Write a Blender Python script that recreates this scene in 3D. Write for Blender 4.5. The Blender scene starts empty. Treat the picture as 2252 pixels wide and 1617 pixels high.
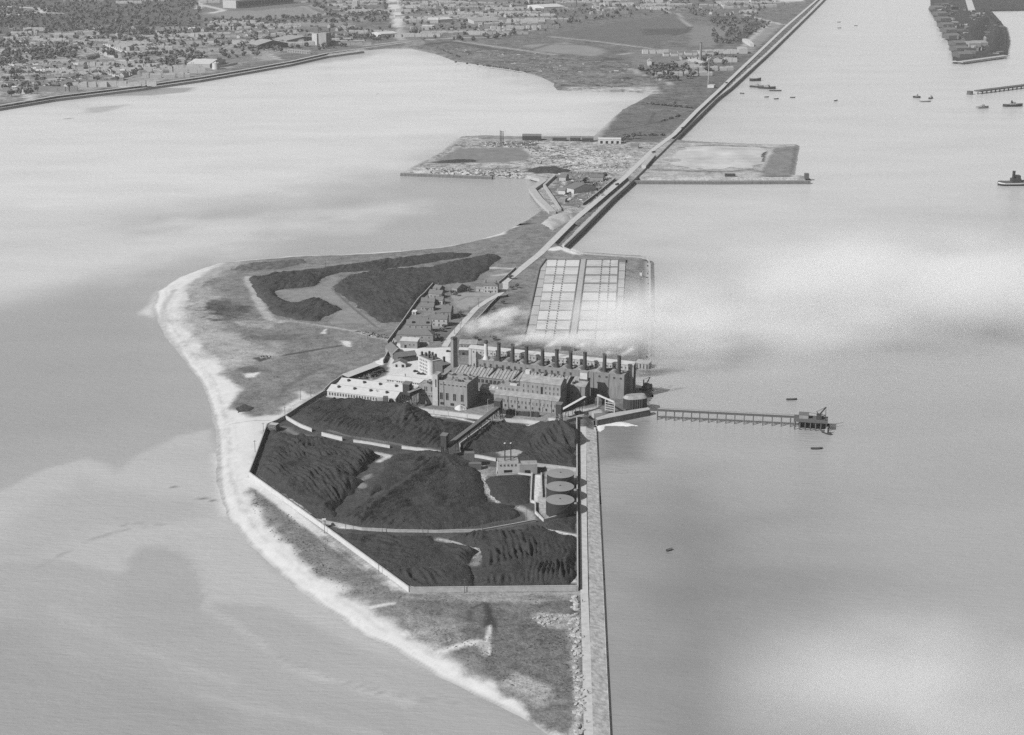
import bpy, math, random
import numpy as np
from mathutils import Vector

random.seed(7); np.random.seed(7)
sc = bpy.context.scene
COL = sc.collection
rad = math.radians

# ------------------------------------------------------------------ camera
FPX, HC, PT = 3400.0, 400.0, rad(17.13)
cam = bpy.data.cameras.new('camera'); camo = bpy.data.objects.new('camera', cam); COL.objects.link(camo)
cam.sensor_width = 36.0; cam.lens = FPX / 2252 * 36.0
cam.clip_start = 1.0; cam.clip_end = 60000
camo.location = (0, 0, HC); camo.rotation_euler = (rad(90) - PT, 0, 0)
sc.camera = camo
# ------------------------------------------------------------------ sky and sun
SUN_EL, SUN_AZ = rad(39), rad(55)          # azimuth measured from behind the camera towards the left
sd = Vector((-math.sin(SUN_AZ) * math.cos(SUN_EL), -math.cos(SUN_AZ) * math.cos(SUN_EL), math.sin(SUN_EL)))
w = bpy.data.worlds.new('World'); sc.world = w; w.use_nodes = True
nt = w.node_tree; nt.nodes.clear()
sky = nt.nodes.new('ShaderNodeTexSky'); sky.sky_type = 'NISHITA'; sky.sun_disc = False
sky.sun_elevation = SUN_EL; sky.sun_rotation = math.atan2(sd.x, sd.y)
sky.air_density = 1.0; sky.dust_density = 1.5; sky.ozone_density = 1.0
bw = nt.nodes.new('ShaderNodeRGBToBW'); bg = nt.nodes.new('ShaderNodeBackground'); wo = nt.nodes.new('ShaderNodeOutputWorld')
bg.inputs['Strength'].default_value = 0.09
nt.links.new(sky.outputs[0], bw.inputs[0]); nt.links.new(bw.outputs[0], bg.inputs[0]); nt.links.new(bg.outputs[0], wo.inputs[0])
sl = bpy.data.lights.new('sun', 'SUN'); sl.energy = 5.0; sl.angle = rad(0.5); sl.color = (1, 1, 1)
so = bpy.data.objects.new('sun', sl); COL.objects.link(so); so.rotation_euler = sd.to_track_quat('Z', 'Y').to_euler()
sc.view_settings.view_transform = 'Standard'; sc.view_settings.look = 'None'
sc.view_settings.exposure = 0.62; sc.view_settings.gamma = 1.0; sc.view_settings.use_curve_mapping = False
sc.cycles.use_denoising = False
sc.cycles.max_bounces = 6; sc.cycles.volume_bounces = 2; sc.cycles.transparent_max_bounces = 8
sc.cycles.volume_step_rate = 1.0; sc.cycles.volume_max_steps = 64

# ------------------------------------------------------------------ helpers: photograph pixel -> place on a level plane
def P(px, py, z=0.0):
    dx = (px - 1126) / FPX; dz = -(py - 808.5) / FPX
    vy = math.cos(PT) + dz * math.sin(PT); vz = -math.sin(PT) + dz * math.cos(PT)
    t = (z - HC) / vz
    return (dx * t, vy * t)
VIEW = dict(a=(820,720,7.507), b=(600,800,7.0375), c=(1050,740,5.63), d=(860,590,7.507), e=(1140,530,6.469), f=(1260,840,3.753),
            g=(520,850,2.681), h=(380,520,2.6186), i=(860,180,2.252), j=(1150,0,3.217), k=(600,0,3.217), l=(0,0,3.217),
            m=(1600,0,3.368), n=(800,1220,3.753), p=(1060,880,5.775), o=(0,0,1.0), r=(0,600,1.5897), s=(400,0,5.362), t=(0,0,5.362), u=(800,0,5.362))
def q(v, s):
    a, b, k = VIEW[v]; out = []
    for t in s.split():
        x, y = t.split(','); out.append((a + float(x) / k, b + float(y) / k))
    return out
def W(v, s, z=4.0): return [P(x, y, z) for x, y in q(v, s)]
G = 4.0

# ------------------------------------------------------------------ noise
def _h(ix, iy, seed):
    n = (ix.astype(np.int64) * 374761393 + iy.astype(np.int64) * 668265263 + seed * 1442695041) & 0xFFFFFFFF
    n = ((n ^ (n >> 13)) * 1274126177) & 0xFFFFFFFF
    return ((n ^ (n >> 16)) & 0xFFFF) / 65535.0
def vn(x, y, seed=0):
    ix = np.floor(x); iy = np.floor(y); fx = x - ix; fy = y - iy
    fx = fx * fx * (3 - 2 * fx); fy = fy * fy * (3 - 2 * fy)
    a = _h(ix, iy, seed); b = _h(ix + 1, iy, seed); c = _h(ix, iy + 1, seed); d = _h(ix + 1, iy + 1, seed)
    return a + (b - a) * fx + (c - a) * fy + (a - b - c + d) * fx * fy
def fbm(x, y, scale, oc=4, seed=0):
    s = 0; a = 1.0; tot = 0
    for k in range(oc):
        s = s + a * vn(x / scale * 2**k, y / scale * 2**k, seed + k * 17); tot += a; a *= 0.5
    return s / tot
def sdist(X, Y, poly):
    """signed distance to a polygon, positive inside"""
    p = np.asarray(poly, float); n = len(p)
    d2 = np.full(X.shape, 1e18); ins = np.zeros(X.shape, bool)
    for k in range(n):
        ax, ay = p[k]; bx, by = p[(k + 1) % n]
        ex, ey = bx - ax, by - ay; L = ex * ex + ey * ey + 1e-9
        t = np.clip(((X - ax) * ex + (Y - ay) * ey) / L, 0, 1)
        d2 = np.minimum(d2, (X - ax - t * ex)**2 + (Y - ay - t * ey)**2)
        if abs(ey) > 1e-9:
            c = ((ay > Y) != (by > Y)) & (X < ex * (Y - ay) / ey + ax)
            ins ^= c
    d = np.sqrt(d2)
    return np.where(ins, d, -d)
def ldist(X, Y, line):
    d2 = np.full(X.shape, 1e18)
    for (ax, ay), (bx, by) in zip(line[:-1], line[1:]):
        ex, ey = bx - ax, by - ay; L = ex * ex + ey * ey + 1e-9
        t = np.clip(((X - ax) * ex + (Y - ay) * ey) / L, 0, 1)
        d2 = np.minimum(d2, (X - ax - t * ex)**2 + (Y - ay - t * ey)**2)
    return np.sqrt(d2)
def sstep(a, b, x):
    t = np.clip((x - a) / (b - a), 0, 1); return t * t * (3 - 2 * t)

# ------------------------------------------------------------------ materials (all grey: the place as black-and-white film sees it)
MATS = {}; KA = 0.68                      # overall reflectance of the land against white paint
def mat(name, v, rough=0.85, var=0.25, scale=0.25, bump=0.0, spec=0.25, metal=0.0, streak=False):
    if name in MATS: return MATS[name]
    v = v * KA
    m = bpy.data.materials.new(name); m.use_nodes = True; t = m.node_tree; b = t.nodes['Principled BSDF']
    b.inputs['Roughness'].default_value = rough; b.inputs['Specular IOR Level'].default_value = spec; b.inputs['Metallic'].default_value = metal
    ge = t.nodes.new('ShaderNodeNewGeometry')
    n1 = t.nodes.new('ShaderNodeTexNoise'); n1.inputs['Scale'].default_value = scale; n1.inputs['Detail'].default_value = 6; n1.inputs['Roughness'].default_value = 0.65
    if streak:
        mp_ = t.nodes.new('ShaderNodeMapping'); mp_.inputs['Scale'].default_value = (1, 1, .18); t.links.new(ge.outputs['Position'], mp_.inputs['Vector']); t.links.new(mp_.outputs[0], n1.inputs['Vector'])
    else: t.links.new(ge.outputs['Position'], n1.inputs['Vector'])
    mr = t.nodes.new('ShaderNodeMapRange'); mr.inputs['From Min'].default_value = 0.25; mr.inputs['From Max'].default_value = 0.75
    mr.inputs['To Min'].default_value = v * (1 - var); mr.inputs['To Max'].default_value = v * (1 + var)
    t.links.new(n1.outputs[0], mr.inputs[0]); t.links.new(mr.outputs[0], b.inputs['Base Color'])
    if bump:
        bu = t.nodes.new('ShaderNodeBump'); bu.inputs['Strength'].default_value = 1.0; bu.inputs['Distance'].default_value = bump
        n2 = t.nodes.new('ShaderNodeTexNoise'); n2.inputs['Scale'].default_value = scale * 3; n2.inputs['Detail'].default_value = 5
        t.links.new(ge.outputs['Position'], n2.inputs['Vector']); t.links.new(n2.outputs[0], bu.inputs['Height']); t.links.new(bu.outputs[0], b.inputs['Normal'])
    MATS[name] = m; return m
def ground_mat(name, scales, bump, bscale):
    """albedo from the 'alb' attribute (R) broken up by noise whose strength is G"""
    m = bpy.data.materials.new(name); m.use_nodes = True; t = m.node_tree; b = t.nodes['Principled BSDF']
    b.inputs['Roughness'].default_value = 0.95; b.inputs['Specular IOR Level'].default_value = 0.1
    at = t.nodes.new('ShaderNodeAttribute'); at.attribute_name = 'alb'
    sp = t.nodes.new('ShaderNodeSeparateColor'); t.links.new(at.outputs['Color'], sp.inputs[0])
    ge = t.nodes.new('ShaderNodeNewGeometry'); acc = None
    for k, (s, wt) in enumerate(scales):
        n = t.nodes.new('ShaderNodeTexNoise'); n.inputs['Scale'].default_value = s; n.inputs['Detail'].default_value = 5; n.inputs['Roughness'].default_value = 0.6
        t.links.new(ge.outputs['Position'], n.inputs['Vector'])
        a = t.nodes.new('ShaderNodeMath'); a.operation = 'MULTIPLY_ADD'; a.inputs[1].default_value = wt; a.inputs[2].default_value = -0.5 * wt
        t.links.new(n.outputs[0], a.inputs[0])
        if acc is None: acc = a
        else:
            c = t.nodes.new('ShaderNodeMath'); c.operation = 'ADD'; t.links.new(acc.outputs[0], c.inputs[0]); t.links.new(a.outputs[0], c.inputs[1]); acc = c
    g = t.nodes.new('ShaderNodeMath'); g.operation = 'MULTIPLY'; t.links.new(acc.outputs[0], g.inputs[0]); t.links.new(sp.outputs[1], g.inputs[1])
    ad = t.nodes.new('ShaderNodeMath'); ad.operation = 'ADD'; ad.inputs[1].default_value = 1.0; t.links.new(g.outputs[0], ad.inputs[0])
    mu = t.nodes.new('ShaderNodeMath'); mu.operation = 'MULTIPLY'; t.links.new(ad.outputs[0], mu.inputs[0]); t.links.new(sp.outputs[0], mu.inputs[1])
    mx = t.nodes.new('ShaderNodeMath'); mx.operation = 'MAXIMUM'; mx.inputs[1].default_value = 0.015; t.links.new(mu.outputs[0], mx.inputs[0])
    t.links.new(mx.outputs[0], b.inputs['Base Color'])
    bu = t.nodes.new('ShaderNodeBump'); bu.inputs['Distance'].default_value = bump
    n2 = t.nodes.new('ShaderNodeTexNoise'); n2.inputs['Scale'].default_value = bscale; n2.inputs['Detail'].default_value = 6; n2.inputs['Roughness'].default_value = 0.7
    t.links.new(ge.outputs['Position'], n2.inputs['Vector']); t.links.new(n2.outputs[0], bu.inputs['Height'])
    t.links.new(sp.outputs[1], bu.inputs['Strength']); t.links.new(bu.outputs[0], b.inputs['Normal'])
    return m
M_brick = mat('brick', 0.185, 0.9, 0.32, 0.6, streak=True)
M_brickd = mat('dark brick', 0.09, 0.9, 0.2, 0.6, streak=True)
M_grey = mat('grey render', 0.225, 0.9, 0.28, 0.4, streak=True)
M_white = mat('white wash', 0.44, 0.85, 0.14, 0.3)
M_pale = mat('pale render', 0.34, 0.88, 0.16, 0.3)
M_slate = mat('slate', 0.125, 0.75, 0.22, 0.8)
M_roofl = mat('light sheet roof', 0.43, 0.7, 0.12, 0.35)
M_roofm = mat('grey sheet roof', 0.24, 0.75, 0.38, 0.3)
M_dark = mat('dark opening', 0.018, 0.4, 0.3, 0.5, spec=0.4)
M_steel = mat('dark steel', 0.045, 0.6, 0.3, 1.0)
M_stack = mat('sooty steel', 0.05, 0.7, 0.35, 0.3, streak=True)
def coal_mat(name, v, sc_, spec):
    m = bpy.data.materials.new(name); m.use_nodes = True; t = m.node_tree; b = t.nodes['Principled BSDF']; b.inputs['Roughness'].default_value = .7; b.inputs['Specular IOR Level'].default_value = spec
    ge = t.nodes.new('ShaderNodeNewGeometry'); acc = None; hs_ = None
    for s_, wt, hb in ((.09*sc_, .5, 0), (.45*sc_, .8, .9), (1.6*sc_, 1.0, .5)):
        n = t.nodes.new('ShaderNodeTexNoise'); n.inputs['Scale'].default_value = s_; n.inputs['Detail'].default_value = 4; n.inputs['Roughness'].default_value = .65; t.links.new(ge.outputs['Position'], n.inputs['Vector'])
        a = t.nodes.new('ShaderNodeMath'); a.operation = 'MULTIPLY_ADD'; a.inputs[1].default_value = 2*wt; a.inputs[2].default_value = -wt; t.links.new(n.outputs[0], a.inputs[0])
        h = t.nodes.new('ShaderNodeMath'); h.operation = 'MULTIPLY'; h.inputs[1].default_value = hb; t.links.new(n.outputs[0], h.inputs[0])
        for nm, e in (('a', a), ('h', h)):
            prev = acc if nm == 'a' else hs_
            if prev is not None:
                c = t.nodes.new('ShaderNodeMath'); c.operation = 'ADD'; t.links.new(prev.outputs[0], c.inputs[0]); t.links.new(e.outputs[0], c.inputs[1]); e = c
            if nm == 'a': acc = e
            else: hs_ = e
    p = t.nodes.new('ShaderNodeMath'); p.operation = 'POWER'; p.inputs[0].default_value = 2.6; t.links.new(acc.outputs[0], p.inputs[1])
    mu = t.nodes.new('ShaderNodeMath'); mu.operation = 'MULTIPLY'; mu.inputs[1].default_value = v * KA; t.links.new(p.outputs[0], mu.inputs[0]); t.links.new(mu.outputs[0], b.inputs['Base Color'])
    bu = t.nodes.new('ShaderNodeBump'); bu.inputs['Distance'].default_value = 1.3; t.links.new(hs_.outputs[0], bu.inputs['Height']); t.links.new(bu.outputs[0], b.inputs['Normal'])
    return m
M_coal = coal_mat('coal', .026, 1.0, .35); M_turf = coal_mat('cut turf', .052, .8, .1)
M_conc = mat('concrete', 0.33, 0.9, 0.22, 0.3)
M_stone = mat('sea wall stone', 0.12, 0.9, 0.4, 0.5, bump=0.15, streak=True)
M_quay = mat('quay paving', 0.42, 0.9, 0.55, 0.35, bump=0.1)
M_road = mat('dusty road', 0.4, 0.9, 0.22, 0.3)
M_rock = mat('rock', 0.32, 0.95, 0.35, 0.6, bump=0.1)
M_tank = mat('tank side', 0.035, 0.55, 0.25, 0.4, streak=True)
M_tanktop = mat('tank roof', 0.21, 0.7, 0.1, 0.3)
M_wood = mat('weathered timber', 0.09, 0.9, 0.3, 0.7)
M_leaf = mat('foliage', 0.105, 0.9, 0.45, 0.12)
M_leafn = mat('scrub foliage', 0.10, 0.9, 0.5, 0.2)
M_bark = mat('bark', 0.06, 0.95, 0.3, 1.0)
M_hull = mat('black hull', 0.03, 0.45, 0.3, 0.5)
M_bed = mat('tank liquor', 0.54, 0.35, 0.12, 0.05, spec=0.4)
M_foam = mat('foam', 0.6, 0.9, 0.1, 0.4, bump=0.2)
M_bin = mat('rusty scrap', 0.2, 0.9, 0.7, 0.25)
M_glass = mat('window glass', 0.03, 0.25, 0.3, 0.6, spec=0.5)
M_cloth = mat('dark clothing', 0.05, 0.9, 0.3, 3.0)
M_skin = mat('skin', 0.35, 0.7, 0.1, 3.0)

# ------------------------------------------------------------------ object helpers
def tag(o, label=None, cat=None, group=None, kind=None):
    if label: o['label'] = label
    if cat: o['category'] = cat
    if group: o['group'] = group
    if kind: o['kind'] = kind
    return o
def empty(name, loc, rz=0.0):
    o = bpy.data.objects.new(name, None); o.empty_display_size = 1; o.location = loc; o.rotation_euler = (0, 0, rz); COL.objects.link(o); return o
def link(name, me, parent=None, loc=None, rz=0.0):
    o = bpy.data.objects.new(name, me); COL.objects.link(o)
    if parent: o.parent = parent
    if loc: o.location = loc
    if rz: o.rotation_euler = (0, 0, rz)
    return o
class MB:
    def __init__(s): s.v = []; s.f = []; s.m = []
    def add(s, vs, fs, m=0):
        o = len(s.v); s.v += vs; s.f += [tuple(i + o for i in f) for f in fs]; s.m += [m] * len(fs); return s
    def box(s, x0, x1, y0, y1, z0, z1, m=0):
        return s.add([(x0,y0,z0),(x1,y0,z0),(x1,y1,z0),(x0,y1,z0),(x0,y0,z1),(x1,y0,z1),(x1,y1,z1),(x0,y1,z1)],
                     [(0,3,2,1),(4,5,6,7),(0,1,5,4),(1,2,6,5),(2,3,7,6),(3,0,4,7)], m)
    def prism(s, pts, z0, z1, m=0):
        n = len(pts); zz0 = z0 if isinstance(z0, (list, tuple)) else [z0] * n; zz1 = z1 if isinstance(z1, (list, tuple)) else [z1] * n
        a = sum(pts[i][0] * pts[(i+1) % n][1] - pts[(i+1) % n][0] * pts[i][1] for i in range(n))
        if a < 0: pts = pts[::-1]; zz0 = zz0[::-1]; zz1 = zz1[::-1]
        vs = [(p[0], p[1], z) for p, z in zip(pts, zz0)] + [(p[0], p[1], z) for p, z in zip(pts, zz1)]
        return s.add(vs, [tuple(range(n - 1, -1, -1)), tuple(range(n, 2 * n))] + [(i, (i+1) % n, n + (i+1) % n, n + i) for i in range(n)], m)
    def cyl(s, x, y, z0, z1, r0, r1=None, n=14, m=0):
        r1 = r0 if r1 is None else r1
        c = [(math.cos(2 * math.pi * k / n), math.sin(2 * math.pi * k / n)) for k in range(n)]
        vs = [(x + r0 * a, y + r0 * b, z0) for a, b in c] + [(x + r1 * a, y + r1 * b, z1) for a, b in c]
        return s.add(vs, [tuple(range(n - 1, -1, -1)), tuple(range(n, 2 * n))] + [(i, (i+1) % n, n + (i+1) % n, n + i) for i in range(n)], m)
    def beam(s, a, b, wd=0.3, ht=None, m=0):
        a = Vector(a); b = Vector(b); d = (b - a); L = d.length; d.normalize(); ht = wd if ht is None else ht
        sx = d.cross(Vector((0, 0, 1)));
        if sx.length < 1e-4: sx = Vector((1, 0, 0))
        sx.normalize(); up = sx.cross(d)
        vs = []
        for e in (a, b):
            for i, j in ((-1,-1),(1,-1),(1,1),(-1,1)): vs.append(tuple(e + sx * (i * wd / 2) + up * (j * ht / 2)))
        return s.add(vs, [(0,1,2,3),(7,6,5,4),(0,4,5,1),(1,5,6,2),(2,6,7,3),(3,7,4,0)], m)
    def mesh(s, name, mats):
        me = bpy.data.meshes.new(name); me.from_pydata(s.v, [], s.f)
        for m in (mats if isinstance(mats, (list, tuple)) else [mats]): me.materials.append(m)
        if any(s.m): me.polygons.foreach_set('material_index', s.m)
        me.update(); return me
    def build(s, name, mats, parent=None, loc=None, rz=0.0): return link(name, s.mesh(name, mats), parent, loc, rz)
def npmesh(name, V, F, mats, smooth=False):
    V = np.ascontiguousarray(V, np.float32); F = np.ascontiguousarray(F, np.int32); nf, k = F.shape
    me = bpy.data.meshes.new(name); me.vertices.add(len(V)); me.vertices.foreach_set('co', V.ravel())
    me.loops.add(nf * k); me.loops.foreach_set('vertex_index', F.ravel())
    me.polygons.add(nf); me.polygons.foreach_set('loop_start', np.arange(0, nf * k, k, dtype=np.int32))
    for m in (mats if isinstance(mats, (list, tuple)) else [mats]): me.materials.append(m)
    if smooth: me.polygons.foreach_set('use_smooth', np.ones(nf, bool))
    me.update(calc_edges=True); me.validate(); return me
def grid_mesh(name, xs, ys, Z, keep, mats, attr=None, smooth=True):
    nx, ny = len(xs), len(ys)
    X, Y = np.meshgrid(xs, ys); V = np.stack([X, Y, Z], -1).reshape(-1, 3)
    idx = np.arange(nx * ny).reshape(ny, nx)
    F = np.stack([idx[:-1, :-1], idx[:-1, 1:], idx[1:, 1:], idx[1:, :-1]], -1)
    kf = keep[:-1, :-1] | keep[:-1, 1:] | keep[1:, 1:] | keep[1:, :-1]
    F = F[kf]
    used = np.zeros(nx * ny, bool); used[F.ravel()] = True
    remap = np.cumsum(used) - 1; F = remap[F]; V = V[used]
    me = npmesh(name, V, F.reshape(-1, 4), mats, smooth)
    if attr is not None:
        ca = me.color_attributes.new('alb', 'FLOAT_COLOR', 'POINT')
        C = np.ones((nx * ny, 4), np.float32); C[:, :3] = attr.reshape(-1, 3); ca.data.foreach_set('color', C[used].ravel())
    return me

# ================================================================== LAND OUTLINE
LAND_PX = q('o', '1352,1720 1300,1720 1262,1662 1205,1617 1168,1588 1120,1564 1040,1524 970,1489 907,1457 867,1428 800,1396 700,1330 620,1265 545,1195 '
  '500,1135 478,1070 476,1010 475,960 465,900 445,845 400,785 365,745 345,705 338,672 350,640 390,612 440,592 480,580 535,572 600,568 640,563 720,562 800,557 '
  '880,552 960,545 1040,532 1100,513 1150,490 1182,470 1190,456 1170,425 1167,414 1178,402 1162,393 1130,391 1085,389 884,383 898,372 960,340 1008,304 1065,301 1150,304 '
  '1300,303 1320,287 1350,258 1370,240 1400,225 1430,208 1400,203 1330,203 1290,201 1225,199 1217,190 1217,183 1190,170 1140,155 1080,147 1000,135 960,120 '
  '900,107 850,107 800,112 720,122 640,140 540,158 440,175 300,195 120,217 0,237 -300,275 -3000,275 -3000,-150 2050,-150 1905,-90 1805,0 1780,26 1690,112 1600,194 1570,216 1490,294 1478,308')
LAND_PX += q('i', '1460,300 1640,310 1860,318 2025,318 2000,470 2075,478 2080,490 1180,490') + q('o', '1340,434 1270,504 1237,539')
LAND_PX += q('e', '640,80 830,170 1500,215 1830,235 1860,270 1865,900 1850,1600') + q('o', '1424,800 1424,812 1402,812 1398,845 1436,855 1436,872 1428,888 1312,925 1313,950 1325,1200 1343,1617')
LAND = [P(x, y, 0) for x, y in LAND_PX]

def paint(X, Y, A, Mo, items, zref):
    for it in items:
        pts = [P(x, y, zref) for x, y in it.get('poly') or it['line']]
        f = it.get('f', 3.0); mg = f + it.get('w', 0) + it.get('wid', 0); xs = X[0]; ys = Y[:, 0]
        i0, i1 = np.searchsorted(xs, (min(p[0] for p in pts) - mg, max(p[0] for p in pts) + mg))
        j0, j1 = np.searchsorted(ys, (min(p[1] for p in pts) - mg, max(p[1] for p in pts) + mg))
        if i1 <= i0 or j1 <= j0: continue
        sl_ = (slice(j0, j1), slice(i0, i1)); x_, y_ = X[sl_], Y[sl_]
        d = sdist(x_, y_, pts) if 'poly' in it else it['wid'] / 2 - ldist(x_, y_, pts)
        if it.get('w', 0): d = d + (fbm(x_, y_, it.get('ws', 12), 3, it.get('seed', 3)) - 0.5) * 2 * it['w']
        k = sstep(-f / 2, f / 2, d) * it.get('k', 1.0)
        A[sl_] = A[sl_] * (1 - k) + it['a'] * KA * k; Mo[sl_] = Mo[sl_] * (1 - k) + it.get('m', 0.6) * k

def island_z(X, Y, d):
    """height of the island: a gentle beach on the seaward side, a sharp edge behind the quays"""
    bch = ldist(X, Y, LAND[1:46]) < ldist(X, Y, LAND[46:] + LAND[:1]); t_ = np.clip(d / 27.0, 0, 1)
    return np.where(d > 0, np.where(bch, G * (t_ * (1.6 - .6 * t_)), G * sstep(2, 11, d)), np.maximum(d * 0.15, -3))
def terrain(name, x0, x1, y0, y1, step, base, basem, items, material, edge=10.0, relief=0.3, drop=0.0, wrack=False):
    xs = np.arange(x0, x1 + step, step); ys = np.arange(y0, y1 + step, step)
    X, Y = np.meshgrid(xs, ys)
    d = sdist(X, Y, LAND)
    if edge > 5: d = d + (fbm(X, Y, 18, 3, 5) - 0.5) * min(6, edge * 0.35)
    if wrack:
        z = island_z(X, Y, d)
    else: z = np.where(d > 0, G * sstep(0, edge, d), np.maximum(d * 0.3, -3))
    inn = sstep(edge, edge * 2, d)
    z = z - relief * inn * (1.3 * fbm(X, Y, 14, 4, 9)) - drop
    A = np.full(X.shape, base * KA); Mo = np.full(X.shape, basem)
    paint(X, Y, A, Mo, items, G)
    if wrack:
        dn = d + (fbm(X, Y, 30, 3, 15) - .5) * 5
        sand = sstep(.22, .27, A) * (X < P(1250, 1500)[0]); k = np.zeros_like(A)
        for dk, wk, am in ((1.2, .9, .3), (5.5, .9, .1), (10, 1.6, .16), (15, 1.0, .08)): k = np.maximum(k, am * np.exp(-((dn - dk) / wk)**2) * sstep(.3, .6, fbm(X, Y, 9, 2, int(dk))))
        A = A * (1 - k * sand) * (1 - .3 * (1 - sstep(0, 4, d)) * sand); Mo = Mo + .08 * sand
    me = grid_mesh(name, xs, ys, z, d > -8 - step, material, np.stack([A, Mo, np.zeros_like(A)], -1))
    o = link(name, me); tag(o, kind='structure'); return o

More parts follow.
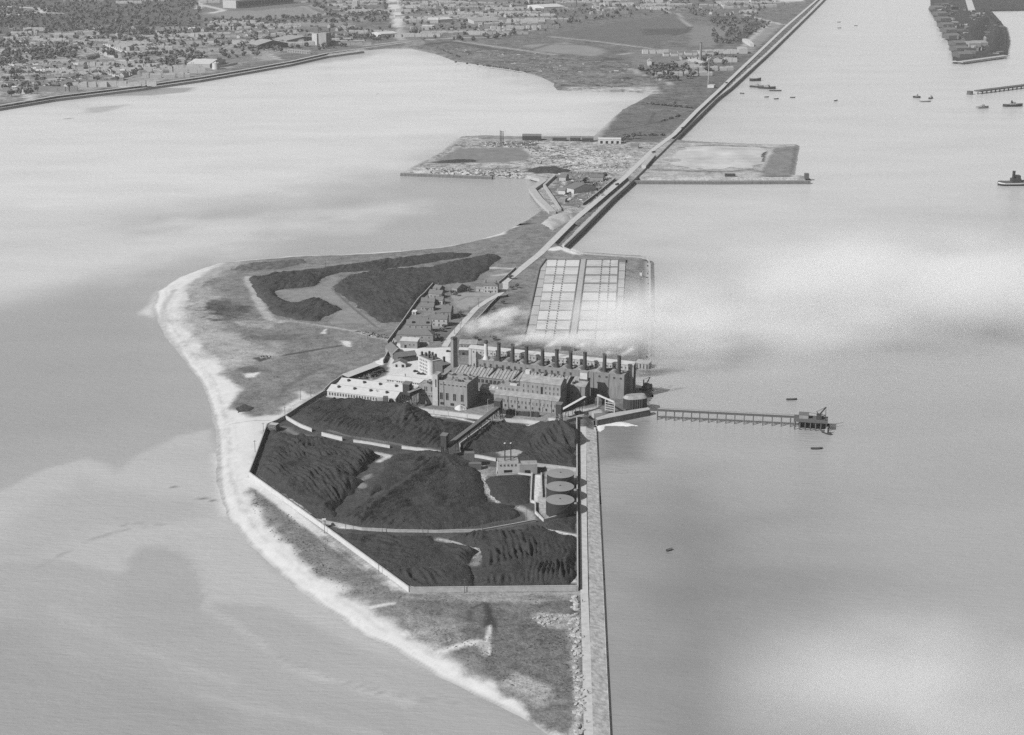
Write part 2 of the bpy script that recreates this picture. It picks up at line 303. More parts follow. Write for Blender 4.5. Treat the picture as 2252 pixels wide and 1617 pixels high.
# ------------------------------------------------------------------ near island
def pl(v, s, **k): k['poly'] = q(v, s); return k
def ln(v, s, **k): k['line'] = q(v, s); return k
BEACH, GRASS = 0.5, 0.165
N = [
 # the whole seaward strip is pale sand, grass starts inside it
 pl('o', '1290,1600 1230,1590 1180,1555 1110,1510 1040,1480 985,1448 930,1400 860,1362 790,1315 700,1262 640,1205 590,1150 560,1105 548,1075 552,1050 590,945 600,935 640,905 700,870 660,860 610,910 560,915 500,895 520,870 545,855 500,840 485,820 498,812 470,780 430,745 418,700 410,665 420,640 450,620 480,602 510,588 535,572 640,562 800,556 960,544 1100,512 1200,462 1260,470 1440,560 1424,800 1320,940 1345,1617', a=GRASS, m=1.1, f=9, w=7, ws=16),
 ln('o', '1200,1622 1120,1567 970,1493 867,1432 800,1399 700,1334 620,1269 545,1199 500,1138 484,1070 482,1010 481,960 470,900 450,845 404,785 368,745 350,705', a=0.3, m=0.6, wid=3.5, f=2.5, w=1.5),
 ln('o', '560,1150 528,1100 505,1040 500,980 497,920 480,860 440,800 400,750 372,700 372,668 400,635 450,605 500,585', a=0.42, m=0.5, wid=5, f=5, w=2, k=.7),
 ln('o', '395,765 372,735 358,700 360,668 385,635', a=0.3, m=0.5, wid=6, f=5, w=2, k=.75),
 # sand bleeding into the upper grass
 pl('h', '120,300 200,290 330,380 260,500 420,600 640,680 480,740 330,800 180,700 60,560 40,420', a=0.33, m=0.9, f=22, w=16, k=.75, ws=26),
 pl('h', '300,130 560,140 420,190 240,240 120,300 60,320 150,220', a=0.24, m=0.9, f=14, w=8, k=.8),
 ln('h', '430,235 470,330 520,430 570,480 620,490', a=0.33, m=0.7, wid=9, f=5, w=2),
 ln('h', '560,485 700,490 900,520 1050,545 1200,590 1280,600', a=0.3, m=0.9, wid=6, f=4, w=3),
 ln('h', '390,215 560,205 800,180 1000,150', a=0.2, m=0.6, wid=5, f=4),
 pl('h', '590,310 800,300 930,235 960,260 905,300 960,350 1100,450 1180,500 1000,500 880,500 980,420 850,350 700,380', a=0.2, m=0.5, f=5, w=3),
 ln('h', '920,300 1000,380 1110,470 1170,520', a=0.1, m=.5, wid=2.5, f=2),
 pl('h', '160,370 250,355 430,400 440,440 330,490 240,480 170,410', a=0.085, m=1.6, f=14, w=16),
 pl('h', '340,490 560,480 590,500 540,530 400,520', a=0.3, m=1.0, f=6, w=5, k=.7),
 pl('h', '430,575 620,570 760,560 720,590 560,600', a=0.1, m=0.8, f=6, w=5, k=.7),
 ln('h', '640,685 780,660 970,628', a=0.06, m=0.6, wid=4, f=3, w=1.5),
 pl('h', '455,700 520,690 560,700 500,722', a=0.07, m=0.8, f=3, w=2), pl('h', '350,760 430,745 560,770 430,790', a=0.08, m=0.8, f=5, w=4, k=.7),
 pl('h', '560,600 600,595 660,610 600,640', a=.24, m=.8, f=8, w=6), pl('h', '410,790 500,780 480,810 430,810', a=.5, m=.6, f=5, w=4),
 pl('h', '860,540 890,530 880,560 850,560', a=.55, m=.6, f=3, w=2), pl('h', '970,600 1030,600 1030,640 990,630', a=.5, m=.9, f=4, w=4),
 pl('h', '1160,720 1230,690 1215,740 1160,745', a=.62, m=.3, f=2, w=1),
 pl('h', '370,985 410,965 470,985 440,1010 380,1010', a=0.055, m=0.9, f=3, w=3),
 ln('h', '640,900 720,840 850,800 980,770 1080,740', a=0.19, m=.8, wid=6, f=6, w=4, k=.8), ln('h', '590,960 640,880 760,800 900,740', a=0.11, m=.8, wid=4, f=5, w=4, k=.7),
 ln('h', '560,1060 470,1060 330,1070', a=.25, m=.5, wid=1.6, f=1.5, w=1), ln('h', '650,1030 720,960 880,880 1000,820', a=.36, m=1, wid=4, f=4, w=3),
 pl('h', '1500,570 1600,520 1660,500 1620,570 1560,600', a=.11, m=.8, f=4, w=3),
 # between houses and road: lawns and pale drives
 pl('d', '1000,450 1200,400 1800,410 1450,560 1250,700 1080,640', a=.24, m=.5, f=5, w=3), ln('d', '1100,540 1250,470 1600,460', a=.15, m=.5, wid=2, f=2),
 pl('d', '1750,480 2250,330 2200,900 1300,1220 1100,1180 1300,900', a=.13, m=1.2, f=5, w=5),
 pl('d', '1650,60 1900,20 1800,230 1500,240', a=.2, m=.5, f=8, w=5), ln('h', '1830,180 1960,185', a=.38, m=.5, wid=7, f=6, w=4), ln('h', '1850,225 1940,215', a=.36, m=.5, wid=7, f=6, w=4),
 # station yards: pale trodden ground
 pl('a', '330,230 760,330 1290,330 1290,720 1000,800 1010,960 600,1000 560,1240 760,1420 600,1290 200,1000 -20,860 240,620', a=.5, m=.25, f=3, w=2),
 pl('a', '0,700 180,600 260,660 200,780 20,860', a=.12, m=1.2, f=3, w=3),
 pl('c', '-400,900 180,880 1000,960 1330,800 1500,820 1840,900 1500,1040 1250,1010 1000,1080 200,1060 -400,960', a=.2, m=1.0, f=5, w=4),
 pl('c', '1050,960 1250,890 1480,860 1560,920 1280,1010', a=.34, m=1.1, f=4, w=4), pl('c', '880,1010 1000,1010 980,1060 880,1050', a=.5, m=.5, f=2, w=1),
 pl('c', '1330,800 1560,740 1960,640 2250,640 2250,800 2120,960 1500,1080 1250,1060', a=.15, m=.9, f=4, w=2),
 pl('c', '1050,960 1250,890 1480,860 1560,920 1280,1010', a=.34, m=1.1, f=4, w=4),
 # coal yard floor
 pl('g', '75,530 185,240 300,190 535,40 1000,100 1080,190 1500,190 1900,215 2005,200 2010,1185 1020,1195', a=.065, m=1.0, f=2, w=1),
 ln('g', '820,390 900,410 840,440', a=.42, m=.8, wid=5, f=3, w=2), ln('g', '700,740 800,690 950,620 1100,540', a=.3, m=.6, wid=3.5, f=3, w=1.5), ln('g', '740,590 720,560 800,510', a=.2, m=.9, wid=4, f=3, w=3),
 ln('g', '280,240 360,285 460,300 560,330', a=.16, m=.8, wid=6, f=5, w=2), ln('g', '250,620 330,680 420,745', a=.45, m=1.2, wid=3, f=3, w=3), ln('g', '145,400 150,500 200,570 300,650', a=.14, m=.7, wid=4, f=3, w=2),
 ln('g', '460,790 620,830 920,845', a=.5, m=1.0, wid=2.5, f=2, w=1.5), ln('g', '1190,900 1400,940 1440,970 1400,1010', a=.36, m=.9, wid=4, f=3, w=2), ln('g', '1440,990 1400,1050', a=.2, m=.9, wid=6, f=3, w=2),
 ln('g', '1850,840 1930,865 2010,880', a=.5, m=.8, wid=3, f=2, w=1.5), pl('g', '990,1165 1060,1150 1040,1190 1010,1195', a=.55, m=.5, f=2, w=1), pl('g', '850,1060 1000,1048 880,1072', a=.5, m=.5, f=2, w=1), pl('g', '1990,1130 2008,1110 2010,1160 1960,1160', a=.5, m=.8, f=1.5, w=1),
 pl('g', '1530,380 1640,360 1720,380 1660,410 1560,410', a=.3, m=.4, f=3, w=1.5), ln('g', '1440,470 1460,560 1490,630 1540,680', a=.4, m=1.0, wid=4, f=3, w=2), ln('g', '1670,715 1720,740 1740,780', a=.3, m=.7, wid=6, f=3, w=2),
 pl('g', '1400,480 1540,470 1540,530 1460,520', a=.2, m=1.2, f=3, w=3), pl('g', '1750,520 1800,520 1800,680 1770,690 1740,680', a=.5, m=.5, f=2), pl('g', '1770,690 1830,480 2005,480 2005,745 1810,790', a=.3, m=.9, f=2, w=1),
 ln('g', '1080,150 1500,190 1760,215 1900,220', a=.25, m=1.3, wid=7, f=4, w=3), ln('g', '1160,170 1290,185 1400,210', a=.6, m=.8, wid=3, f=2, w=2), pl('g', '1720,225 1790,225 1760,240 1710,240', a=.55, m=.5, f=2, w=1),
 ln('g', '350,150 420,100 480,70', a=.6, m=.6, wid=2, f=1.5, w=1), ln('g', '560,260 720,300 1000,345 1200,385', a=.14, m=.9, wid=5, f=4, w=2), ln('g', '720,290 880,280', a=.24, m=.8, wid=6, f=4, w=3),
 # pale track outside the long wall
 ln('g', '70,545 500,870 1000,1230', a=.52, m=.25, wid=8, f=3, w=1), ln('g', '300,680 560,890 830,1090', a=.24, m=.4, wid=1.6, f=1.5, w=.5), ln('g', '1010,1225 1200,1235 2010,1225', a=.34, m=.5, wid=7, f=4, w=2),
 # foreshore rough grass
 pl('n', '-400,-200 300,380 440,480 700,760 1100,1060 1400,1300 1700,1500 1800,1500 1790,330 380,330', a=.135, m=1.3, f=10, w=7),
 pl('n', '350,470 620,500 860,560 840,700 600,780 420,660', a=.25, m=1.3, f=10, w=9, k=.8), pl('n', '1390,500 1500,470 1740,500 1700,600 1480,600', a=.3, m=1.4, f=5, w=5, k=.8),
 ln('n', '620,790 800,745 940,715', a=.5, m=.5, wid=5, f=5, w=2), pl('n', '990,380 1040,380 1090,540 1110,630 1070,640 1040,560 990,600', a=.045, m=.6, f=2.5, w=2), ln('n', '890,440 990,400', a=.06, m=.5, wid=2, f=1.5), ln('n', '880,470 870,540', a=.07, m=.5, wid=5, f=3, w=1),
 ln('n', '1040,590 1020,700 1030,820', a=.5, m=.4, wid=2.2, f=1.5), pl('n', '950,720 1010,720 1010,840 960,820', a=.36, m=.8, f=4, w=3),
 pl('n', '1080,1040 1260,980 1560,1090 1700,1230 1560,1220 1300,1150', a=.33, m=1.1, f=8, w=8, k=.8), ln('n', '0,-20 -80,-90', a=.3, m=.5, wid=3), ln('n', '50,425 240,400', a=.48, m=.4, wid=3, f=3),
 pl('n', '1690,600 1780,450 1800,1480 1700,1480 1730,1100 1690,900', a=.3, m=1.3, f=4, w=3),
 pl('n', '340,350 1770,310 1770,370 1300,400 900,380 500,380', a=.24, m=1.2, f=5, w=4, k=.8),
 # ground round the settling beds
 pl('e', '440,140 1830,230 1860,270 1860,1620 -100,1620 100,1200 300,300', a=.2, m=1.1, f=3, w=2), pl('e', '1540,250 1750,260 1760,780 1530,720', a=.16, m=1.3, f=4, w=3), pl('e', '1760,250 1850,260 1860,900 1770,900', a=.3, m=.3, f=4),
 pl('e', '600,1440 1850,1420 1850,1620 600,1620', a=.22, m=1.1, f=5, w=4), ln('e', '480,120 640,90 830,170', a=.55, m=.3, wid=14, f=6, w=3),
]
MG_near = ground_mat('island ground', [(0.03, 0.8), (0.14, 1.4), (0.6, 1.2)], 0.7, 0.45)
terrain('island_ground', -390, 165, 655, 1905, 1.6, BEACH, 0.12, N, MG_near, edge=9, relief=0.3, wrack=True)

# ------------------------------------------------------------------ middle of the peninsula
MID = [
 pl('i', '-10,455 340,275 1000,295 1340,300 1180,480 950,640 700,700 300,800 300,700 690,480', a=.27, m=2.0, f=10, w=8),
 pl('i', '200,400 330,330 640,325 720,380 560,400', a=.17, m=.5, f=6, w=4), ln('i', '200,398 420,392', a=.05, m=.4, wid=7, f=4), ln('i', '80,435 340,285 640,288', a=.3, m=.6, wid=12, f=6, w=3), pl('i', '150,420 400,430 650,440 640,475 100,450', a=.36, m=1.3, f=10, w=8),
 pl('i', '680,320 860,310 1000,340 1200,360 1160,440 900,440 700,400', a=.33, m=2.4, f=10, w=12), pl('i', '660,430 820,420 900,440 720,455', a=.07, m=1, f=6, w=6), pl('i', '620,300 740,300 700,330 650,320', a=.08, m=1, f=5, w=5),
 pl('i', '450,300 640,292 600,320 470,318', a=.3, m=2.4, f=6, w=6), pl('i', '830,440 1080,450 1060,560 930,620 820,610 790,540', a=.15, m=1.6, f=8, w=8), ln('i', '860,600 900,560 960,540', a=.5, m=.6, wid=4, f=3, w=2), ln('i', '820,440 870,480 830,550', a=.5, m=.5, wid=5, f=3, w=2),
 pl('i', '740,690 880,630 900,680 800,740', a=.35, m=1, f=6, w=5), pl('i', '0,840 300,800 560,740 700,680 760,640 860,680 900,700 720,850', a=.17, m=.5, f=5, w=4), ln('i', '300,830 480,790 620,740 740,640', a=.12, m=.6, wid=8, f=6, w=3), pl('i', '500,790 560,770 720,740 600,770', a=.1, m=.6, f=6, w=5),
 # gardens north of the white shed
 pl('i', '1000,290 1120,130 1280,50 1400,-100 1700,-20 1330,300', a=.115, m=1.1, f=8, w=4), ln('i', '1000,285 1060,200 1120,135 1180,110 1290,60', a=.26, m=.6, wid=22, f=14, w=6), ln('i', '1200,150 1330,130 1440,150', a=.07, m=.6, wid=6, f=4), ln('i', '1390,115 1500,125', a=.45, m=.4, wid=6, f=4), ln('i', '1100,240 1250,215 1360,190', a=.07, m=.6, wid=5, f=4), ln('i', '1280,200 1330,110 1450,90', a=.07, m=.5, wid=5, f=4),
 # right-hand basin and bank
 pl('i', '1340,300 2040,310 2010,500 1180,505', a=.3, m=1.1, f=6, w=4), pl('i', '1830,330 1900,325 2010,320 1990,470 1830,470 1850,400', a=.17, m=.8, f=6, w=4), pl('i', '1860,330 1900,330 1860,400 1830,440', a=.36, m=.8, f=6, w=4), ln('i', '1850,345 1835,400', a=.06, m=.6, wid=7, f=4, w=3),
 ln('i', '1200,490 1600,490 2080,488', a=.58, m=.2, wid=16, f=3), ln('i', '1300,435 1640,445 1780,435 1860,450', a=.16, m=1.3, wid=12, f=8, w=6), ln('i', '1430,325 1600,312 1850,325', a=.17, m=1.2, wid=10, f=8, w=5), ln('i', '1340,420 1450,400 1660,382', a=.3, m=.8, wid=8, f=6, w=3),
 ln('i', '1860,468 2000,468', a=.05, m=.3, wid=8, f=3), ln('i', '2035,315 2000,470', a=.36, m=.6, wid=9, f=4),
]
MG_mid = ground_mat('peninsula ground', [(0.02, 0.8), (0.09, 1.4), (0.35, 1.4)], 0.8, 0.25)
terrain('peninsula_ground', -230, 640, 1895, 2905, 4.0, .2, 1.0, MID, MG_mid, edge=7, relief=0.3, drop=0.06)

# ------------------------------------------------------------------ far shore
FAR = [
 pl('o', '-50,90 100,70 440,80 640,110 450,165 0,225 -50,230', a=.21, m=1.6, f=40, w=25), pl('o', '-50,-30 440,-30 440,70 100,72 -50,100', a=.085, m=1.0, f=40, w=25),
 pl('s', '230,150 450,120 620,130 1400,80 1700,190 1250,240 600,235', a=.18, m=.3, f=30, w=10), pl('s', '640,110 1300,30 1340,60 900,130', a=.12, m=.3, f=20, w=5), pl('s', '1000,280 1700,220 1780,250 1980,250 2010,300 1200,325', a=.19, m=.3, f=25, w=6),
 pl('s', '1780,215 2220,205 2240,240 2120,255 2000,240', a=.21, m=.3, f=25, w=6), ln('s', '0,270 600,240 1250,225 1700,195 2250,170', a=.07, m=.5, wid=55, f=30), ln('s', '1440,75 1650,180', a=.24, m=.3, wid=16, f=8), ln('s', '1620,70 1830,140', a=.07, m=.4, wid=18, f=8), ln('s', '1520,60 1760,150', a=.24, m=.8, wid=14, f=8),
 ln('s', '250,60 500,120 350,155', a=.42, m=.2, wid=24, f=8), ln('s', '240,0 190,105', a=.4, m=.2, wid=22, f=8), ln('s', '360,555 545,530', a=.28, m=.3, wid=30, f=20), pl('s', '840,640 1040,630 1160,700 950,720', a=.24, m=.4, f=12, w=4), ln('s', '1040,640 1160,705', a=.36, m=.2, wid=8, f=4), pl('s', '340,660 820,640 830,720 400,760', a=.15, m=.6, f=12, w=6),
 ln('t', '0,75 250,85 480,100 500,140 200,175 0,160', a=.42, m=.6, wid=36, f=20), pl('t', '0,95 420,110 200,165 0,150', a=.15, m=.3, f=20), ln('t', '500,150 740,155', a=.36, m=.5, wid=30, f=15), pl('t', '480,720 880,680 860,760 560,790 300,790 60,800 300,770', a=.26, m=.4, f=20, w=8), pl('t', '1850,540 2080,530 2140,550 1900,590 1650,600', a=.2, m=.4, f=20, w=8), ln('t', '1130,600 1340,680', a=.55, m=.1, wid=16, f=5), ln('t', '1400,710 1540,710', a=.4, m=.4, wid=18, f=6),
 ln('t', '160,940 400,935 820,960', a=.4, m=.4, wid=20, f=8), ln('l', '120,590 240,720', a=.42, m=.2, wid=16, f=6), ln('l', '820,600 900,620', a=.42, m=.2, wid=22, f=6),
 # middle: road, reclaimed tip, sports ground
 ln('o', '20,60 180,72 430,84', a=.3, m=.3, wid=11, f=6),
 ln('o', '0,100 90,97 170,92 260,99 420,92', a=.3, m=.3, wid=11, f=6),
 ln('o', '0,128 120,118 250,126 420,112', a=.3, m=.3, wid=11, f=6),
 ln('o', '20,185 120,172 220,160 330,150', a=.3, m=.3, wid=11, f=6),
 ln('o', '0,205 100,190', a=.3, m=.3, wid=11, f=6),
 ln('o', '60,150 110,205', a=.3, m=.3, wid=11, f=6),
 ln('o', '180,135 215,185', a=.3, m=.3, wid=11, f=6),
 ln('o', '300,120 345,178', a=.3, m=.3, wid=11, f=6),
 ln('o', '120,85 150,140', a=.3, m=.3, wid=11, f=6),
 ln('o', '230,75 262,130', a=.3, m=.3, wid=11, f=6),
 ln('o', '470,62 620,78 700,92', a=.3, m=.3, wid=11, f=6),
 ln('o', '520,100 640,92', a=.3, m=.3, wid=11, f=6),
 ln('o', '560,70 590,110', a=.3, m=.3, wid=11, f=6),
 ln('o', '890,30 1000,26 1110,30', a=.3, m=.3, wid=11, f=6),
 ln('o', '900,55 1000,52 1090,58', a=.3, m=.3, wid=11, f=6),
 ln('o', '960,5 975,80', a=.3, m=.3, wid=11, f=6),
 ln('o', '1040,5 1050,75', a=.3, m=.3, wid=11, f=6),
 ln('o', '1230,20 1400,14 1560,22', a=.3, m=.3, wid=11, f=6),
 ln('o', '1300,5 1330,35', a=.3, m=.3, wid=11, f=6),
 ln('o', '1450,5 1470,28', a=.3, m=.3, wid=11, f=6),
 ln('o', '660,15 760,22 850,18', a=.3, m=.3, wid=11, f=6),
 ln('o', '740,0 765,40', a=.3, m=.3, wid=11, f=6),
 ln('u', '345,0 370,120 420,170 440,320', a=.46, m=.15, wid=46, f=12), ln('u', '440,320 400,400 450,470', a=.3, m=.3, wid=24, f=8), pl('u', '900,20 2250,0 2250,260 1900,360 1000,440 500,440 450,350 480,150', a=.15, m=1.4, f=30, w=15),
 pl('u', '1150,180 1400,120 1620,220 1600,270 1300,280', a=.2, m=.9, f=25, w=8), ln('u', '640,125 1400,95 2250,30', a=.06, m=.4, wid=30, f=12),
 ln('u', '0,540 420,490 800,465 1100,445 1480,440 1800,390 2050,340', a=.3, m=.3, wid=18, f=8), pl('u', '730,520 1080,480 1700,580 2250,640 2250,900 2000,880 1700,760 1300,680 1000,640', a=.12, m=1.7, f=20, w=14), ln('u', '730,525 1060,490', a=.05, m=.4, wid=26, f=10), ln('u', '1080,490 1500,580 1750,600', a=.065, m=.5, wid=34, f=14), ln('u', '1080,480 1560,550 2250,645', a=.28, m=.3, wid=18, f=8),
 ln('u', '560,560 800,630 1050,720 1400,770 1850,850 2250,950', a=.2, m=.8, wid=22, f=10, w=5), pl('u', '500,470 700,470 720,520 450,560', a=.2, m=1.2, f=15, w=8),
 pl('j', '230,230 1090,95 1190,190 1130,240 900,330 300,260', a=.105, m=.4, f=15, w=4), pl('j', '850,205 1180,200 1100,240 860,250', a=.07, m=.5, f=25, w=8), pl('j', '1180,170 1490,195 1350,330 1180,320', a=.16, m=.35, f=12, w=4), pl('j', '0,320 300,300 560,340 580,370 500,400 100,360', a=.2, m=.3, f=12, w=3), ln('j', '60,350 200,310 460,320 620,350 640,380 560,395', a=.1, m=.4, wid=16, f=8),
 ln('j', '200,260 500,290 920,345 700,385', a=.3, m=.3, wid=14, f=7), ln('j', '1090,95 1180,190', a=.26, m=.3, wid=12, f=6), ln('j', '1180,190 1165,225 1060,250', a=.06, m=.3, wid=18, f=8), pl('j', '760,350 1180,330 1120,440 900,500 780,480', a=.14, m=.8, f=15, w=8), pl('j', '560,400 720,420 640,440 560,430', a=.06, m=.6, f=12, w=5),
 pl('j', '0,380 760,440 900,560 1080,620 800,640 250,620 210,600 0,500', a=.13, m=1.8, f=15, w=12), pl('j', '780,620 950,610 1000,660 860,660', a=.32, m=1.2, f=8, w=6), pl('j', '300,610 800,620 780,645 320,640', a=.28, m=1.4, f=6, w=5), ln('j', '930,545 1070,605', a=.34, m=.4, wid=9, f=5), ln('j', '760,485 860,535', a=.28, m=.5, wid=14, f=8),
 pl('j', '990,520 1080,470 1200,440 1450,380 1560,320 1700,180 1850,180 1340,640 1100,620 1000,545', a=.1, m=1.1, f=10, w=4), pl('j', '1540,330 1740,150 1830,180 1600,390', a=.2, m=.6, f=6, w=2), ln('j', '1540,335 1750,155', a=.34, m=.3, wid=16, f=6), ln('j', '1560,100 1700,140 1840,175', a=.36, m=.3, wid=16, f=6), pl('j', '1320,110 1500,120 1540,150 1330,150', a=.06, m=.6, f=10, w=5), ln('j', '1200,500 1300,500', a=.4, m=.5, wid=12, f=6), pl('j', '1510,300 1620,150 1690,160 1540,330', a=.055, m=.6, f=10, w=5), pl('j', '1350,330 1480,200 1540,180 1400,340', a=.08, m=1.2, f=10, w=5),
 ln('o', '-60,240 0,233 120,213 300,191 440,171 540,154 640,136 720,118 800,108', a=.34, m=.3, wid=12, f=5),
]
MG_far = ground_mat('mainland ground', [(0.008, 0.8), (0.03, 1.4), (0.12, 1.4)], 1.5, 0.08)
terrain('mainland_ground', -2950, 1750, 2900, 9400, 13.0, .12, 1.2, FAR, MG_far, edge=14, relief=0.4, drop=0.15)

# ------------------------------------------------------------------ water
def water():
    ys = np.concatenate([np.arange(430, 660, 12.0), np.arange(660, 1300, 3.6), np.arange(1300, 2000, 8.0), np.arange(2000, 3600, 12.0), np.arange(3600, 14500, 60.0)])
    xs = np.concatenate([np.arange(-5500, -1300, 100.0), np.arange(-1300, -400, 11.0), np.arange(-400, 140, 3.6), np.arange(140, 1300, 11.0), np.arange(1300, 5500, 100.0)])
    X, Y = np.meshgrid(xs, ys)
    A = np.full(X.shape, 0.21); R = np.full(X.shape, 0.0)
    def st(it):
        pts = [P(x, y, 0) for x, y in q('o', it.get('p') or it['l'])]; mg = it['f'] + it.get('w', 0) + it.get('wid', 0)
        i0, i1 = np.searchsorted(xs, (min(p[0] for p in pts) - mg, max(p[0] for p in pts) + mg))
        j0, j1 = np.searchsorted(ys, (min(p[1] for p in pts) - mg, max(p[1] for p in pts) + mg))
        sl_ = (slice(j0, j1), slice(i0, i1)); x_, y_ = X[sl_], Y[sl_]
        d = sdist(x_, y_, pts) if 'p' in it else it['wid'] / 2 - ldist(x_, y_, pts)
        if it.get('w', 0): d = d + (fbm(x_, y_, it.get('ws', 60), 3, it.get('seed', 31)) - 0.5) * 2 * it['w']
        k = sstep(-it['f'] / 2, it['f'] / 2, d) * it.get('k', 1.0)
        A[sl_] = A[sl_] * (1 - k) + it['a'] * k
    st(dict(p='1240,540 1490,300 1900,-90 2600,-90 2600,420 2252,480 1900,520 1500,560', a=.32, f=420, w=60)); st(dict(p='1330,1130 1500,1100 1700,1150 1750,1700 1330,1700', a=.115, f=240, w=50))  # sky reflection painted into the albedo: far river brighter, near river darker
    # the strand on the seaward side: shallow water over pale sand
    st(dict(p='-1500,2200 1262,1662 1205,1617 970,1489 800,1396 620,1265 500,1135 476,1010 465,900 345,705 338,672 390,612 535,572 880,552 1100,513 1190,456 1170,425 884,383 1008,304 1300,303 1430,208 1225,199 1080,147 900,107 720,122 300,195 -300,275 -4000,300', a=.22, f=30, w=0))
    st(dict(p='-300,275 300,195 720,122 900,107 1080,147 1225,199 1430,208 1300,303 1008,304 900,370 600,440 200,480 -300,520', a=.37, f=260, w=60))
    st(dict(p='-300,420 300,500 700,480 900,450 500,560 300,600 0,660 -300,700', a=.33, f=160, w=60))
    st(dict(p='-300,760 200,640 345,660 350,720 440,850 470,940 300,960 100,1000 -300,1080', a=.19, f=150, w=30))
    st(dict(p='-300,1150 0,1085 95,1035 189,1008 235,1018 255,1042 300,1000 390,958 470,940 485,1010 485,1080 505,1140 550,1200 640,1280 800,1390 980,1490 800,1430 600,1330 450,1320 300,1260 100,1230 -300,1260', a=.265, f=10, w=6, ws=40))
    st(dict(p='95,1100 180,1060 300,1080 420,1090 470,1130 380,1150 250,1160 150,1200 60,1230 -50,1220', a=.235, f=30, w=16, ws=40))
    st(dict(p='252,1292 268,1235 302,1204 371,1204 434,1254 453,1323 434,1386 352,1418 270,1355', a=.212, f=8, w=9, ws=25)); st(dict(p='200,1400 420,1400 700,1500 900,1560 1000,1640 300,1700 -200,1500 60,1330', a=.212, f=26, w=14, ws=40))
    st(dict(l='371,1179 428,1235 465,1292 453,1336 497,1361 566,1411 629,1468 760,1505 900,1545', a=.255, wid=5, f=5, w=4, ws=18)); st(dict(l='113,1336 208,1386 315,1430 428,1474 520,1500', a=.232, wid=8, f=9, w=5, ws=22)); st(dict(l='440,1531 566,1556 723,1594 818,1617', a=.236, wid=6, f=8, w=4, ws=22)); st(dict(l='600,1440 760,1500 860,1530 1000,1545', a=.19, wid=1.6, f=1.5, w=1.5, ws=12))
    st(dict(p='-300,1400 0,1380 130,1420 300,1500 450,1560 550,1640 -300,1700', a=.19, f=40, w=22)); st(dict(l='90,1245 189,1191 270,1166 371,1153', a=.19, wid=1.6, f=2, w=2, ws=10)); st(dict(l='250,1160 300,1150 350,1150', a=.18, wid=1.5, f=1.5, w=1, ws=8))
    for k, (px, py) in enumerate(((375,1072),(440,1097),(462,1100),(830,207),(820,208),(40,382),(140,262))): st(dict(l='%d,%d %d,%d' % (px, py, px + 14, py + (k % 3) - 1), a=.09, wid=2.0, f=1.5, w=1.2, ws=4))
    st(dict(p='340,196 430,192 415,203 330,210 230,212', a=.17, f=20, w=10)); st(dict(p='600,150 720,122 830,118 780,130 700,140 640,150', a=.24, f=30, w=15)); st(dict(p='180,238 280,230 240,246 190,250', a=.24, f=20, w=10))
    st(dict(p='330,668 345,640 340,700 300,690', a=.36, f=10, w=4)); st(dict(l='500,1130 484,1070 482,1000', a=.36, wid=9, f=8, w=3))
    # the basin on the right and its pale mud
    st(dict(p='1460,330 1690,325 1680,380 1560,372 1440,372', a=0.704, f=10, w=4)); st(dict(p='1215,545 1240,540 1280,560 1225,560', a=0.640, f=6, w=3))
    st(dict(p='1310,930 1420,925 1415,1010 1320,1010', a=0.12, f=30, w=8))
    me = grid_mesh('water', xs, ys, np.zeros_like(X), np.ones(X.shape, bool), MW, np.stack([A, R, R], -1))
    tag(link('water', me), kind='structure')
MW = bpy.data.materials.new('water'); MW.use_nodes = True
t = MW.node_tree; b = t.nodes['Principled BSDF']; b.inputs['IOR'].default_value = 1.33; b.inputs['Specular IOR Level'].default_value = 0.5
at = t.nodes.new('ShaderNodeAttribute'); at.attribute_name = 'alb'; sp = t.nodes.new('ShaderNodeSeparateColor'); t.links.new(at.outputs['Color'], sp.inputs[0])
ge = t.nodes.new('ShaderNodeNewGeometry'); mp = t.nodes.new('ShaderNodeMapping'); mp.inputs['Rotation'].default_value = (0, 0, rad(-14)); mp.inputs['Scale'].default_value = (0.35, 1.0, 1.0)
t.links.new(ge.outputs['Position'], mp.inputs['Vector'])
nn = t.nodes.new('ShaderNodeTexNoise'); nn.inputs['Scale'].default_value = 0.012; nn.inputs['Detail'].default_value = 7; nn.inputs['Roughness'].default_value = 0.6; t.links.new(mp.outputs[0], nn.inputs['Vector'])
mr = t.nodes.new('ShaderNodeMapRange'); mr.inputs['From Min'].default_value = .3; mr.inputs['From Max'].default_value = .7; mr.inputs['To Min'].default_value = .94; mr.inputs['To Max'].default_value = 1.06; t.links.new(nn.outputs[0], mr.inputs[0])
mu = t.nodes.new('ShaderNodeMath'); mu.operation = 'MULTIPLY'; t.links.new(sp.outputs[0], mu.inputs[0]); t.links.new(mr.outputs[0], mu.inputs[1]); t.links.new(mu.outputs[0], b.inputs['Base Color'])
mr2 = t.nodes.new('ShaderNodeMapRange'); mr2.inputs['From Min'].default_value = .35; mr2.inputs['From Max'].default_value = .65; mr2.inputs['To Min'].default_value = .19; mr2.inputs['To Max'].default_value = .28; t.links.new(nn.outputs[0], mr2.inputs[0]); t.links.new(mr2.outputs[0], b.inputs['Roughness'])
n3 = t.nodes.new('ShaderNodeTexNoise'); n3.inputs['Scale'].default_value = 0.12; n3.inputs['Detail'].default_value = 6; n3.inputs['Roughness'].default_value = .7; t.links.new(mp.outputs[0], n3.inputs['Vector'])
n4 = t.nodes.new('ShaderNodeTexNoise'); n4.inputs['Scale'].default_value = 0.33; n4.inputs['Detail'].default_value = 3; n4.inputs['Roughness'].default_value = .6; mp4 = t.nodes.new('ShaderNodeMapping'); mp4.inputs['Rotation'].default_value = (0, 0, rad(-9)); mp4.inputs['Scale'].default_value = (0.3, 1.0, 1.0); t.links.new(ge.outputs['Position'], mp4.inputs['Vector']); t.links.new(mp4.outputs[0], n4.inputs['Vector'])
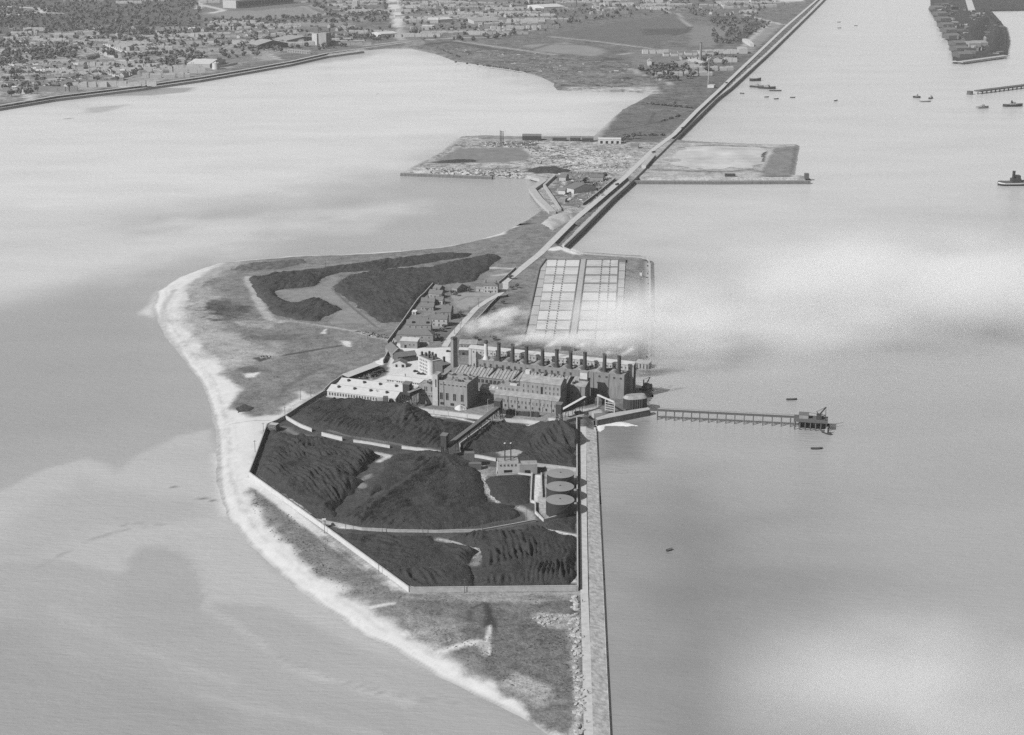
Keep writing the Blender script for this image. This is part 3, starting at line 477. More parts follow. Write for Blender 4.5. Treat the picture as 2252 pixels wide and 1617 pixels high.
hm = t.nodes.new('ShaderNodeMath'); hm.operation = 'MULTIPLY_ADD'; hm.inputs[1].default_value = .8; t.links.new(n4.outputs[0], hm.inputs[0]); t.links.new(n3.outputs[0], hm.inputs[2])
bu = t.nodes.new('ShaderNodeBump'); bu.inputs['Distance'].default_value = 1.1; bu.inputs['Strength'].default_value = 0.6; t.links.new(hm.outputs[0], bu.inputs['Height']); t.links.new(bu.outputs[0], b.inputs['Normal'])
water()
# ================================================================== building kit (local frame: x along the front, y away from it, z up)
SB = (91.25, 1200.46); SANG = rad(-20.0)
def station(x, y): return (SB[0] + x * math.cos(SANG) - y * math.sin(SANG), SB[1] + x * math.sin(SANG) + y * math.cos(SANG))
WINMESH = {}
def winmesh(wd, ht, frame):
    k = (round(wd, 2), round(ht, 2), frame.name)
    if k not in WINMESH:
        m = MB(); e = 0.14
        m.box(-wd/2, wd/2, -0.04, 0.05, 0, ht, 0)
        m.box(-wd/2 - e, -wd/2, -0.14, 0.05, -e, ht + e, 1); m.box(wd/2, wd/2 + e, -0.14, 0.05, -e, ht + e, 1)
        m.box(-wd/2, wd/2, -0.2, 0.05, -e, 0, 1); m.box(-wd/2, wd/2, -0.14, 0.05, ht, ht + e, 1); m.box(-0.05, 0.05, -0.09, 0.05, 0, ht, 1)
        WINMESH[k] = m.mesh('window', [M_glass, frame])
    return WINMESH[k]
class Bld:
    def __init__(s, name, label, cat, o, rz, z=G, group=None):
        s.r = empty(name, (o[0], o[1], z), rz); tag(s.r, label, cat, group)
    def part(s, name, m, mats): return m.build(name, mats, s.r)
    def wall(s, x0, x1, y0, y1, h, m, name='wall', z0=-1.2): return s.part(name, MB().box(x0, x1, y0, y1, z0, h), m)
    def gable(s, x0, x1, y0, y1, h, hr, mw, mr, axis='x', over=0.35, th=0.25, z0=-1.2, name='wall'):
        m = MB()
        if axis == 'x':
            ym = (y0 + y1) / 2
            for (a, b) in ((x0, x1),):
                m.add([(a,y0,z0),(b,y0,z0),(b,y1,z0),(a,y1,z0),(a,y0,h),(b,y0,h),(b,y1,h),(a,y1,h),(a,ym,hr),(b,ym,hr)],
                      [(0,3,2,1),(0,1,5,4),(2,3,7,6),(1,2,6,9,5),(3,0,4,8,7),(4,5,9,8),(6,7,8,9)])
            r = MB(); sl_ = (hr - h) / (ym - y0); lo = h - over * sl_
            r.add([(x0-over,y0-over,lo+.04),(x1+over,y0-over,lo+.04),(x1+over,ym,hr+.04),(x0-over,ym,hr+.04),(x1+over,y1+over,lo+.04),(x0-over,y1+over,lo+.04)] +
                  [(x0-over,y0-over,lo+th),(x1+over,y0-over,lo+th),(x1+over,ym,hr+th),(x0-over,ym,hr+th),(x1+over,y1+over,lo+th),(x0-over,y1+over,lo+th)],
                  [(6,7,8,9),(9,8,10,11),(1,0,3,2),(2,3,5,4),(0,1,7,6),(4,5,11,10),(1,2,8,7),(2,4,10,8),(3,0,6,9),(5,3,9,11)])
        else:
            xm = (x0 + x1) / 2
            m.add([(x0,y0,z0),(x1,y0,z0),(x1,y1,z0),(x0,y1,z0),(x0,y0,h),(x1,y0,h),(x1,y1,h),(x0,y1,h),(xm,y0,hr),(xm,y1,hr)],
                  [(0,3,2,1),(0,1,5,8,4),(1,2,6,5),(2,3,7,9,6),(3,0,4,7),(4,8,9,7),(8,5,6,9)])
            r = MB(); sl_ = (hr - h) / (xm - x0); lo = h - over * sl_
            r.add([(x0-over,y1+over,lo+.04),(x0-over,y0-over,lo+.04),(xm,y0-over,hr+.04),(xm,y1+over,hr+.04),(x1+over,y0-over,lo+.04),(x1+over,y1+over,lo+.04)] +
                  [(x0-over,y1+over,lo+th),(x0-over,y0-over,lo+th),(xm,y0-over,hr+th),(xm,y1+over,hr+th),(x1+over,y0-over,lo+th),(x1+over,y1+over,lo+th)],
                  [(6,7,8,9),(9,8,10,11),(1,0,3,2),(2,3,5,4),(0,1,7,6),(4,5,11,10),(1,2,8,7),(2,4,10,8),(3,0,6,9),(5,3,9,11)])
        wl = s.part(name, m, mw); rf = s.part('roof', r, mr); return wl, rf
    def hip(s, x0, x1, y0, y1, h, hr, mw, mr, over=0.35, z0=-1.2):
        s.wall(x0, x1, y0, y1, h, mw, z0=z0); ym = (y0 + y1) / 2; ins = min((y1 - y0) / 2, (x1 - x0) / 2 - .2); a, b, c, d = x0 - over, x1 + over, y0 - over, y1 + over
        r = MB(); r.add([(a,c,h+.02),(b,c,h+.02),(b,d,h+.02),(a,d,h+.02),(a,c,h+.2),(b,c,h+.2),(b,d,h+.2),(a,d,h+.2),(x0+ins,ym,hr),(x1-ins,ym,hr)],
                        [(0,3,2,1),(0,1,5,4),(1,2,6,5),(2,3,7,6),(3,0,4,7),(4,5,9,8),(6,7,8,9),(5,6,9),(7,4,8)])
        return s.part('roof', r, mr)
    def mono(s, x0, x1, y0, y1, h0, h1, mw, mr, over=0.3, th=0.25, z0=-1.2, wname='wall'):
        m = MB().prism([(x0,y0),(x1,y0),(x1,y1),(x0,y1)], z0, [h0,h0,h1,h1]); s.part(wname, m, mw)
        k = (h1 - h0) / (y1 - y0)
        r = MB().prism([(x0-over,y0-over),(x1+over,y0-over),(x1+over,y1+over),(x0-over,y1+over)], [h0-over*k+.03,h0-over*k+.03,h1+over*k+.03,h1+over*k+.03], [h0-over*k+th,h0-over*k+th,h1+over*k+th,h1+over*k+th])
        return s.part('roof', r, mr)
    def flat(s, x0, x1, y0, y1, h, mw, mr, par=0.7, z0=-1.2, wname='wall'):
        s.wall(x0, x1, y0, y1, h, mw, wname, z0)
        p = MB(); t = 0.35; a, b, c, d = x0 - .06, x1 + .06, y0 - .06, y1 + .06
        p.box(a, b, c, c + t, h - .25, h + par).box(a, b, d - t, d, h - .25, h + par).box(a, a + t, c + t, d - t, h - .25, h + par).box(b - t, b, c + t, d - t, h - .25, h + par)
        s.part('parapet', p, mw); s.part('roof', MB().box(a + t, b - t, c + t, d - t, h + .01, h + .15), mr)
    def win(s, xs, z, wd, ht, y=0.0, face='f', frame=None, name='window'):
        me = winmesh(wd, ht, frame or M_pale)
        for x in xs:
            if face == 'f': link(name, me, s.r, (x, y, z))
            elif face == 'r': link(name, me, s.r, (y, x, z), math.pi / 2)
            else: link(name, me, s.r, (y, x, z), -math.pi / 2)
    def door(s, x, wd, ht, y=0.0, mt=None, name='door'):
        m = MB().box(x - wd/2, x + wd/2, y - .08, y + .05, 0, ht, 0).box(x - wd/2 - .15, x - wd/2, y - .14, y + .05, 0, ht + .15, 1).box(x + wd/2, x + wd/2 + .15, y - .14, y + .05, 0, ht + .15, 1).box(x - wd/2, x + wd/2, y - .14, y + .05, ht, ht + .15, 1)
        s.part(name, m, [mt or M_dark, M_grey])
    def chimney(s, x, y, z0, z1, wd=0.9, dp=1.4, m=None, pots=2):
        c = MB().box(x - wd/2, x + wd/2, y - dp/2, y + dp/2, z0, z1).box(x - wd/2 - .1, x + wd/2 + .1, y - dp/2 - .1, y + dp/2 + .1, z1, z1 + .25); o = s.part('chimney_stack', c, m or M_brickd)
        p = MB()
        for k in range(pots): p.cyl(x, y - dp/2 + dp * (k + .5) / pots, z1 + .25, z1 + .85, .17, .14, 8)
        p.build('chimney_pot', M_brick, o)
def lin(a, b, n): return [a + (b - a) * (k + .5) / n for k in range(n)]
def SBld(name, label, cat, x, y, group=None): return Bld(name, label, cat, station(x, y), SANG, group=group)

# ================================================================== THE POWER STATION
# boiler house: the long block carrying the row of stacks
bh = SBld('boiler_house', 'long brick boiler house carrying the row of smokestacks', 'power station', -126, -3)
bh.flat(0, 127, 0, 12.4, 20, M_brick, M_roofm, par=0.6)
bh.win(lin(3, 84, 15), 15.6, 1.7, 2.4, frame=M_grey)
bh.win([106, 112, 118.5, 124], 16.4, 1.7, 1.7, frame=M_grey)
for x in (101, 114): bh.part('downpipe', MB().box(x - .12, x + .12, -.25, 0, 0, 20), M_steel)
def stack_pt(cx, cy): 
    p = P(1050 + cx / 5.63, 740 + cy / 5.63, 24.0); dx, dy = p[0] - SB[0], p[1] - SB[1]
    return (dx * math.cos(SANG) + dy * math.sin(SANG) + 126, -dx * math.sin(SANG) + dy * math.cos(SANG) + 3)
for k, (cx, cy) in enumerate(((265,300),(437,318),(607,345),(800,370),(975,390),(1150,405),(1325,425),(1572,440),(1752,465))):
    x, y = stack_pt(cx, cy); y = min(max(y, 3.0), 9.0)
    c = MB(); c.cyl(x, y, 20, 21.2, 2.3, 1.9, 16).cyl(x, y, 21.2, 35.2, 1.65, 1.5, 16)
    o = bh.part('smokestack', c, M_stack)
    r = MB(); r.cyl(x, y, 34.6, 35.5, 1.75, 1.75, 16); r.build('stack_rim', M_steel, o)
    # barrel vault beside each stack
    v = MB(); n = 7; pts = [(x - 8.6 + 6.4 * i / n, 20.2 + 1.9 * math.sin(math.pi * i / n)) for i in range(n + 1)]
    vs = [(a, 2.0, z) for a, z in pts] + [(a, 11.0, z) for a, z in pts]
    v.add(vs, [(i, i + 1, n + 2 + i, n + 1 + i) for i in range(n)] + [tuple(range(n, -1, -1)), tuple(range(n + 1, 2 * n + 2))]); bh.part('roof_vault', v, M_roofm)
x, y = stack_pt(95, 300); y = min(max(y, 3), 8)
c = MB(); c.cyl(x, y, 20, 24, 3.0, 1.7, 16).cyl(x, y, 24, 34.5, 1.7, 1.45, 16); wsn = bh.part('white_smokestack', c, M_white); wsn['label'] = 'white painted stack with flared foot and black cowl'
MB().cyl(x, y, 34.5, 35.2, 1.6, 1.9, 16).cyl(x, y, 35.2, 37.2, 1.9, 1.3, 16).build('cowl', M_steel, wsn)
m = MB()
for k in range(26): 
    xx = 6 + k * 4.7 + random.uniform(-1.5, 1.5); hh = random.uniform(.6, 2.4); m.box(xx, xx + random.uniform(.5, 1.6), 9.4, 9.4 + random.uniform(.6, 2), 20.1, 20.1 + hh)
tag(bh.part('roof_plant', m, M_steel), kind='stuff')
# tall narrow coal bunker gallery behind
cb = SBld('bunker_gallery', 'tall narrow coal bunker gallery with white roof behind the stacks', 'power station', -140, 10)
cb.wall(0, 145, 0, 6, 25.4, M_pale)
cb.part('roof', MB().prism([(-.4,-.4),(145.4,-.4),(145.4,6.4),(-.4,6.4)], [25.45]*4, [26.0, 26.0, 26.9, 26.9]), M_roofl)
cb.win(lin(3, 143, 44), 22.2, .9, 1.1, frame=M_grey); cb.part('end_wall', MB().box(145.01, 145.35, -.2, 6.2, -1.2, 25.4), M_brickd)  # right end clad darker than the pale walls: its shade put into the colour
for x in lin(0, 145, 30): cb.part('pilaster', MB().box(x - .12, x + .12, -.22, 0, 0, 25.2), M_grey)
# turbine hall with ribbed roof
th = SBld('turbine_hall', 'turbine hall with long ribbed grey roof in front of the stacks', 'power station', -139, -25)
m = MB(); L = 97
m.add([(0,0,-1.2),(L,0,-1.2),(L,21.8,-1.2),(0,21.8,-1.2),(0,0,13),(L,0,13),(L,21.8,14.6),(0,21.8,14.6),(0,12.6,17.3),(L,12.6,17.3)], [(0,3,2,1),(0,1,5,4),(2,3,7,6),(1,2,6,9,5),(3,0,4,8,7),(4,5,9,8),(6,7,8,9)])
th.part('wall', m, M_brick)
r = MB(); r.prism([(-.4,-.6),(L+.4,-.6),(L+.4,12.6),(-.4,12.6)], [12.86,12.86,17.34,17.34], [13.1,13.1,17.6,17.6]); r.prism([(-.4,12.61),(L+.4,12.61),(L+.4,21.8),(-.4,21.8)], [17.34,17.34,14.64,14.64], [17.6,17.6,14.9,14.9])
rf = th.part('roof', r, M_roofm)
rib = MB().beam((0,-.6,13.15), (0,12.6,17.65), .34, .5).mesh('roof_rib', M_slate)
for k in range(33): link('roof_rib', rib, rf, (1.2 + k * 2.95, 0, 0))
for k in range(12):
    x = 8 + k * 7.6; v = MB().cyl(x, 11.2, 16.6, 18.4, .55, .55, 10).cyl(x, 11.2, 18.4, 18.9, .85, .5, 10); v.build('roof_ventilator', M_steel, rf)
th.win(lin(2, 95, 26), 8.2, 2.2, 3.0, frame=M_grey)
th.wall(-11, -.02, 4, 20, 14.5, M_brick, 'chimney_base')
# tall square brick chimney
cp = P(820 + 1345 / 7.507, 720 + 640 / 7.507, 19)
ch = Bld('brick_chimney', 'tall square brick chimney at the corner of the turbine hall', 'chimney', cp, rad(32))
m = MB(); a = 2.35; bq = 1.95
m.add([(-a,-a,-1.2),(a,-a,-1.2),(a,a,-1.2),(-a,a,-1.2),(-bq,-bq,38.5),(bq,-bq,38.5),(bq,bq,38.5),(-bq,bq,38.5)], [(0,3,2,1),(4,5,6,7),(0,1,5,4),(1,2,6,5),(2,3,7,6),(3,0,4,7)])
ch.part('shaft', m, M_brick); ch.part('crown', MB().box(-2.2,2.2,-2.2,2.2,38.5,39.6).box(-1.9,1.9,-1.9,1.9,39.6,40.3), M_brickd); ch.part('flue', MB().box(-1.1,1.1,-1.1,1.1,40.3,40.42), M_dark)
# front offices / old generating block
of = SBld('generating_block', 'three storey grey brick block with window rows and lean-to front', 'power station', -92, -56)
of.mono(0, 54, 0, 6, 10, 12.3, M_grey, M_roofm, wname='lean_to_wall')
of.gable(20, 54, 6.02, 22, 21.5, 25.0, M_grey, M_roofm)
of.flat(1, 19.98, 6.02, 20, 16, M_grey, M_roofm, par=.5)
of.win(lin(.8, 53, 17), 4.6, .95, 2.4, frame=M_pale); of.win(lin(1, 53, 9), 1.0, 1.2, 1.8, frame=M_slate)
of.win(lin(21, 36.5, 4) + lin(40, 53.5, 4), 17.0, .95, 2.3, 6.02, frame=M_pale); of.win(lin(21, 36.5, 4) + lin(40, 53.5, 4), 12.9, .95, 2.2, 6.02, frame=M_pale); of.win(lin(2, 19, 5), 12.8, .95, 2.0, 6.02, frame=M_pale)
of.part('tall_window', MB().box(37.4, 39.2, 5.9, 6.0, 12.6, 18.6), M_dark); of.win(lin(7, 21, 4), 14, 1.1, 2.2, 54.0, face='r', frame=M_grey)
for x in (12, 20, 31, 38.8, 48.5): of.part('downpipe', MB().cyl(x, -.2, 0, 10, .14, .14, 8), M_steel)
of.part('roof_cabin', MB().box(21, 24.5, 16, 19, 21, 27.5).box(20.8, 24.7, 15.8, 19.2, 27.5, 27.8), M_white)
of.part('roof_skylight', MB().box(10, 16, 9, 12, 16.1, 17.2), M_roofl)
# annexe with pale cabin
an = SBld('annexe', 'brick annexe with pale tank cabin on its roof beside the block', 'power station', -36.5, -30)
an.mono(0, 12.6, 0, 14, 15.5, 19, M_brick, M_roofm); an.part('tank_cabin', MB().box(5.5, 11.5, 9, 13.4, 17, 25), M_white); an.part('cabin_roof', MB().box(5.1, 11.9, 8.6, 13.8, 25, 25.4), M_roofm)
an.part('cabin_support', MB().box(4.8, 12.2, 8.4, 14.2, 16.8, 19.3), M_brickd); an.part('downpipe', MB().cyl(9, -.2, 0, 15.4, .15, .15, 8), M_steel)
an.win([2, 6], 9, 1.4, 2, frame=M_grey)
# link shed with skylights
lk = SBld('link_shed', 'low link shed with four pale roof lights between two blocks', 'power station', -109, -44)
lk.gable(0, 17, 0, 14, 9, 11.2, M_brick, M_roofm); m = None
for k in range(4): lk.part('roof_light', MB().prism([(2 + k*3.8, 2.2), (4.2 + k*3.8, 2.2), (4.2 + k*3.8, 4.6), (2 + k*3.8, 4.6)], [9.4,9.4,10.1,10.1], [10.25,10.25,10.95,10.95]), M_roofl)
lk.win(lin(1, 16, 5), 4, 1.6, 2.4, frame=M_grey)
# switch house with stair tower
sw = SBld('switch_house', 'plain tall brick switch house with four tall dark windows and stair tower', 'power station', -135, -69)
sw.flat(0, 25.5, 0, 23, 20.6, M_grey, M_roofm, par=.7)
sw.win([2.6, 7.6, 14, 20.6], 5.2, 2.5, 6.0, frame=M_pale); sw.win(lin(.8, 24.6, 7), 17.6, 1.9, 1.0, frame=M_pale); sw.win([3.2, 12, 21], 1.0, 3, 2, frame=M_slate)
sw.flat(-4.6, -.08, -1.2, 7, 25.6, M_pale, M_roofm, par=.4, wname='stair_tower'); sw.part('stair_window', MB().box(-2.0, -1.1, -1.32, -1.22, 15.5, 22), M_dark)
sw.flat(-17.5, -4.68, .5, 13, 15.5, M_grey, M_roofm, par=.4, wname='left_wing'); sw.win([-12, -10.4, -6], 10.6, 1.0, 4, .5, frame=M_pale); sw.win(lin(-16, -5, 5), 6, 1.2, 1.6, .5, frame=M_pale)
sw.part('ledge', MB().box(-17.6, -4.7, .1, .5, 9.6, 10.0), M_pale); [sw.part('downpipe', MB().cyl(x_, -.25, 0, 20.5, .16, .16, 8), M_steel) for x_ in (4.8, 25.1)]
# white salt heap by the switch house
# low white offices
lo = SBld('site_office', 'long low white office with ribbon of windows and pale roof', 'office', -197, -34)
lo.gable(0, 36, 0, 12, 4.8, 6.6, M_white, M_roofl); lo.mono(3, 30, -3.4, -.02, 2.3, 3.0, M_white, M_roofl, wname='lean_to_wall'); lo.win(lin(.6, 7, 3) + lin(9, 34, 12), 3.2, 1.2, 1.2, frame=M_white); lo.chimney(14, 8, 5, 8.2, .8, .8, M_grey, 1); lo.door(8, 1.1, 2.2)
# white roofed workshop
ws = SBld('workshop', 'long white roofed workshop with double ridge and eight roof vents', 'workshop', -229.5, -79)
ws.gable(0, 61, 0, 18, 4.7, 7.6, M_white, M_roofl); ws.gable(0, 61, 18.8, 37, 4.7, 7.6, M_white, M_roofl)
ws.win(lin(1, 60, 24), 1.3, 1.25, 2.5, frame=M_white); ws.win([5, 10, 14, 24, 28, 33], 1.3, 1.4, 2.4, 61.0, face='r', frame=M_grey)
for row, (yy, zz) in enumerate(((5.5, 6.5), (24, 6.4))):
    for k in range(4): ws.part('roof_vent', MB().box(7 + k*14.4, 8.5 + k*14.4, yy - .6, yy + .9, zz - .3, zz + 1.3).prism([(6.7+k*14.4, yy-.9), (8.8+k*14.4, yy-.9), (8.8+k*14.4, yy+1.2), (6.7+k*14.4, yy+1.2)], [zz+1.3]*4, [zz+1.45, zz+1.45, zz+1.8, zz+1.8]), M_steel)
ws.part('gutter', MB().box(-.3, 61.3, 18.1, 18.7, 4.3, 4.75), M_roofm); ws.part('plinth', MB().box(-.5, 61.5, -1.6, -.05, -1.2, .25), M_conc)
# long lean-to against the wall
A_, B_ = W('b', '1075,245 1570,58', G)
ang = math.atan2(B_[1] - A_[1], B_[0] - A_[0]); LL = math.hypot(B_[0] - A_[0], B_[1] - A_[1])
le = Bld('open_shed', 'long open fronted lean-to shed with pale roof along the boundary wall', 'shed', A_, ang)
le.part('roof', MB().prism([(-.3,-7.5),(LL,-7.5),(LL,.4),(-.3,.4)], [3.2,3.2,4.4,4.4], [3.45,3.45,4.65,4.65]), M_roofl); le.part('back_wall', MB().box(0, LL, 0, .3, -1.2, 4.3), M_grey)
for k in range(9): le.part('post', MB().box(.5 + k*LL/8.5, .8 + k*LL/8.5, -7.2, -6.9, -1, 3.2), M_wood)
# hotel: white rounded bays facing left, dark brick rear
A_, B_ = W('a', '728,700 950,800', G)
A_ = (A_[0], A_[1]); ang = math.atan2(B_[1] - A_[1], B_[0] - A_[0]); LL = math.hypot(B_[0] - A_[0], B_[1] - A_[1])
ho = Bld('hotel', 'old white hotel with rounded corner bays and crowded chimneys', 'hotel', A_, ang)
def bowwall(x0, x1, y0, y1, h):
    pts = []; r = 3.4
    for cx, s0 in ((x0 + r, math.pi), (x1 - r, 1.5 * math.pi)):
        for k in range(7): a = s0 + k / 6 * math.pi / 2; pts.append((cx + r * math.cos(a), y0 + r + r * math.sin(a)))
    return pts + [(x1, y1), (x0, y1)]
HH = 12.2
ho.part('wall', MB().prism(bowwall(0, LL, 0, 12, HH), -1.2, HH), M_white); ho.part('cornice', MB().prism([(x * 1.012 - .2, y - .35) for x, y in bowwall(0, LL, 0, 12, HH)], HH + .0, HH + .55), M_white)
ho.part('roof', MB().prism([(1.4,1.6),(LL-1.4,1.6),(LL-1.4,11.4),(1.4,11.4)], HH+.56, HH+1.0), M_slate)
for fl in range(4): ho.win(lin(4.2, LL - 4.2, 5), 1.0 + fl * 3.0, 1.1, 1.8, frame=M_white)
for fl in range(3): ho.win([8, 10.6], 1.2 + fl * 3.4, 1.1, 1.9, LL, face='r', frame=M_white)
ho.part('rear_wing', MB().box(LL + .02, LL + 13, 4.0, 13, -1.2, 11.4), M_brickd); ho.part('rear_roof', MB().box(LL - .1, LL + 13.2, 3.8, 13.2, 11.4, 11.7), M_slate)
for (x, y) in ((3,3.5),(5.5,9.5),(LL*.32,5),(LL*.45,10),(LL*.62,4),(LL*.72,9.5),(LL*.88,5),(LL+5,10.8)): ho.chimney(x, y, 11.7, 16, 1.5, 1.7, M_brickd, 3)
# ================================================================== sheds in the yard
def pbld(name, label, cat, v, s, z=G, group=None):
    a, b2 = W(v, s, z); return Bld(name, label, cat, a, math.atan2(b2[1]-a[1], b2[0]-a[0]), group=group), math.hypot(b2[0]-a[0], b2[1]-a[1])
o, L = pbld('gabled_shed', 'long gabled grey shed running away from the white yard', 'shed', 'a', '330,520 520,500')
o.gable(0, L, 0, 24, 4.4, 8.6, M_grey, M_slate, axis='y'); o.part('bargeboard', MB().beam((-.4,-.5,4.9), (L/2,-.5,9.8), .3, .4).beam((L/2,-.5,9.8), (L+.4,-.5,4.9), .3, .4), M_white); o.door(L/2, 3, 3)
o, L = pbld('dark_shed', 'dark roofed shed joined beside the gabled grey shed', 'shed', 'a', '500,575 705,548')
o.gable(-5, L+1, 0, 10, 5, 7.8, M_brickd, M_slate)
o, L = pbld('white_shed', 'small shed with white gable end facing the yard', 'shed', 'a', '325,655 540,665')
o.gable(0, L, 0, 8, 3.4, 6, M_white, M_slate, axis='y'); o.door(L*.3, 1.6, 2.4); o.door(L*.8, 2.2, 2.6)
o, L = pbld('gate_store', 'pale roofed store with bright sheet roof by the station gate', 'store', 'a', '455,335 735,350')
o.mono(0, L, 0, 9, 6.4, 7.4, M_grey, M_roofl); o.win([L*.55, L*.8], 2, 1.2, 2.2, frame=M_white); o.door(L*.3, 2, 3)
o, L = pbld('store_shed', 'low grey roofed store shed behind the square chimney', 'shed', 'a', '1425,340 1715,345')
o.mono(0, L, 0, 8, 3.6, 5.4, M_grey, M_roofm); o.win(lin(1, L-1, 5), 1.2, 1, 1.4)
o, L = pbld('flat_store', 'small flat white roofed store beside the brick chimney', 'shed', 'a', '1420,455 1570,460')
o.mono(0, L, 0, 5, 4.6, 5.2, M_brickd, M_roofl); o.door(L*.5, 2.4, 2.6)
# ================================================================== the terrace of houses by the road
def hs(label, v, s, dep, h, hr, cols, rows, wm=M_grey, rm=M_slate, style='gable', chim=2, name='house'):
    o, L = pbld(name, label, 'house', v, s)
    (o.hip if style == 'hip' else o.gable)(0, L, 0, dep, h, hr, wm, rm)
    if rows:
        fh = h / rows
        for r in range(rows): o.win(lin(.6, L - .6, cols), r * fh + .9, 1.05, 1.65, frame=M_pale)
        o.win(lin(1, dep - 1, 2), (rows - 1) * fh + .9, 1, 1.5, L, face='r', frame=M_pale)
    o.door(L * .5, 1.1, 2.2)
    for k in range(chim): o.chimney(L * (k + .5) / chim, dep * .5, hr - 1.0, hr + 1.5)
    return o, L
hs('large slate hipped house nearest the station gate', 'd', '95,1225 695,1240', 12, 7.4, 11.6, 5, 2, M_grey, M_slate, 'hip', 0)
o, L = hs('rear wing house with slate roof and two dark dormers', 'd', '255,1060 660,1070', 9, 7.6, 11.4, 4, 2, M_grey, M_slate, 'gable', 0)
for x in (L*.28, L*.86): o.part('dormer', MB().box(x-1.3, x+1.3, 1.0, 4, 7.9, 10.4), M_dark)
hs('low slate roofed house with row of small dark windows', 'd', '365,925 600,932', 7, 3.8, 6.0, 5, 1, M_grey, M_slate, 'gable', 0)
hs('pale two storey house with six windows facing the road', 'd', '655,955 925,965', 10, 7.2, 10.8, 3, 2, M_pale, M_slate, 'gable', 2)
hs('tall dark gabled house at the end of the terrace', 'd', '830,845 985,850', 17, 7.4, 12.2, 2, 2, M_brick, M_slate, 'gable', 2)
hs('slate roofed cottage with long low front and rear wing', 'd', '490,690 700,700', 8, 3.6, 6.4, 4, 1, M_grey, M_slate, 'gable', 1)
hs('small white fronted cottage in the middle of the row', 'd', '730,590 850,598', 8, 4.2, 7.0, 2, 1, M_pale, M_slate, 'gable', 1)
hs('slate cottage with long ridge against the curved wall', 'd', '495,610 715,618', 8, 3.8, 6.8, 4, 1, M_grey, M_slate, 'gable', 1)
hs('cottage with pale gable at the bend of the boundary wall', 'd', '620,480 830,500', 9, 4.4, 7.4, 3, 1, M_grey, M_slate, 'gable', 1)
hs('narrow slate cottage tucked beside the boundary wall bend', 'd', '690,400 800,420', 9, 4.6, 7.6, 2, 1, M_brick, M_slate, 'gable', 1)
hs('barn-like gabled house with steep dark roof on the lawn', 'd', '1010,390 1090,410', 14, 4.4, 8.4, 2, 1, M_grey, M_slate, 'gable', 0)
o, L = hs('square pale gate house with eight windows by the road', 'd', '1525,405 1760,412', 10, 7.4, 10.4, 4, 2, M_pale, M_slate, 'hip', 0); o.chimney(2, 5, 9, 11.6); o.chimney(L-2, 5, 9, 11.6)
o, L = pbld('garden_hut', 'little pale outbuilding with flat roof left of the gate house', 'hut', 'd', '1400,380 1520,385'); o.mono(0, L, 0, 5, 2.6, 3.2, M_pale, M_roofm); o.door(L*.5, 1, 2)
o, L = pbld('garden_hut', 'tilted pale garden hut outside the curved boundary wall', 'hut', 'd', '345,760 410,765'); o.mono(0, L, 0, 4, 2.4, 3.2, M_pale, M_roofl); o.door(L*.5, 1, 2)

# ================================================================== walls
def offset(pts, d):
    out = []
    for k, p in enumerate(pts):
        a = Vector(pts[max(k-1, 0)]); b_ = Vector(pts[min(k+1, len(pts)-1)]); t_ = (b_ - a).normalized(); out.append((p[0] - t_.y * d, p[1] + t_.x * d))
    return out
def strip(m, pts, w0, w1, z0, z1, mi=0):
    """solid band between two offsets of a line"""
    a = offset(pts, w0); c = offset(pts, w1); n = len(pts); zz0 = z0 if isinstance(z0, list) else [z0]*n; zz1 = z1 if isinstance(z1, list) else [z1]*n
    vs = []
    for k in range(n): vs += [(a[k][0],a[k][1],zz0[k]), (c[k][0],c[k][1],zz0[k]), (c[k][0],c[k][1],zz1[k]), (a[k][0],a[k][1],zz1[k])]
    fs = []
    for k in range(n-1):
        o = 4*k; fs += [(o,o+4,o+5,o+1),(o+1,o+5,o+6,o+2),(o+2,o+6,o+7,o+3),(o+3,o+7,o+4,o)]
    fs += [(0,1,2,3), (4*n-1,4*n-2,4*n-3,4*n-4)]
    m.add(vs, fs, mi); return m
def dense(pts, step):
    out = [pts[0]]
    for a, b_ in zip(pts[:-1], pts[1:]):
        n = max(1, int(math.hypot(b_[0]-a[0], b_[1]-a[1]) / step))
        out += [(a[0] + (b_[0]-a[0])*k/n, a[1] + (b_[1]-a[1])*k/n) for k in range(1, n+1)]
    return out
def wall(label, v, s, h, th=.5, mt=None, name='boundary_wall', cat='wall', pier=0, z=G, cope=True, rel=None, group=None):
    pts = dense(W(v, s, z), 6); o = pts[0]; r = empty(name, (o[0], o[1], z)); tag(r, label, cat, group)
    lp = [(p[0]-o[0], p[1]-o[1]) for p in pts]
    strip(MB(), lp, -th/2, th/2, -1.5, h).build('wall_body', mt or M_conc, r)
    if cope: strip(MB(), lp, -th/2-.12, th/2+.12, h, h+.22).build('coping', M_conc, r)
    if pier:
        me = MB().box(-.45, .45, -.45, .45, -1.2, h + .5).mesh('pier', mt or M_conc)
        for p in dense(W(v, s, z), pier): link('pier', me, r, (p[0]-o[0], p[1]-o[1], 0))
    return r
wall('long pale outer wall slanting along the seaward side of the coal yard', 'g', '76,530 545,865 1018,1212', 3.2, .6, M_white, pier=0)
wall('straight pale wall closing the near end of the coal yard', 'g', '1022,1213 1500,1208 2006,1202', 3.0, .6, M_conc)
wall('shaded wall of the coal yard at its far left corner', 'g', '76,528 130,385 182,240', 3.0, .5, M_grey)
wall('short wall joining the corner hut to the curved kerb wall', 'g', '184,238 240,215 292,186', 2.6, .5, M_grey)
wall('wall running from the coal yard corner up to the workshop', 'g', '292,186 400,115 525,38', 2.6, .5, M_grey)
wall('long straight wall between the coal yard and the quay road', 'g', '2012,1205 2010,900 2008,490 2006,200', 2.3, .6, M_conc)
wall('curved white retaining wall at the left end of the coal tracks', 'g', '292,192 330,215 380,242 446,268', 2.6, .6, M_white, 'retaining_wall')
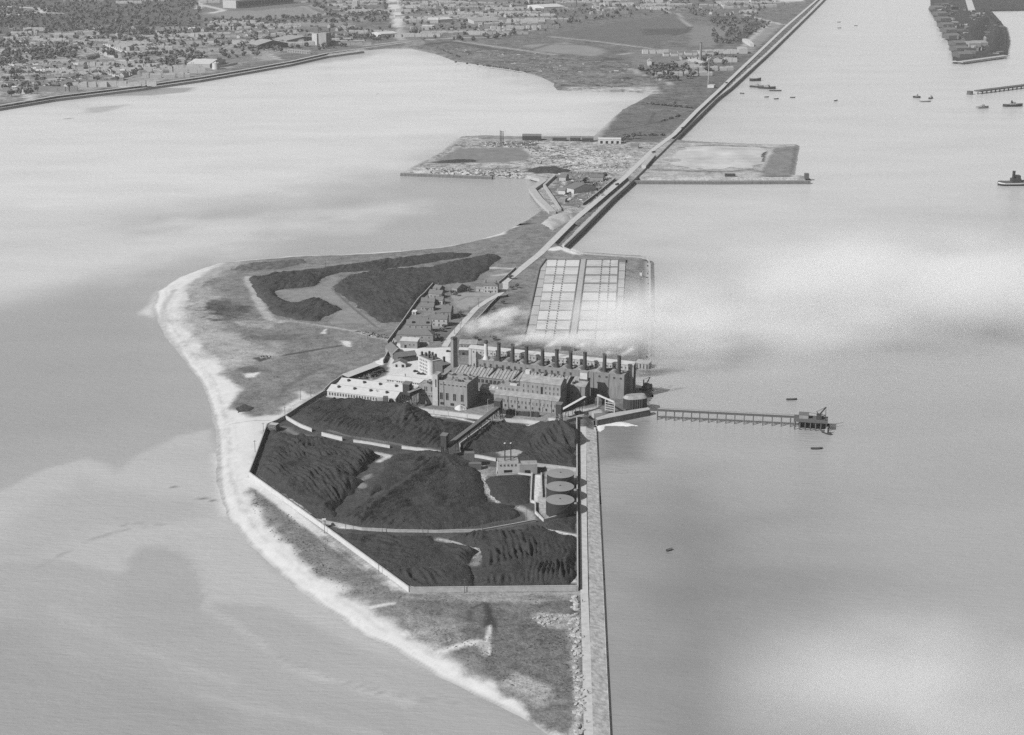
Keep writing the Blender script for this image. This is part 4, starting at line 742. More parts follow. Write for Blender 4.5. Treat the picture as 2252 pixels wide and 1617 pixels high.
wall('short white retaining wall piece, second from the left', 'g', '503,290 560,304 625,320', 2.7, .6, M_white, 'retaining_wall')
wall('thin white retaining wall, third piece from the left', 'g', '690,328 790,342 905,362', 1.8, .6, M_white, 'retaining_wall')
wall('white retaining wall running up to the conveyor tower', 'g', '975,366 1090,380 1205,398', 2.0, .6, M_white, 'retaining_wall')
wall('white retaining wall right of the small brick tower', 'g', '1368,412 1450,424 1530,440', 2.0, .6, M_white, 'retaining_wall')
wall('pale wall behind the three oil tanks', 'g', '1755,468 1880,482 2004,498', 2.0, .6, M_conc, 'retaining_wall')
wall('bright white wall under the switch house beside the rail siding', 'g', '1080,150 1250,170 1475,198', 3.2, .6, M_white, 'retaining_wall', pier=12)
wall('white wall piece below the generating block', 'g', '1580,208 1700,214 1790,224', 2.6, .6, M_white, 'retaining_wall')
wall('thin pale dividing wall across the middle of the coal yard', 'g', '440,788 560,812 740,848 960,858 1180,862 1450,855 1620,825 1765,797', 1.5, .5, M_conc, 'dividing_wall')
wall('white pipe wall left of the oil tank compound', 'g', '1742,520 1738,600 1734,682', 1.4, .8, M_white, 'bund_wall')
wall('second white pipe wall nearer the oil tanks', 'g', '1797,520 1799,590 1802,655', 1.4, .6, M_white, 'bund_wall')
wall('kinked white bund wall round the near oil tank', 'g', '1738,684 1762,690 1762,748 1812,797 1900,772 2004,748', 1.6, .7, M_white, 'bund_wall')
wall('white wall at the foot of the pump house', 'g', '1538,450 1534,524 1600,520 1660,516 1745,526', 1.0, .6, M_white, 'bund_wall')
wall('light stone wall beside the sloping coal conveyor', 'g', '1320,385 1316,352 1400,290 1500,215', 2.2, .6, M_conc, 'retaining_wall')
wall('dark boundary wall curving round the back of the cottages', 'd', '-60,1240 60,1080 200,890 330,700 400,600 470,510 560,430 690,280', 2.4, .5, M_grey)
wall('boundary wall sloping from the gate store to the open shed', 'a', '345,250 260,420 170,595', 3.0, .5, M_conc)
wall('low boundary wall past the open shed to the workshop', 'b', '1060,225 900,330 760,470', 2.2, .5, M_conc)
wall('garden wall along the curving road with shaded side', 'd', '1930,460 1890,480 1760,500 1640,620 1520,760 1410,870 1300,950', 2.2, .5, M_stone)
wall('wall between the gate house and the straight road', 'd', '1780,250 1860,190 2060,5', 2.0, .5, M_grey)
wall('low wall between the yard and the drive at the station gate', 'a', '760,275 930,285 1120,270', 2.2, .5, M_conc)

# ================================================================== roads
def road(name, v, s, wd, z, mt, th=.5):
    pts = dense(W(v, s, z), 8); m = MB(); strip(m, pts, -wd/2, wd/2, z - th, z); o = m.build(name, mt); tag(o, kind='structure'); return o
road('causeway_road', 'o', '1108,622 1188.6,557 1260,486 1375,389 1437,329 1481.7,296 1532,244 1588,192 1600.7,179 1725,61 1800,-3 1870,-65', 8.5, G + .12, M_road)
road('station_road', 'o', '978,762 986,748 998,733 1020,708 1047,678 1072,661 1098,647 1112,634 1112,618', 6.0, G + .1, M_road)
road('quay_road', 'o', '1283,938 1282.5,1000 1283,1150 1285,1300 1290,1450 1294.5,1617 1299,1740', 4.6, G + .12, M_road)
road('shore_road', 'o', '-120,247 0,231.5 120,211.5 300,189.5 440,169.5 540,152.5 640,134.5 720,116.5 800,106 860,98 905,92', 9, G + .15, mat('shore road', .34, .9, .15, .1))
# ------------------------------------------------------------------ sea walls (dressed stone, battered face)
def seawall(label, v, s, z, batter, w_top, mt, name='sea_wall', side=1, cope=M_conc, par=0.0):
    pts = dense(W(v, s, z), 14); m = MB(); n = len(pts)
    a = offset(pts, 0); c = offset(pts, -side * batter)
    vs = []; 
    for k in range(n): vs += [(a[k][0], a[k][1], z), (c[k][0], c[k][1], -2.5)]
    b2 = offset(pts, side * w_top)
    o0 = len(vs)
    for k in range(n): vs += [(b2[k][0], b2[k][1], z), (b2[k][0], b2[k][1], -2.5)]
    fs = []
    for k in range(n-1):
        i, j = 2*k, o0 + 2*k
        if side > 0: fs += [(i, i+1, i+3, i+2), (i, i+2, j+2, j), (j, j+2, j+3, j+1)]
        else: fs += [(i, i+2, i+3, i+1), (i, j, j+2, i+2), (j, j+1, j+3, j+2)]
    m.add(vs, fs); r = empty(name, (0, 0, 0)); tag(r, label, 'sea wall')
    m.build('wall_face', mt, r)
    if cope: strip(MB(), pts, side * -.15, side * max(1.2, w_top*.15), z + .004, z + .3 + par).build('coping', cope, r)
    return r
seawall('long dark stone river wall beside the straight causeway road', 'o', '1899,-85 1812,0 1788,24 1697,112 1607,194 1578,216 1500,292 1478,313 1392,398 1347,438 1277,508 1240,543', G + .6, 3.0, 2.5, M_stone, par=.8, cope=M_stone)
seawall('stone quay wall edge dropping to the river beside the coal yard', 'o', '1310,940 1313,1000 1318,1100 1325,1250 1333,1430 1341,1600 1348,1745', 1.45, 1.6, 1.4, M_quay, name='quay_wall', side=-1, cope=None)
q1 = dense(W('o', '1300,940 1302,1000 1305,1100 1309.5,1250 1315,1430 1322,1600 1328,1745', G), 10)
m = MB(); qa = offset(q1, -4.1); qb = offset(q1, 4.1); n = len(q1)
m.add([(x, y, G + .24) for x, y in qa] + [(x, y, 1.5) for x, y in qb] + [(x, y, .3) for x, y in qb] + [(x, y, .3) for x, y in qa], [(k, k+1, n+k+1, n+k) for k in range(n-1)] + [(2*n+k, 2*n+k+1, n+k+1, n+k) for k in range(n-1)] + [(k, k+1, 3*n+k+1, 3*n+k) for k in range(n-1)]); tag(m.build('quay_paving', M_quay), kind='structure')
seawall('far sea wall along the shore town', 'o', '-120,256 0,239 120,219 300,197 440,177 540,160 640,142 720,124 800,113', G + .2, 6, 3, M_stone, cope=M_stone, side=1)

# soot-dark clutter on the big roofs, too small to tell apart
def clutter(b, x0, x1, y0, y1, z, n, mt=None):
    m = MB()
    for k in range(n):
        x, y = random.uniform(x0, x1), random.uniform(y0, y1); l_, w_, h_ = random.uniform(.4, 2.2), random.uniform(.4, 1.4), random.uniform(.3, 1.8); m.box(x, x+l_, y, y+w_, z-.3, z+h_)
    tag(b.part('roof_clutter', m, mt or M_steel), kind='stuff')
clutter(sw, 1, 23, 2, 21, 20.7, 22); clutter(sw, -16, -6, 2, 11, 15.6, 8); clutter(of, 2, 18, 8, 19, 16.1, 14); clutter(bh, 2, 124, 1, 8, 20.1, 60); clutter(an, 1, 5, 2, 8, 17, 4); clutter(th, 4, 92, 14, 20, 15.6, 40); clutter(lk, 1, 15, 9, 13, 10, 8)
for x in (30, 52, 74): th.part('roof_duct', MB().beam((x, 1, 14), (x + 3, 12, 18.4), .9, .9), M_steel)
for k in range(6): bh.part('flue_duct', MB().beam((14 + k * 19, 9.5, 21), (22 + k * 19, 9.5, 22.4), 1.2, 1.2), M_stack)
ORD = 'first second third fourth fifth sixth seventh eighth ninth tenth eleventh twelfth thirteenth fourteenth'.split()
# ================================================================== COAL HEAPS AND TURF STACKS
LUMPS = []
def heap(label, v, s, H, slope=.75, step=.85, mt=None, name='coal_heap', cat='coal heap', furrow=None, cones=(), rough=.7, seed=1, ridges=(), rag=5):
    pts = W(v, s, G); xs0 = [p[0] for p in pts]; ys0 = [p[1] for p in pts]
    xs = np.arange(min(xs0) - 2, max(xs0) + 2, step); ys = np.arange(min(ys0) - 2, max(ys0) + 2, step)
    X, Y = np.meshgrid(xs, ys); d = sdist(X, Y, pts) + (fbm(X, Y, 9 if rag < 6 else 16, 3, seed) - .5) * rag
    dd = np.maximum(d, 0); z = H * (1 - np.exp(-dd * slope / H)); z = z * (.62 + .7 * fbm(X, Y, 34, 3, seed + 3))
    for (cx, cy, ch, nr, cs) in cones:
        px, py = q(v, '%g,%g' % (cx, cy))[0]; ax, ay = P(px, py, G + ch); r = np.hypot(X - ax, Y - ay); th_ = np.arctan2(Y - ay, X - ax)
        wob = (vn(th_ * nr / 6.28 + 50, np.zeros_like(th_) + seed, seed) - .5) * np.clip(r / 9, 0, 2.4)
        z = np.maximum(z, np.where(d > -1, ch - cs * r * (1 + .5 * (vn(th_ * 1.3 + 9, np.zeros_like(th_) + 3, seed + 2) - .5)) + wob * 1.9, 0))
    for (rl, h0, h1, rs) in ridges:
        rp = [P(*t_, G + h0) for t_ in q(v, rl)]; rd = ldist(X, Y, rp); tt = np.clip(np.hypot(X - rp[0][0], Y - rp[0][1]) / max(1, math.hypot(rp[-1][0]-rp[0][0], rp[-1][1]-rp[0][1])), 0, 1)
        z = np.maximum(z, np.where(d > -1, h0 + (h1 - h0) * tt - rs * rd + (fbm(X, Y, 6, 2, seed + 8) - .5) * 1.5, 0))
    rn = 1 - np.abs(2 * fbm(X, Y, 15, 3, seed + 12) - 1); z = z + (rn - .75) * 3.0 * rough * sstep(1, 7, d)
    if furrow:
        an, wl, am = furrow; uu = X * math.cos(an) + Y * math.sin(an) + (fbm(X, Y, 34, 2, seed + 9) - .5) * 22
        vv = -X * math.sin(an) + Y * math.cos(an); z = z + am * ((vn(uu / wl * 2, vv / (wl * 3.2), seed + 6) - .5) * 2.2 + .6 * np.sin(uu / wl * 6.283) * (.4 + vn(vv / 9, uu / 20, seed))) * sstep(1, 6, d) * sstep(.3, .6, fbm(X, Y, 26, 2, seed + 4))
    z = z + (fbm(X, Y, 5.5, 4, seed + 5) - .5) * 2.6 * rough * sstep(0, 4, d)
    z = np.where(d > 0, np.maximum(z, .0), -.6 + 0 * z)
    z = np.where(d <= 0, -.7, z)
    if name == 'coal_heap' and step < 2:
        jj, ii = np.where(d > -2.5); pick = np.random.RandomState(seed).choice(len(jj), min(len(jj), len(jj) // 9), replace=False)
        LUMPS.extend(zip(X[jj[pick], ii[pick]], Y[jj[pick], ii[pick]], np.maximum(z[jj[pick], ii[pick]], 0) + G))
    o = pts[0]; me = grid_mesh(name, xs - o[0], ys - o[1], z, d > -step, mt or M_coal)
    ob = link(name, me, None, (o[0], o[1], G)); tag(ob, label, cat); return ob
heap('broad coal heap with a pointed cone in front of the white workshop', 'g', '365,165 400,125 480,85 700,80 900,95 1030,115 1075,160 1080,195 1180,205 1290,225 1420,225 1300,300 1190,360 1010,350 860,315 720,300 580,262 450,232', 5.0, cones=((1003, 100, 15, 34, .52),), furrow=(2.4, 3.8, 1.1), seed=11, rough=.9)
heap('coal heap with fan of ridges under the right-hand tower', 'g', '1470,225 1560,212 1720,235 1800,242 1880,238 1998,222 2000,480 1900,468 1760,452 1620,430 1700,385 1640,365 1530,385 1400,398 1335,385 1340,345 1420,280', 3.6, cones=((1905, 200, 15, 26, .5),), seed=13, furrow=(.7, 4, 1.0), rough=.9)
heap('furrowed dark coal heap filling the left corner of the yard', 'g', '205,262 300,296 480,305 700,352 790,392 850,412 730,500 690,545 760,560 700,610 595,700 580,775 480,762 380,700 280,635 200,575 120,510 150,400 175,320', 6.2, 1.25, furrow=(.6, 3.8, 1.5), seed=17, rough=1.1, ridges=(('300,320 420,350 560,400 700,430', 8, 7, .8),))
heap('great central coal heap under the tall conveyor tower', 'g', '915,415 1020,400 1200,396 1320,440 1440,510 1452,590 1490,690 1640,705 1680,765 1450,815 1180,852 1000,850 880,838 700,810 600,790 700,715 860,640 940,600 850,610 790,640 780,600 850,520', 4.6, 1.0, cones=((1228, 395, 10.5, 34, .36),), furrow=(2.0, 3.8, 1.3), seed=19, ridges=(('1215,400 1100,475 960,560 820,650 690,745', 9.5, 4.5, .55),))
heap('smooth low coal heap left of the white pipe walls', 'g', '1475,560 1500,535 1600,528 1725,535 1732,690 1640,700 1545,682 1500,640', 3.2, seed=23, rough=.5)
heap('dark coal heap beyond the dividing wall, left part', 'g', '570,866 700,880 900,885 1150,885 1190,930 1330,945 1425,972 1370,1040 1290,1062 1100,1062 850,1072', 3.6, 1.0, furrow=(1.2, 4, 1.2), seed=29, rough=.9)
heap('big furrowed coal heap in the near right corner of the yard', 'g', '1250,900 1400,868 1560,860 1780,830 1840,855 2000,895 2002,1110 1960,1170 1700,1182 1440,1186 1420,1110 1450,1000 1430,955', 5.0, 1.1, furrow=(.02, 3.6, 1.7), seed=31, rough=.9)
heap('low coal heap along the near end wall', 'g', '860,1090 1040,1075 1250,1070 1360,1060 1390,1110 1400,1185 1080,1188 1000,1165', 3.8, 1.1, furrow=(.3, 4, 1.2), seed=37, rough=.9)
heap('small coal heap beside the near oil tank', 'g', '1845,805 1930,782 2000,765 2000,860 1900,848 1830,840', 2.6, seed=41)
heap('white heap of lime at the foot of the switch house', 'a', '1355,1345 1400,1300 1460,1285 1520,1320 1525,1352 1440,1365', 2.4, 1.6, .5, M_white, 'lime_heap', 'heap', seed=43, rough=.12, cones=((1440, 1285, 4.2, 9, .7),))
heap('branching dark turf stack across the upper field', 'h', '435,240 640,210 830,188 1050,158 1250,132 1540,97 1715,102 1690,118 1400,162 1150,200 955,206 850,248 810,290 640,300 590,315 600,345 700,382 850,357 968,420 900,450 840,488 700,475 590,458 520,380', 3.4, .7, 1.6, M_turf, 'turf_stack', 'turf stack', furrow=(-.35, 4.5, .9), seed=47, rough=.8, rag=9)
heap('wide dark turf stack reaching up to the cottages', 'h', '915,292 1000,228 1200,193 1480,178 1850,98 1888,122 1740,258 1500,285 1440,330 1370,425 1335,488 1195,500 1110,440 1000,360', 3.4, .7, 1.6, M_turf, 'turf_stack', 'turf stack', furrow=(.25, 4.5, .7), seed=53, rough=.8, rag=9)
heap('rough overgrown spoil bank on the upper shore', 'h', '330,195 420,160 600,140 760,128 780,150 620,185 460,200', 2.2, .5, 1.8, mat('overgrown spoil', .09, .95, .6, .25, bump=.5), 'spoil_bank', 'spoil bank', seed=57, rough=.9, rag=12)
heap('small dark mound on the sand near the yard corner', 'h', '372,985 410,967 468,984 440,1008 385,1008', 1.3, .5, 1.0, M_turf, 'spoil_mound', 'mound', seed=61, rough=.7)
r2 = np.random.RandomState(5); LP_ = np.array(LUMPS) + r2.uniform(-.5, .5, (len(LUMPS), 3)) * (1, 1, .1); OC = np.array([(1,0,0),(0,1,0),(-1,0,0),(0,-1,0),(0,0,.8),(0,0,-.5)]); OF = np.array([(0,1,4),(1,2,4),(2,3,4),(3,0,4)])
SZ = r2.uniform(.12, .5, (len(LP_), 1, 1)) * r2.uniform(.7, 1.3, (len(LP_), 1, 3)); AN = r2.uniform(0, 6.28, len(LP_)); CA, SA = np.cos(AN)[:, None], np.sin(AN)[:, None]
LV = OC[None] * SZ; LV = np.stack([LV[..., 0]*CA - LV[..., 1]*SA, LV[..., 0]*SA + LV[..., 1]*CA, LV[..., 2]], -1) + LP_[:, None]
tag(link('coal_lumps', npmesh('coal_lumps', LV.reshape(-1, 3), (OF[None] + 6*np.arange(len(LP_))[:, None, None]).reshape(-1, 3), mat('loose coal', .05, .7, .7, .8))), 'loose lumps of coal strewn over the heaps and yard', 'coal', kind='stuff')
# ================================================================== OIL TANKS AND PUMP HOUSE
def oil_tank(label, cx, cy, r, h):
    ax, ay = P(1060 + cx / 5.775, 880 + cy / 5.775, G + h); rt = empty('oil_tank', (ax, ay, G)); tag(rt, label, 'oil tank', 'oil storage tanks')
    MB().cyl(0, 0, -.8, h, r, r, 48).build('tank_shell', M_tank, rt); rf = MB().cyl(0, 0, h, h + .5, r + .12, .6, 48).build('tank_roof', M_tanktop, rt)
    MB().cyl(0, 0, h + .4, h + .9, .5, .5, 10).build('roof_vent', M_steel, rf)
    m = MB(); 
    for k in range(24): a = k / 24 * 1.5 - 2.4; m.beam(((r + .5) * math.cos(a), (r + .5) * math.sin(a), k / 24 * h), ((r + 1.2) * math.cos(a), (r + 1.2) * math.sin(a), k / 24 * h), .5, .08)
    tag(m.build('stair', M_steel, rt), kind='stuff')
oil_tank('farthest of the three black oil tanks', 996, 930, 9.4, 9.5); oil_tank('middle one of the three black oil tanks', 992, 1096, 9.4, 9.5); oil_tank('nearest of the three black oil tanks', 992, 1264, 9.4, 9.5)
o, L = pbld('pump_house', 'flat pale pump house with five small windows and twin thin stacks', 'pump house', 'p', '200,935 462,930')
o.flat(0, L, 0, 9, 8, M_pale, M_roofm, par=.5); o.win(lin(.8, L - .6, 5), 5.4, 1.2, 1.5, frame=M_pale); o.part('dark_doorway', MB().box(L*.3, L*.7, -.06, .1, .6, 2.6), M_dark)
for x in (L*.36, L*.65):
    c = o.part('thin_stack', MB().cyl(x, 4.5, 8.1, 21, .42, .38, 10), M_steel); MB().cyl(x, 4.5, 21, 21.5, .75, .75, 10).build('stack_cap', M_white, c)
o.flat(L + .8, L + 13.4, -1, 7, 6.6, M_grey, M_roofm, par=.3, wname='side_wall'); o.part('side_door', MB().box(L + 4.5, L + 8.5, -1.1, -.95, 0, 2.6), M_dark); o.part('porch', MB().box(L - .3, L + 1.6, -.6, 4, 0, 7.2), M_pale)
o, L = pbld('brick_tower', 'small square brick tower with lean-to beside the central heap', 'tower', 'g', '1342,478 1372,478')
o.flat(0, 7.5, 0, 5, 10.5, M_brickd, M_slate, par=.3); o.flat(3.5, 12.5, -4.5, -.05, 4.2, M_brickd, M_slate, par=.2, wname='lean_to_wall')
o, L = pbld('corner_hut', 'dark weighbridge hut with pale roof at the yard corner', 'hut', 'g', '186,262 234,268'); o.flat(0, L, 0, 6, 5, M_brickd, M_conc, par=.2); o.win(lin(.6, L-.6, 4), 3, 1.2, 1.2)
o, L = pbld('block_hut', 'pale block hut standing before the workshop windows', 'hut', 'b', '1618,660 1705,660'); o.flat(0, L, 0, 5, 5.4, M_pale, M_roofm, par=.2); o.part('dark_side_store', MB().box(L + .05, L + 4, -.6, 4, -1, 7.6), M_brickd)
# ================================================================== CONVEYORS
def lattice_tower(label, v, s, h, wd=4.5):
    p = W(v, s, G)[0]; r = empty('conveyor_tower', (p[0], p[1], G), SANG); tag(r, label, 'conveyor tower')
    a = wd / 2
    for sx in (-1, 1):
        for sy in (-1, 1): MB().beam((sx*a*1.2, sy*a*1.2, -1), (sx*a*.8, sy*a*.8, h), .45).build('leg', M_steel, r)
    n = 3
    for k in range(n):
        z0, z1 = h * k / n, h * (k + 1) / n
        for c in ((-a,-a,a,-a),(a,-a,a,a),(a,a,-a,a),(-a,a,-a,-a)):
            MB().beam((c[0],c[1],z0), (c[2],c[3],z1), .22).beam((c[0],c[1],z1), (c[2],c[3],z1), .26).build('brace', M_steel, r)
    MB().box(-a*1.25, a*1.25, -a*1.25, a*1.25, h*.62, h + 2.6).build('head_house', M_steel, r); MB().prism([(-a*1.4,-a*1.4),(a*1.4,-a*1.4),(a*1.4,a*1.4),(-a*1.4,a*1.4)], h + 2.6, [h+2.9,h+2.9,h+3.6,h+3.6]).build('head_roof', M_slate, r)
    return r
lattice_tower('dark conveyor tower above the central coal heap', 'g', '1228,420', 15, 3.6)
lattice_tower('conveyor tower among the transformers below the generating block', 'g', '1545,185', 12, 4.2)
lattice_tower('dark conveyor tower at the river end of the yard', 'g', '1903,215', 13, 3.6)
lattice_tower('conveyor tower beside the right end of the workshop', 'g', '1010,112', 16, 4.6)
def gantry(label, v, s0, z0, s1, z1, wd=2.6, legs=3, mt=None):
    a = P(*q(v, s0)[0], G + z0); b_ = P(*q(v, s1)[0], G + z1); r = empty('conveyor_gantry', (a[0], a[1], G)); tag(r, label, 'conveyor')
    e = (b_[0] - a[0], b_[1] - a[1], z1); st_ = (0, 0, z0)
    MB().beam(st_, e, wd, 2.4).build('gallery', M_steel, r)
    up = MB().beam((st_[0], st_[1], st_[2] + 1.4), (e[0], e[1], e[2] + 1.4), wd + .5, .25).build('gallery_roof', mt or M_roofm, r)
    for k in range(legs):
        t_ = (k + .7) / (legs + .3); x, y, z = e[0]*t_, e[1]*t_, z0 + (z1 - z0)*t_
        MB().beam((x-1.2, y, -1), (x-.8, y, z-1), .4).beam((x+1.2, y, -1), (x+.8, y, z-1), .4).beam((x-1.1, y, z*.3), (x+.9, y, z*.8), .22).build('trestle', M_steel, r)
gantry('sloping coal conveyor crossing the yard to the central tower', 'g', '1248,352', 9, '1540,130', 9, 3.0, 4, M_slate)
gantry('long inclined conveyor climbing from the river tower to the annexe', 'c', '1048,925', 6, '1335,765', 11, 2.2, 3, M_roofl)
gantry('short conveyor bridge from the workshop tower to the switch house', 'g', '1015,45', 13, '1085,18', 12, 2.6, 1)
gantry('conveyor running from the switch house roof to the turbine hall', 'a', '1120,840', 22, '1275,720', 18, 2.4, 0)
# ================================================================== TRANSFORMER COMPOUND
for k, (cx, cy) in enumerate(((300,955),(345,965),(400,968),(450,975),(505,980),(560,985),(615,992),(675,995),(730,1000),(890,940),(935,945))):
    p = W('c', '%d,%d' % (cx, cy - 8))[0]; r = empty('transformer', (p[0], p[1], G), SANG); tag(r, 'dark finned transformer, %s from the left in the row below the generating block' % ORD[k], 'transformer', 'transformers below the generating block')
    hh = random.uniform(4.2, 6.0); MB().box(-1.4, 1.4, -1.1, 1.1, -.5, hh*.7).build('tank_body', M_steel, r)
    for s_ in (-1, 1): MB().box(s_*1.9-.35, s_*1.9+.35, -.9, .9, .3, hh*.6).build('radiator', M_steel, r)
    for s_ in (-.8, 0, .8): MB().cyl(s_, 0, hh*.7, hh, .16, .1, 8).build('bushing', M_grey, r)
for k, (cx, cy) in enumerate(((128,940),(262,955),(392,965),(475,985),(655,1000),(690,960),(800,1010),(958,945))):
    p = W('c', '%d,%d' % (cx, cy))[0]; r = empty('lamp_post', (p[0], p[1], G), SANG); tag(r, 'thin pale post among the transformers, %s from the left' % ORD[k], 'post', 'pale posts in the transformer compound')
    MB().cyl(0, 0, -.5, 11, .2, .14, 8).build('pole', M_conc, r); MB().beam((0,0,10.8), (1.6,0,11.4), .14).build('arm', M_conc, r)
# ================================================================== RIVER END: quay, portal, tank house, jetty
m = MB().prism([P(x, y, 5.0) for x, y in q('f', '185,300 300,262 620,212 640,222 634,232 310,296 200,318')], -2.5, 5.0)
r = empty('landing_quay', (0, 0, 0)); tag(r, 'sloping pale landing quay leading to the jetty', 'quay'); m.build('quay_body', M_stone, r); MB().prism([P(x, y, 5.3) for x, y in q('f', '188,298 300,260 620,210 638,221 632,230 310,293 202,315')], 5.01, 5.3).build('quay_deck', M_conc, r)
A_, B_ = W('f', '436,222 628,206', G); ang = math.atan2(B_[1]-A_[1], B_[0]-A_[0]); LL = math.hypot(B_[0]-A_[0], B_[1]-A_[1])
o = Bld('screen_house', 'round ended dark screen house with domed grey roof on the quay', 'building', A_, ang)
def stad(L, d, off=0.0): 
    r_ = d / 2; return [(r_ + (r_ + off) * math.cos(a), r_ + (r_ + off) * math.sin(a)) for a in [math.pi/2 + math.pi*k/8 for k in range(9)]] + [(L - r_ + (r_ + off) * math.cos(a), r_ + (r_ + off) * math.sin(a)) for a in [-math.pi/2 + math.pi*k/8 for k in range(9)]]
o.part('wall', MB().prism(stad(LL, 12), -1.5, 7), M_steel)
rr = MB(); base = stad(LL, 12, .3); top = [((x - LL/2) * .8 + LL/2, (y - 6) * .55 + 6) for x, y in base]; n = len(base)
rr.add([(x, y, 7.01) for x, y in base] + [(x, y, 9.2) for x, y in top], [tuple(range(n-1,-1,-1)), tuple(range(n, 2*n))] + [(k, (k+1) % n, n + (k+1) % n, n + k) for k in range(n)]); o.part('roof', rr, M_roofm)
for k in range(5): o.part('wall_rib', MB().box(6 + k*(LL-12)/4 - .15, 6 + k*(LL-12)/4 + .15, -.25, 0, -1, 7), M_slate)
p = W('f', '205,205 305,250', G); r = empty('portal_frame', (p[0][0], p[0][1], G)); tag(r, 'white steel portal frame standing on the landing quay', 'portal frame'); ex, ey = p[1][0]-p[0][0], p[1][1]-p[0][1]; uu = Vector((ex, ey)).normalized()*10
for (x, y) in ((0,0),(uu.x,uu.y),(uu.x*2.2,uu.y*2.2)): MB().beam((x,y,-.5), (x,y,10), .7).build('leg', M_white, r)
MB().beam((-.3,-.1,10), (uu.x*2.2,uu.y*2.2,10), 1.2, 1.0).build('cross_beam', M_white, r)
for k in range(4): MB().beam((uu.x*1.0,uu.y*1.0,2*k+.5), (uu.x*2.2,uu.y*2.2,2*k+2.4), .3).build('brace', M_white, r)
o, L = pbld('barrel_shed', 'small dark barrel roofed shed beside the portal frame', 'shed', 'f', '180,190 240,192')
n = 8; v = MB(); pts = [(L/2 - L/2*math.cos(math.pi*k/n), 3 + 3.2*math.sin(math.pi*k/n)) for k in range(n+1)]; vs = [(x, -.4, z) for x, z in pts] + [(x, 11, z) for x, z in pts]
v.add(vs, [(k, k+1, n+2+k, n+1+k) for k in range(n)] + [tuple(range(n,-1,-1)), tuple(range(n+1, 2*n+2))]); o.part('roof', v, M_slate); o.wall(.1, L-.1, 0, 10.8, 3, M_brickd)
o, L = pbld('quay_hut', 'small pale flat hut at the root of the landing quay', 'hut', 'f', '172,292 240,285'); o.flat(0, L, 0, 5, 3, M_conc, M_conc, par=.1)
# jetty
a = P(*q('f', '632,226')[0], 8.0); b_ = P(*q('f', '1910,291')[0], 8.0); jr = empty('jetty', (a[0], a[1], 0)); tag(jr, 'long thin timber jetty on trestles reaching into the river', 'jetty'); e = (b_[0]-a[0], b_[1]-a[1])
MB().beam((0,0,7.6), (e[0],e[1],7.6), 3.0, .8).build('deck', M_wood, jr); jn = Vector((-e[1], e[0], 0)).normalized()
for s_ in (-1, 1): MB().beam((jn.x*s_*1.4, jn.y*s_*1.4, 9.0), (e[0]+jn.x*s_*1.4, e[1]+jn.y*s_*1.4, 9.0), .16).build('handrail', M_wood, jr)
for x in (700,770,842,912,984,1052,1125,1197,1270,1343,1420,1495,1573,1650,1725,1800,1870):
    t_ = (x - 632) / (1910 - 632); cx, cy = e[0]*t_, e[1]*t_; mm = MB()
    for s_ in (-1, 1): mm.beam((cx + jn.x*s_*1.9, cy + jn.y*s_*1.9, -3), (cx + jn.x*s_*1.2, cy + jn.y*s_*1.2, 7.3), .75)
    mm.beam((cx - jn.x*1.7, cy - jn.y*1.7, 1.2), (cx + jn.x*1.3, cy + jn.y*1.3, 6), .35).beam((cx - jn.x*1.8, cy - jn.y*1.8, 6.9), (cx + jn.x*1.8, cy + jn.y*1.8, 6.9), .5); mm.build('trestle', M_wood, jr)
hd = P(*q('f', '1965,300')[0], 8.0); r = empty('landing_stage', (hd[0], hd[1], 0), rad(-12)); tag(r, 'dark timber stage at the jetty end with hut and loading crane', 'landing stage')
MB().box(-13, 13, -7, 7, 6.6, 7.8).build('platform', M_wood, r)
pile = MB().cyl(0, 0, -3, 6.6, .45, .45, 8).mesh('pile', M_wood)
for x in range(-12, 13, 4):
    for y in (-6.2, 0, 6.2): link('pile', pile, r, (x, y, 0))
MB().box(-9, -2, -2, 4, 7.8, 11).build('hut', M_grey, r); MB().box(-9.4, -1.6, -2.4, 4.4, 11, 11.4).build('hut_roof', M_slate, r)
MB().box(4, 8, -2, 2, 7.8, 11.6).build('crane_cab', M_steel, r); MB().beam((6,0,11), (11,4,16.5), .8).beam((6,0,11.4), (4,-1,14), .5).beam((4,-1,14), (11,4,16.5), .2).build('crane_jib', M_steel, r); MB().cyl(11, -3, 7.8, 17, .3, .2, 8).build('mast', M_steel, r)
p = W('o', '1415,800', 3)[0]; r = empty('dolphin_pier', (p[0], p[1], 0), SANG); tag(r, 'isolated pale stone mooring pier behind the station', 'pier'); MB().box(-6,6,-5,5,-3,4.4).build('pier_body', M_conc, r); MB().box(-6.3,6.3,-5.3,5.3,4.4,5).build('pier_cap', M_conc, r)
for x in (-4.5, -1.5, 1.5, 4.5): MB().box(x-.4, x+.4, -5.5, -5.02, -3, 4).build('fender', M_wood, r)
# foam of the outfall
fp = [P(x, y, 0) for x, y in q('f', '196,322 225,314 250,326 420,332 520,352 545,366 420,366 262,360 245,385 222,408 205,392')]
xs = np.arange(min(p[0] for p in fp)-1, max(p[0] for p in fp)+1, .8); ys = np.arange(min(p[1] for p in fp)-1, max(p[1] for p in fp)+1, .8); X, Y = np.meshgrid(xs, ys); d = sdist(X, Y, fp) + (fbm(X, Y, 5, 3, 3)-.5)*3.5 - np.clip((X - P(*q('f','380,350')[0])[0]) / 14, 0, 3)
me = grid_mesh('outfall_foam', xs, ys, .05 + .5*sstep(0, 2, d)*fbm(X, Y, 2, 3, 8), d > 0, M_foam); tag(link('outfall_foam', me), 'white foam boiling from the outfall beside the quay', 'foam', kind='stuff')
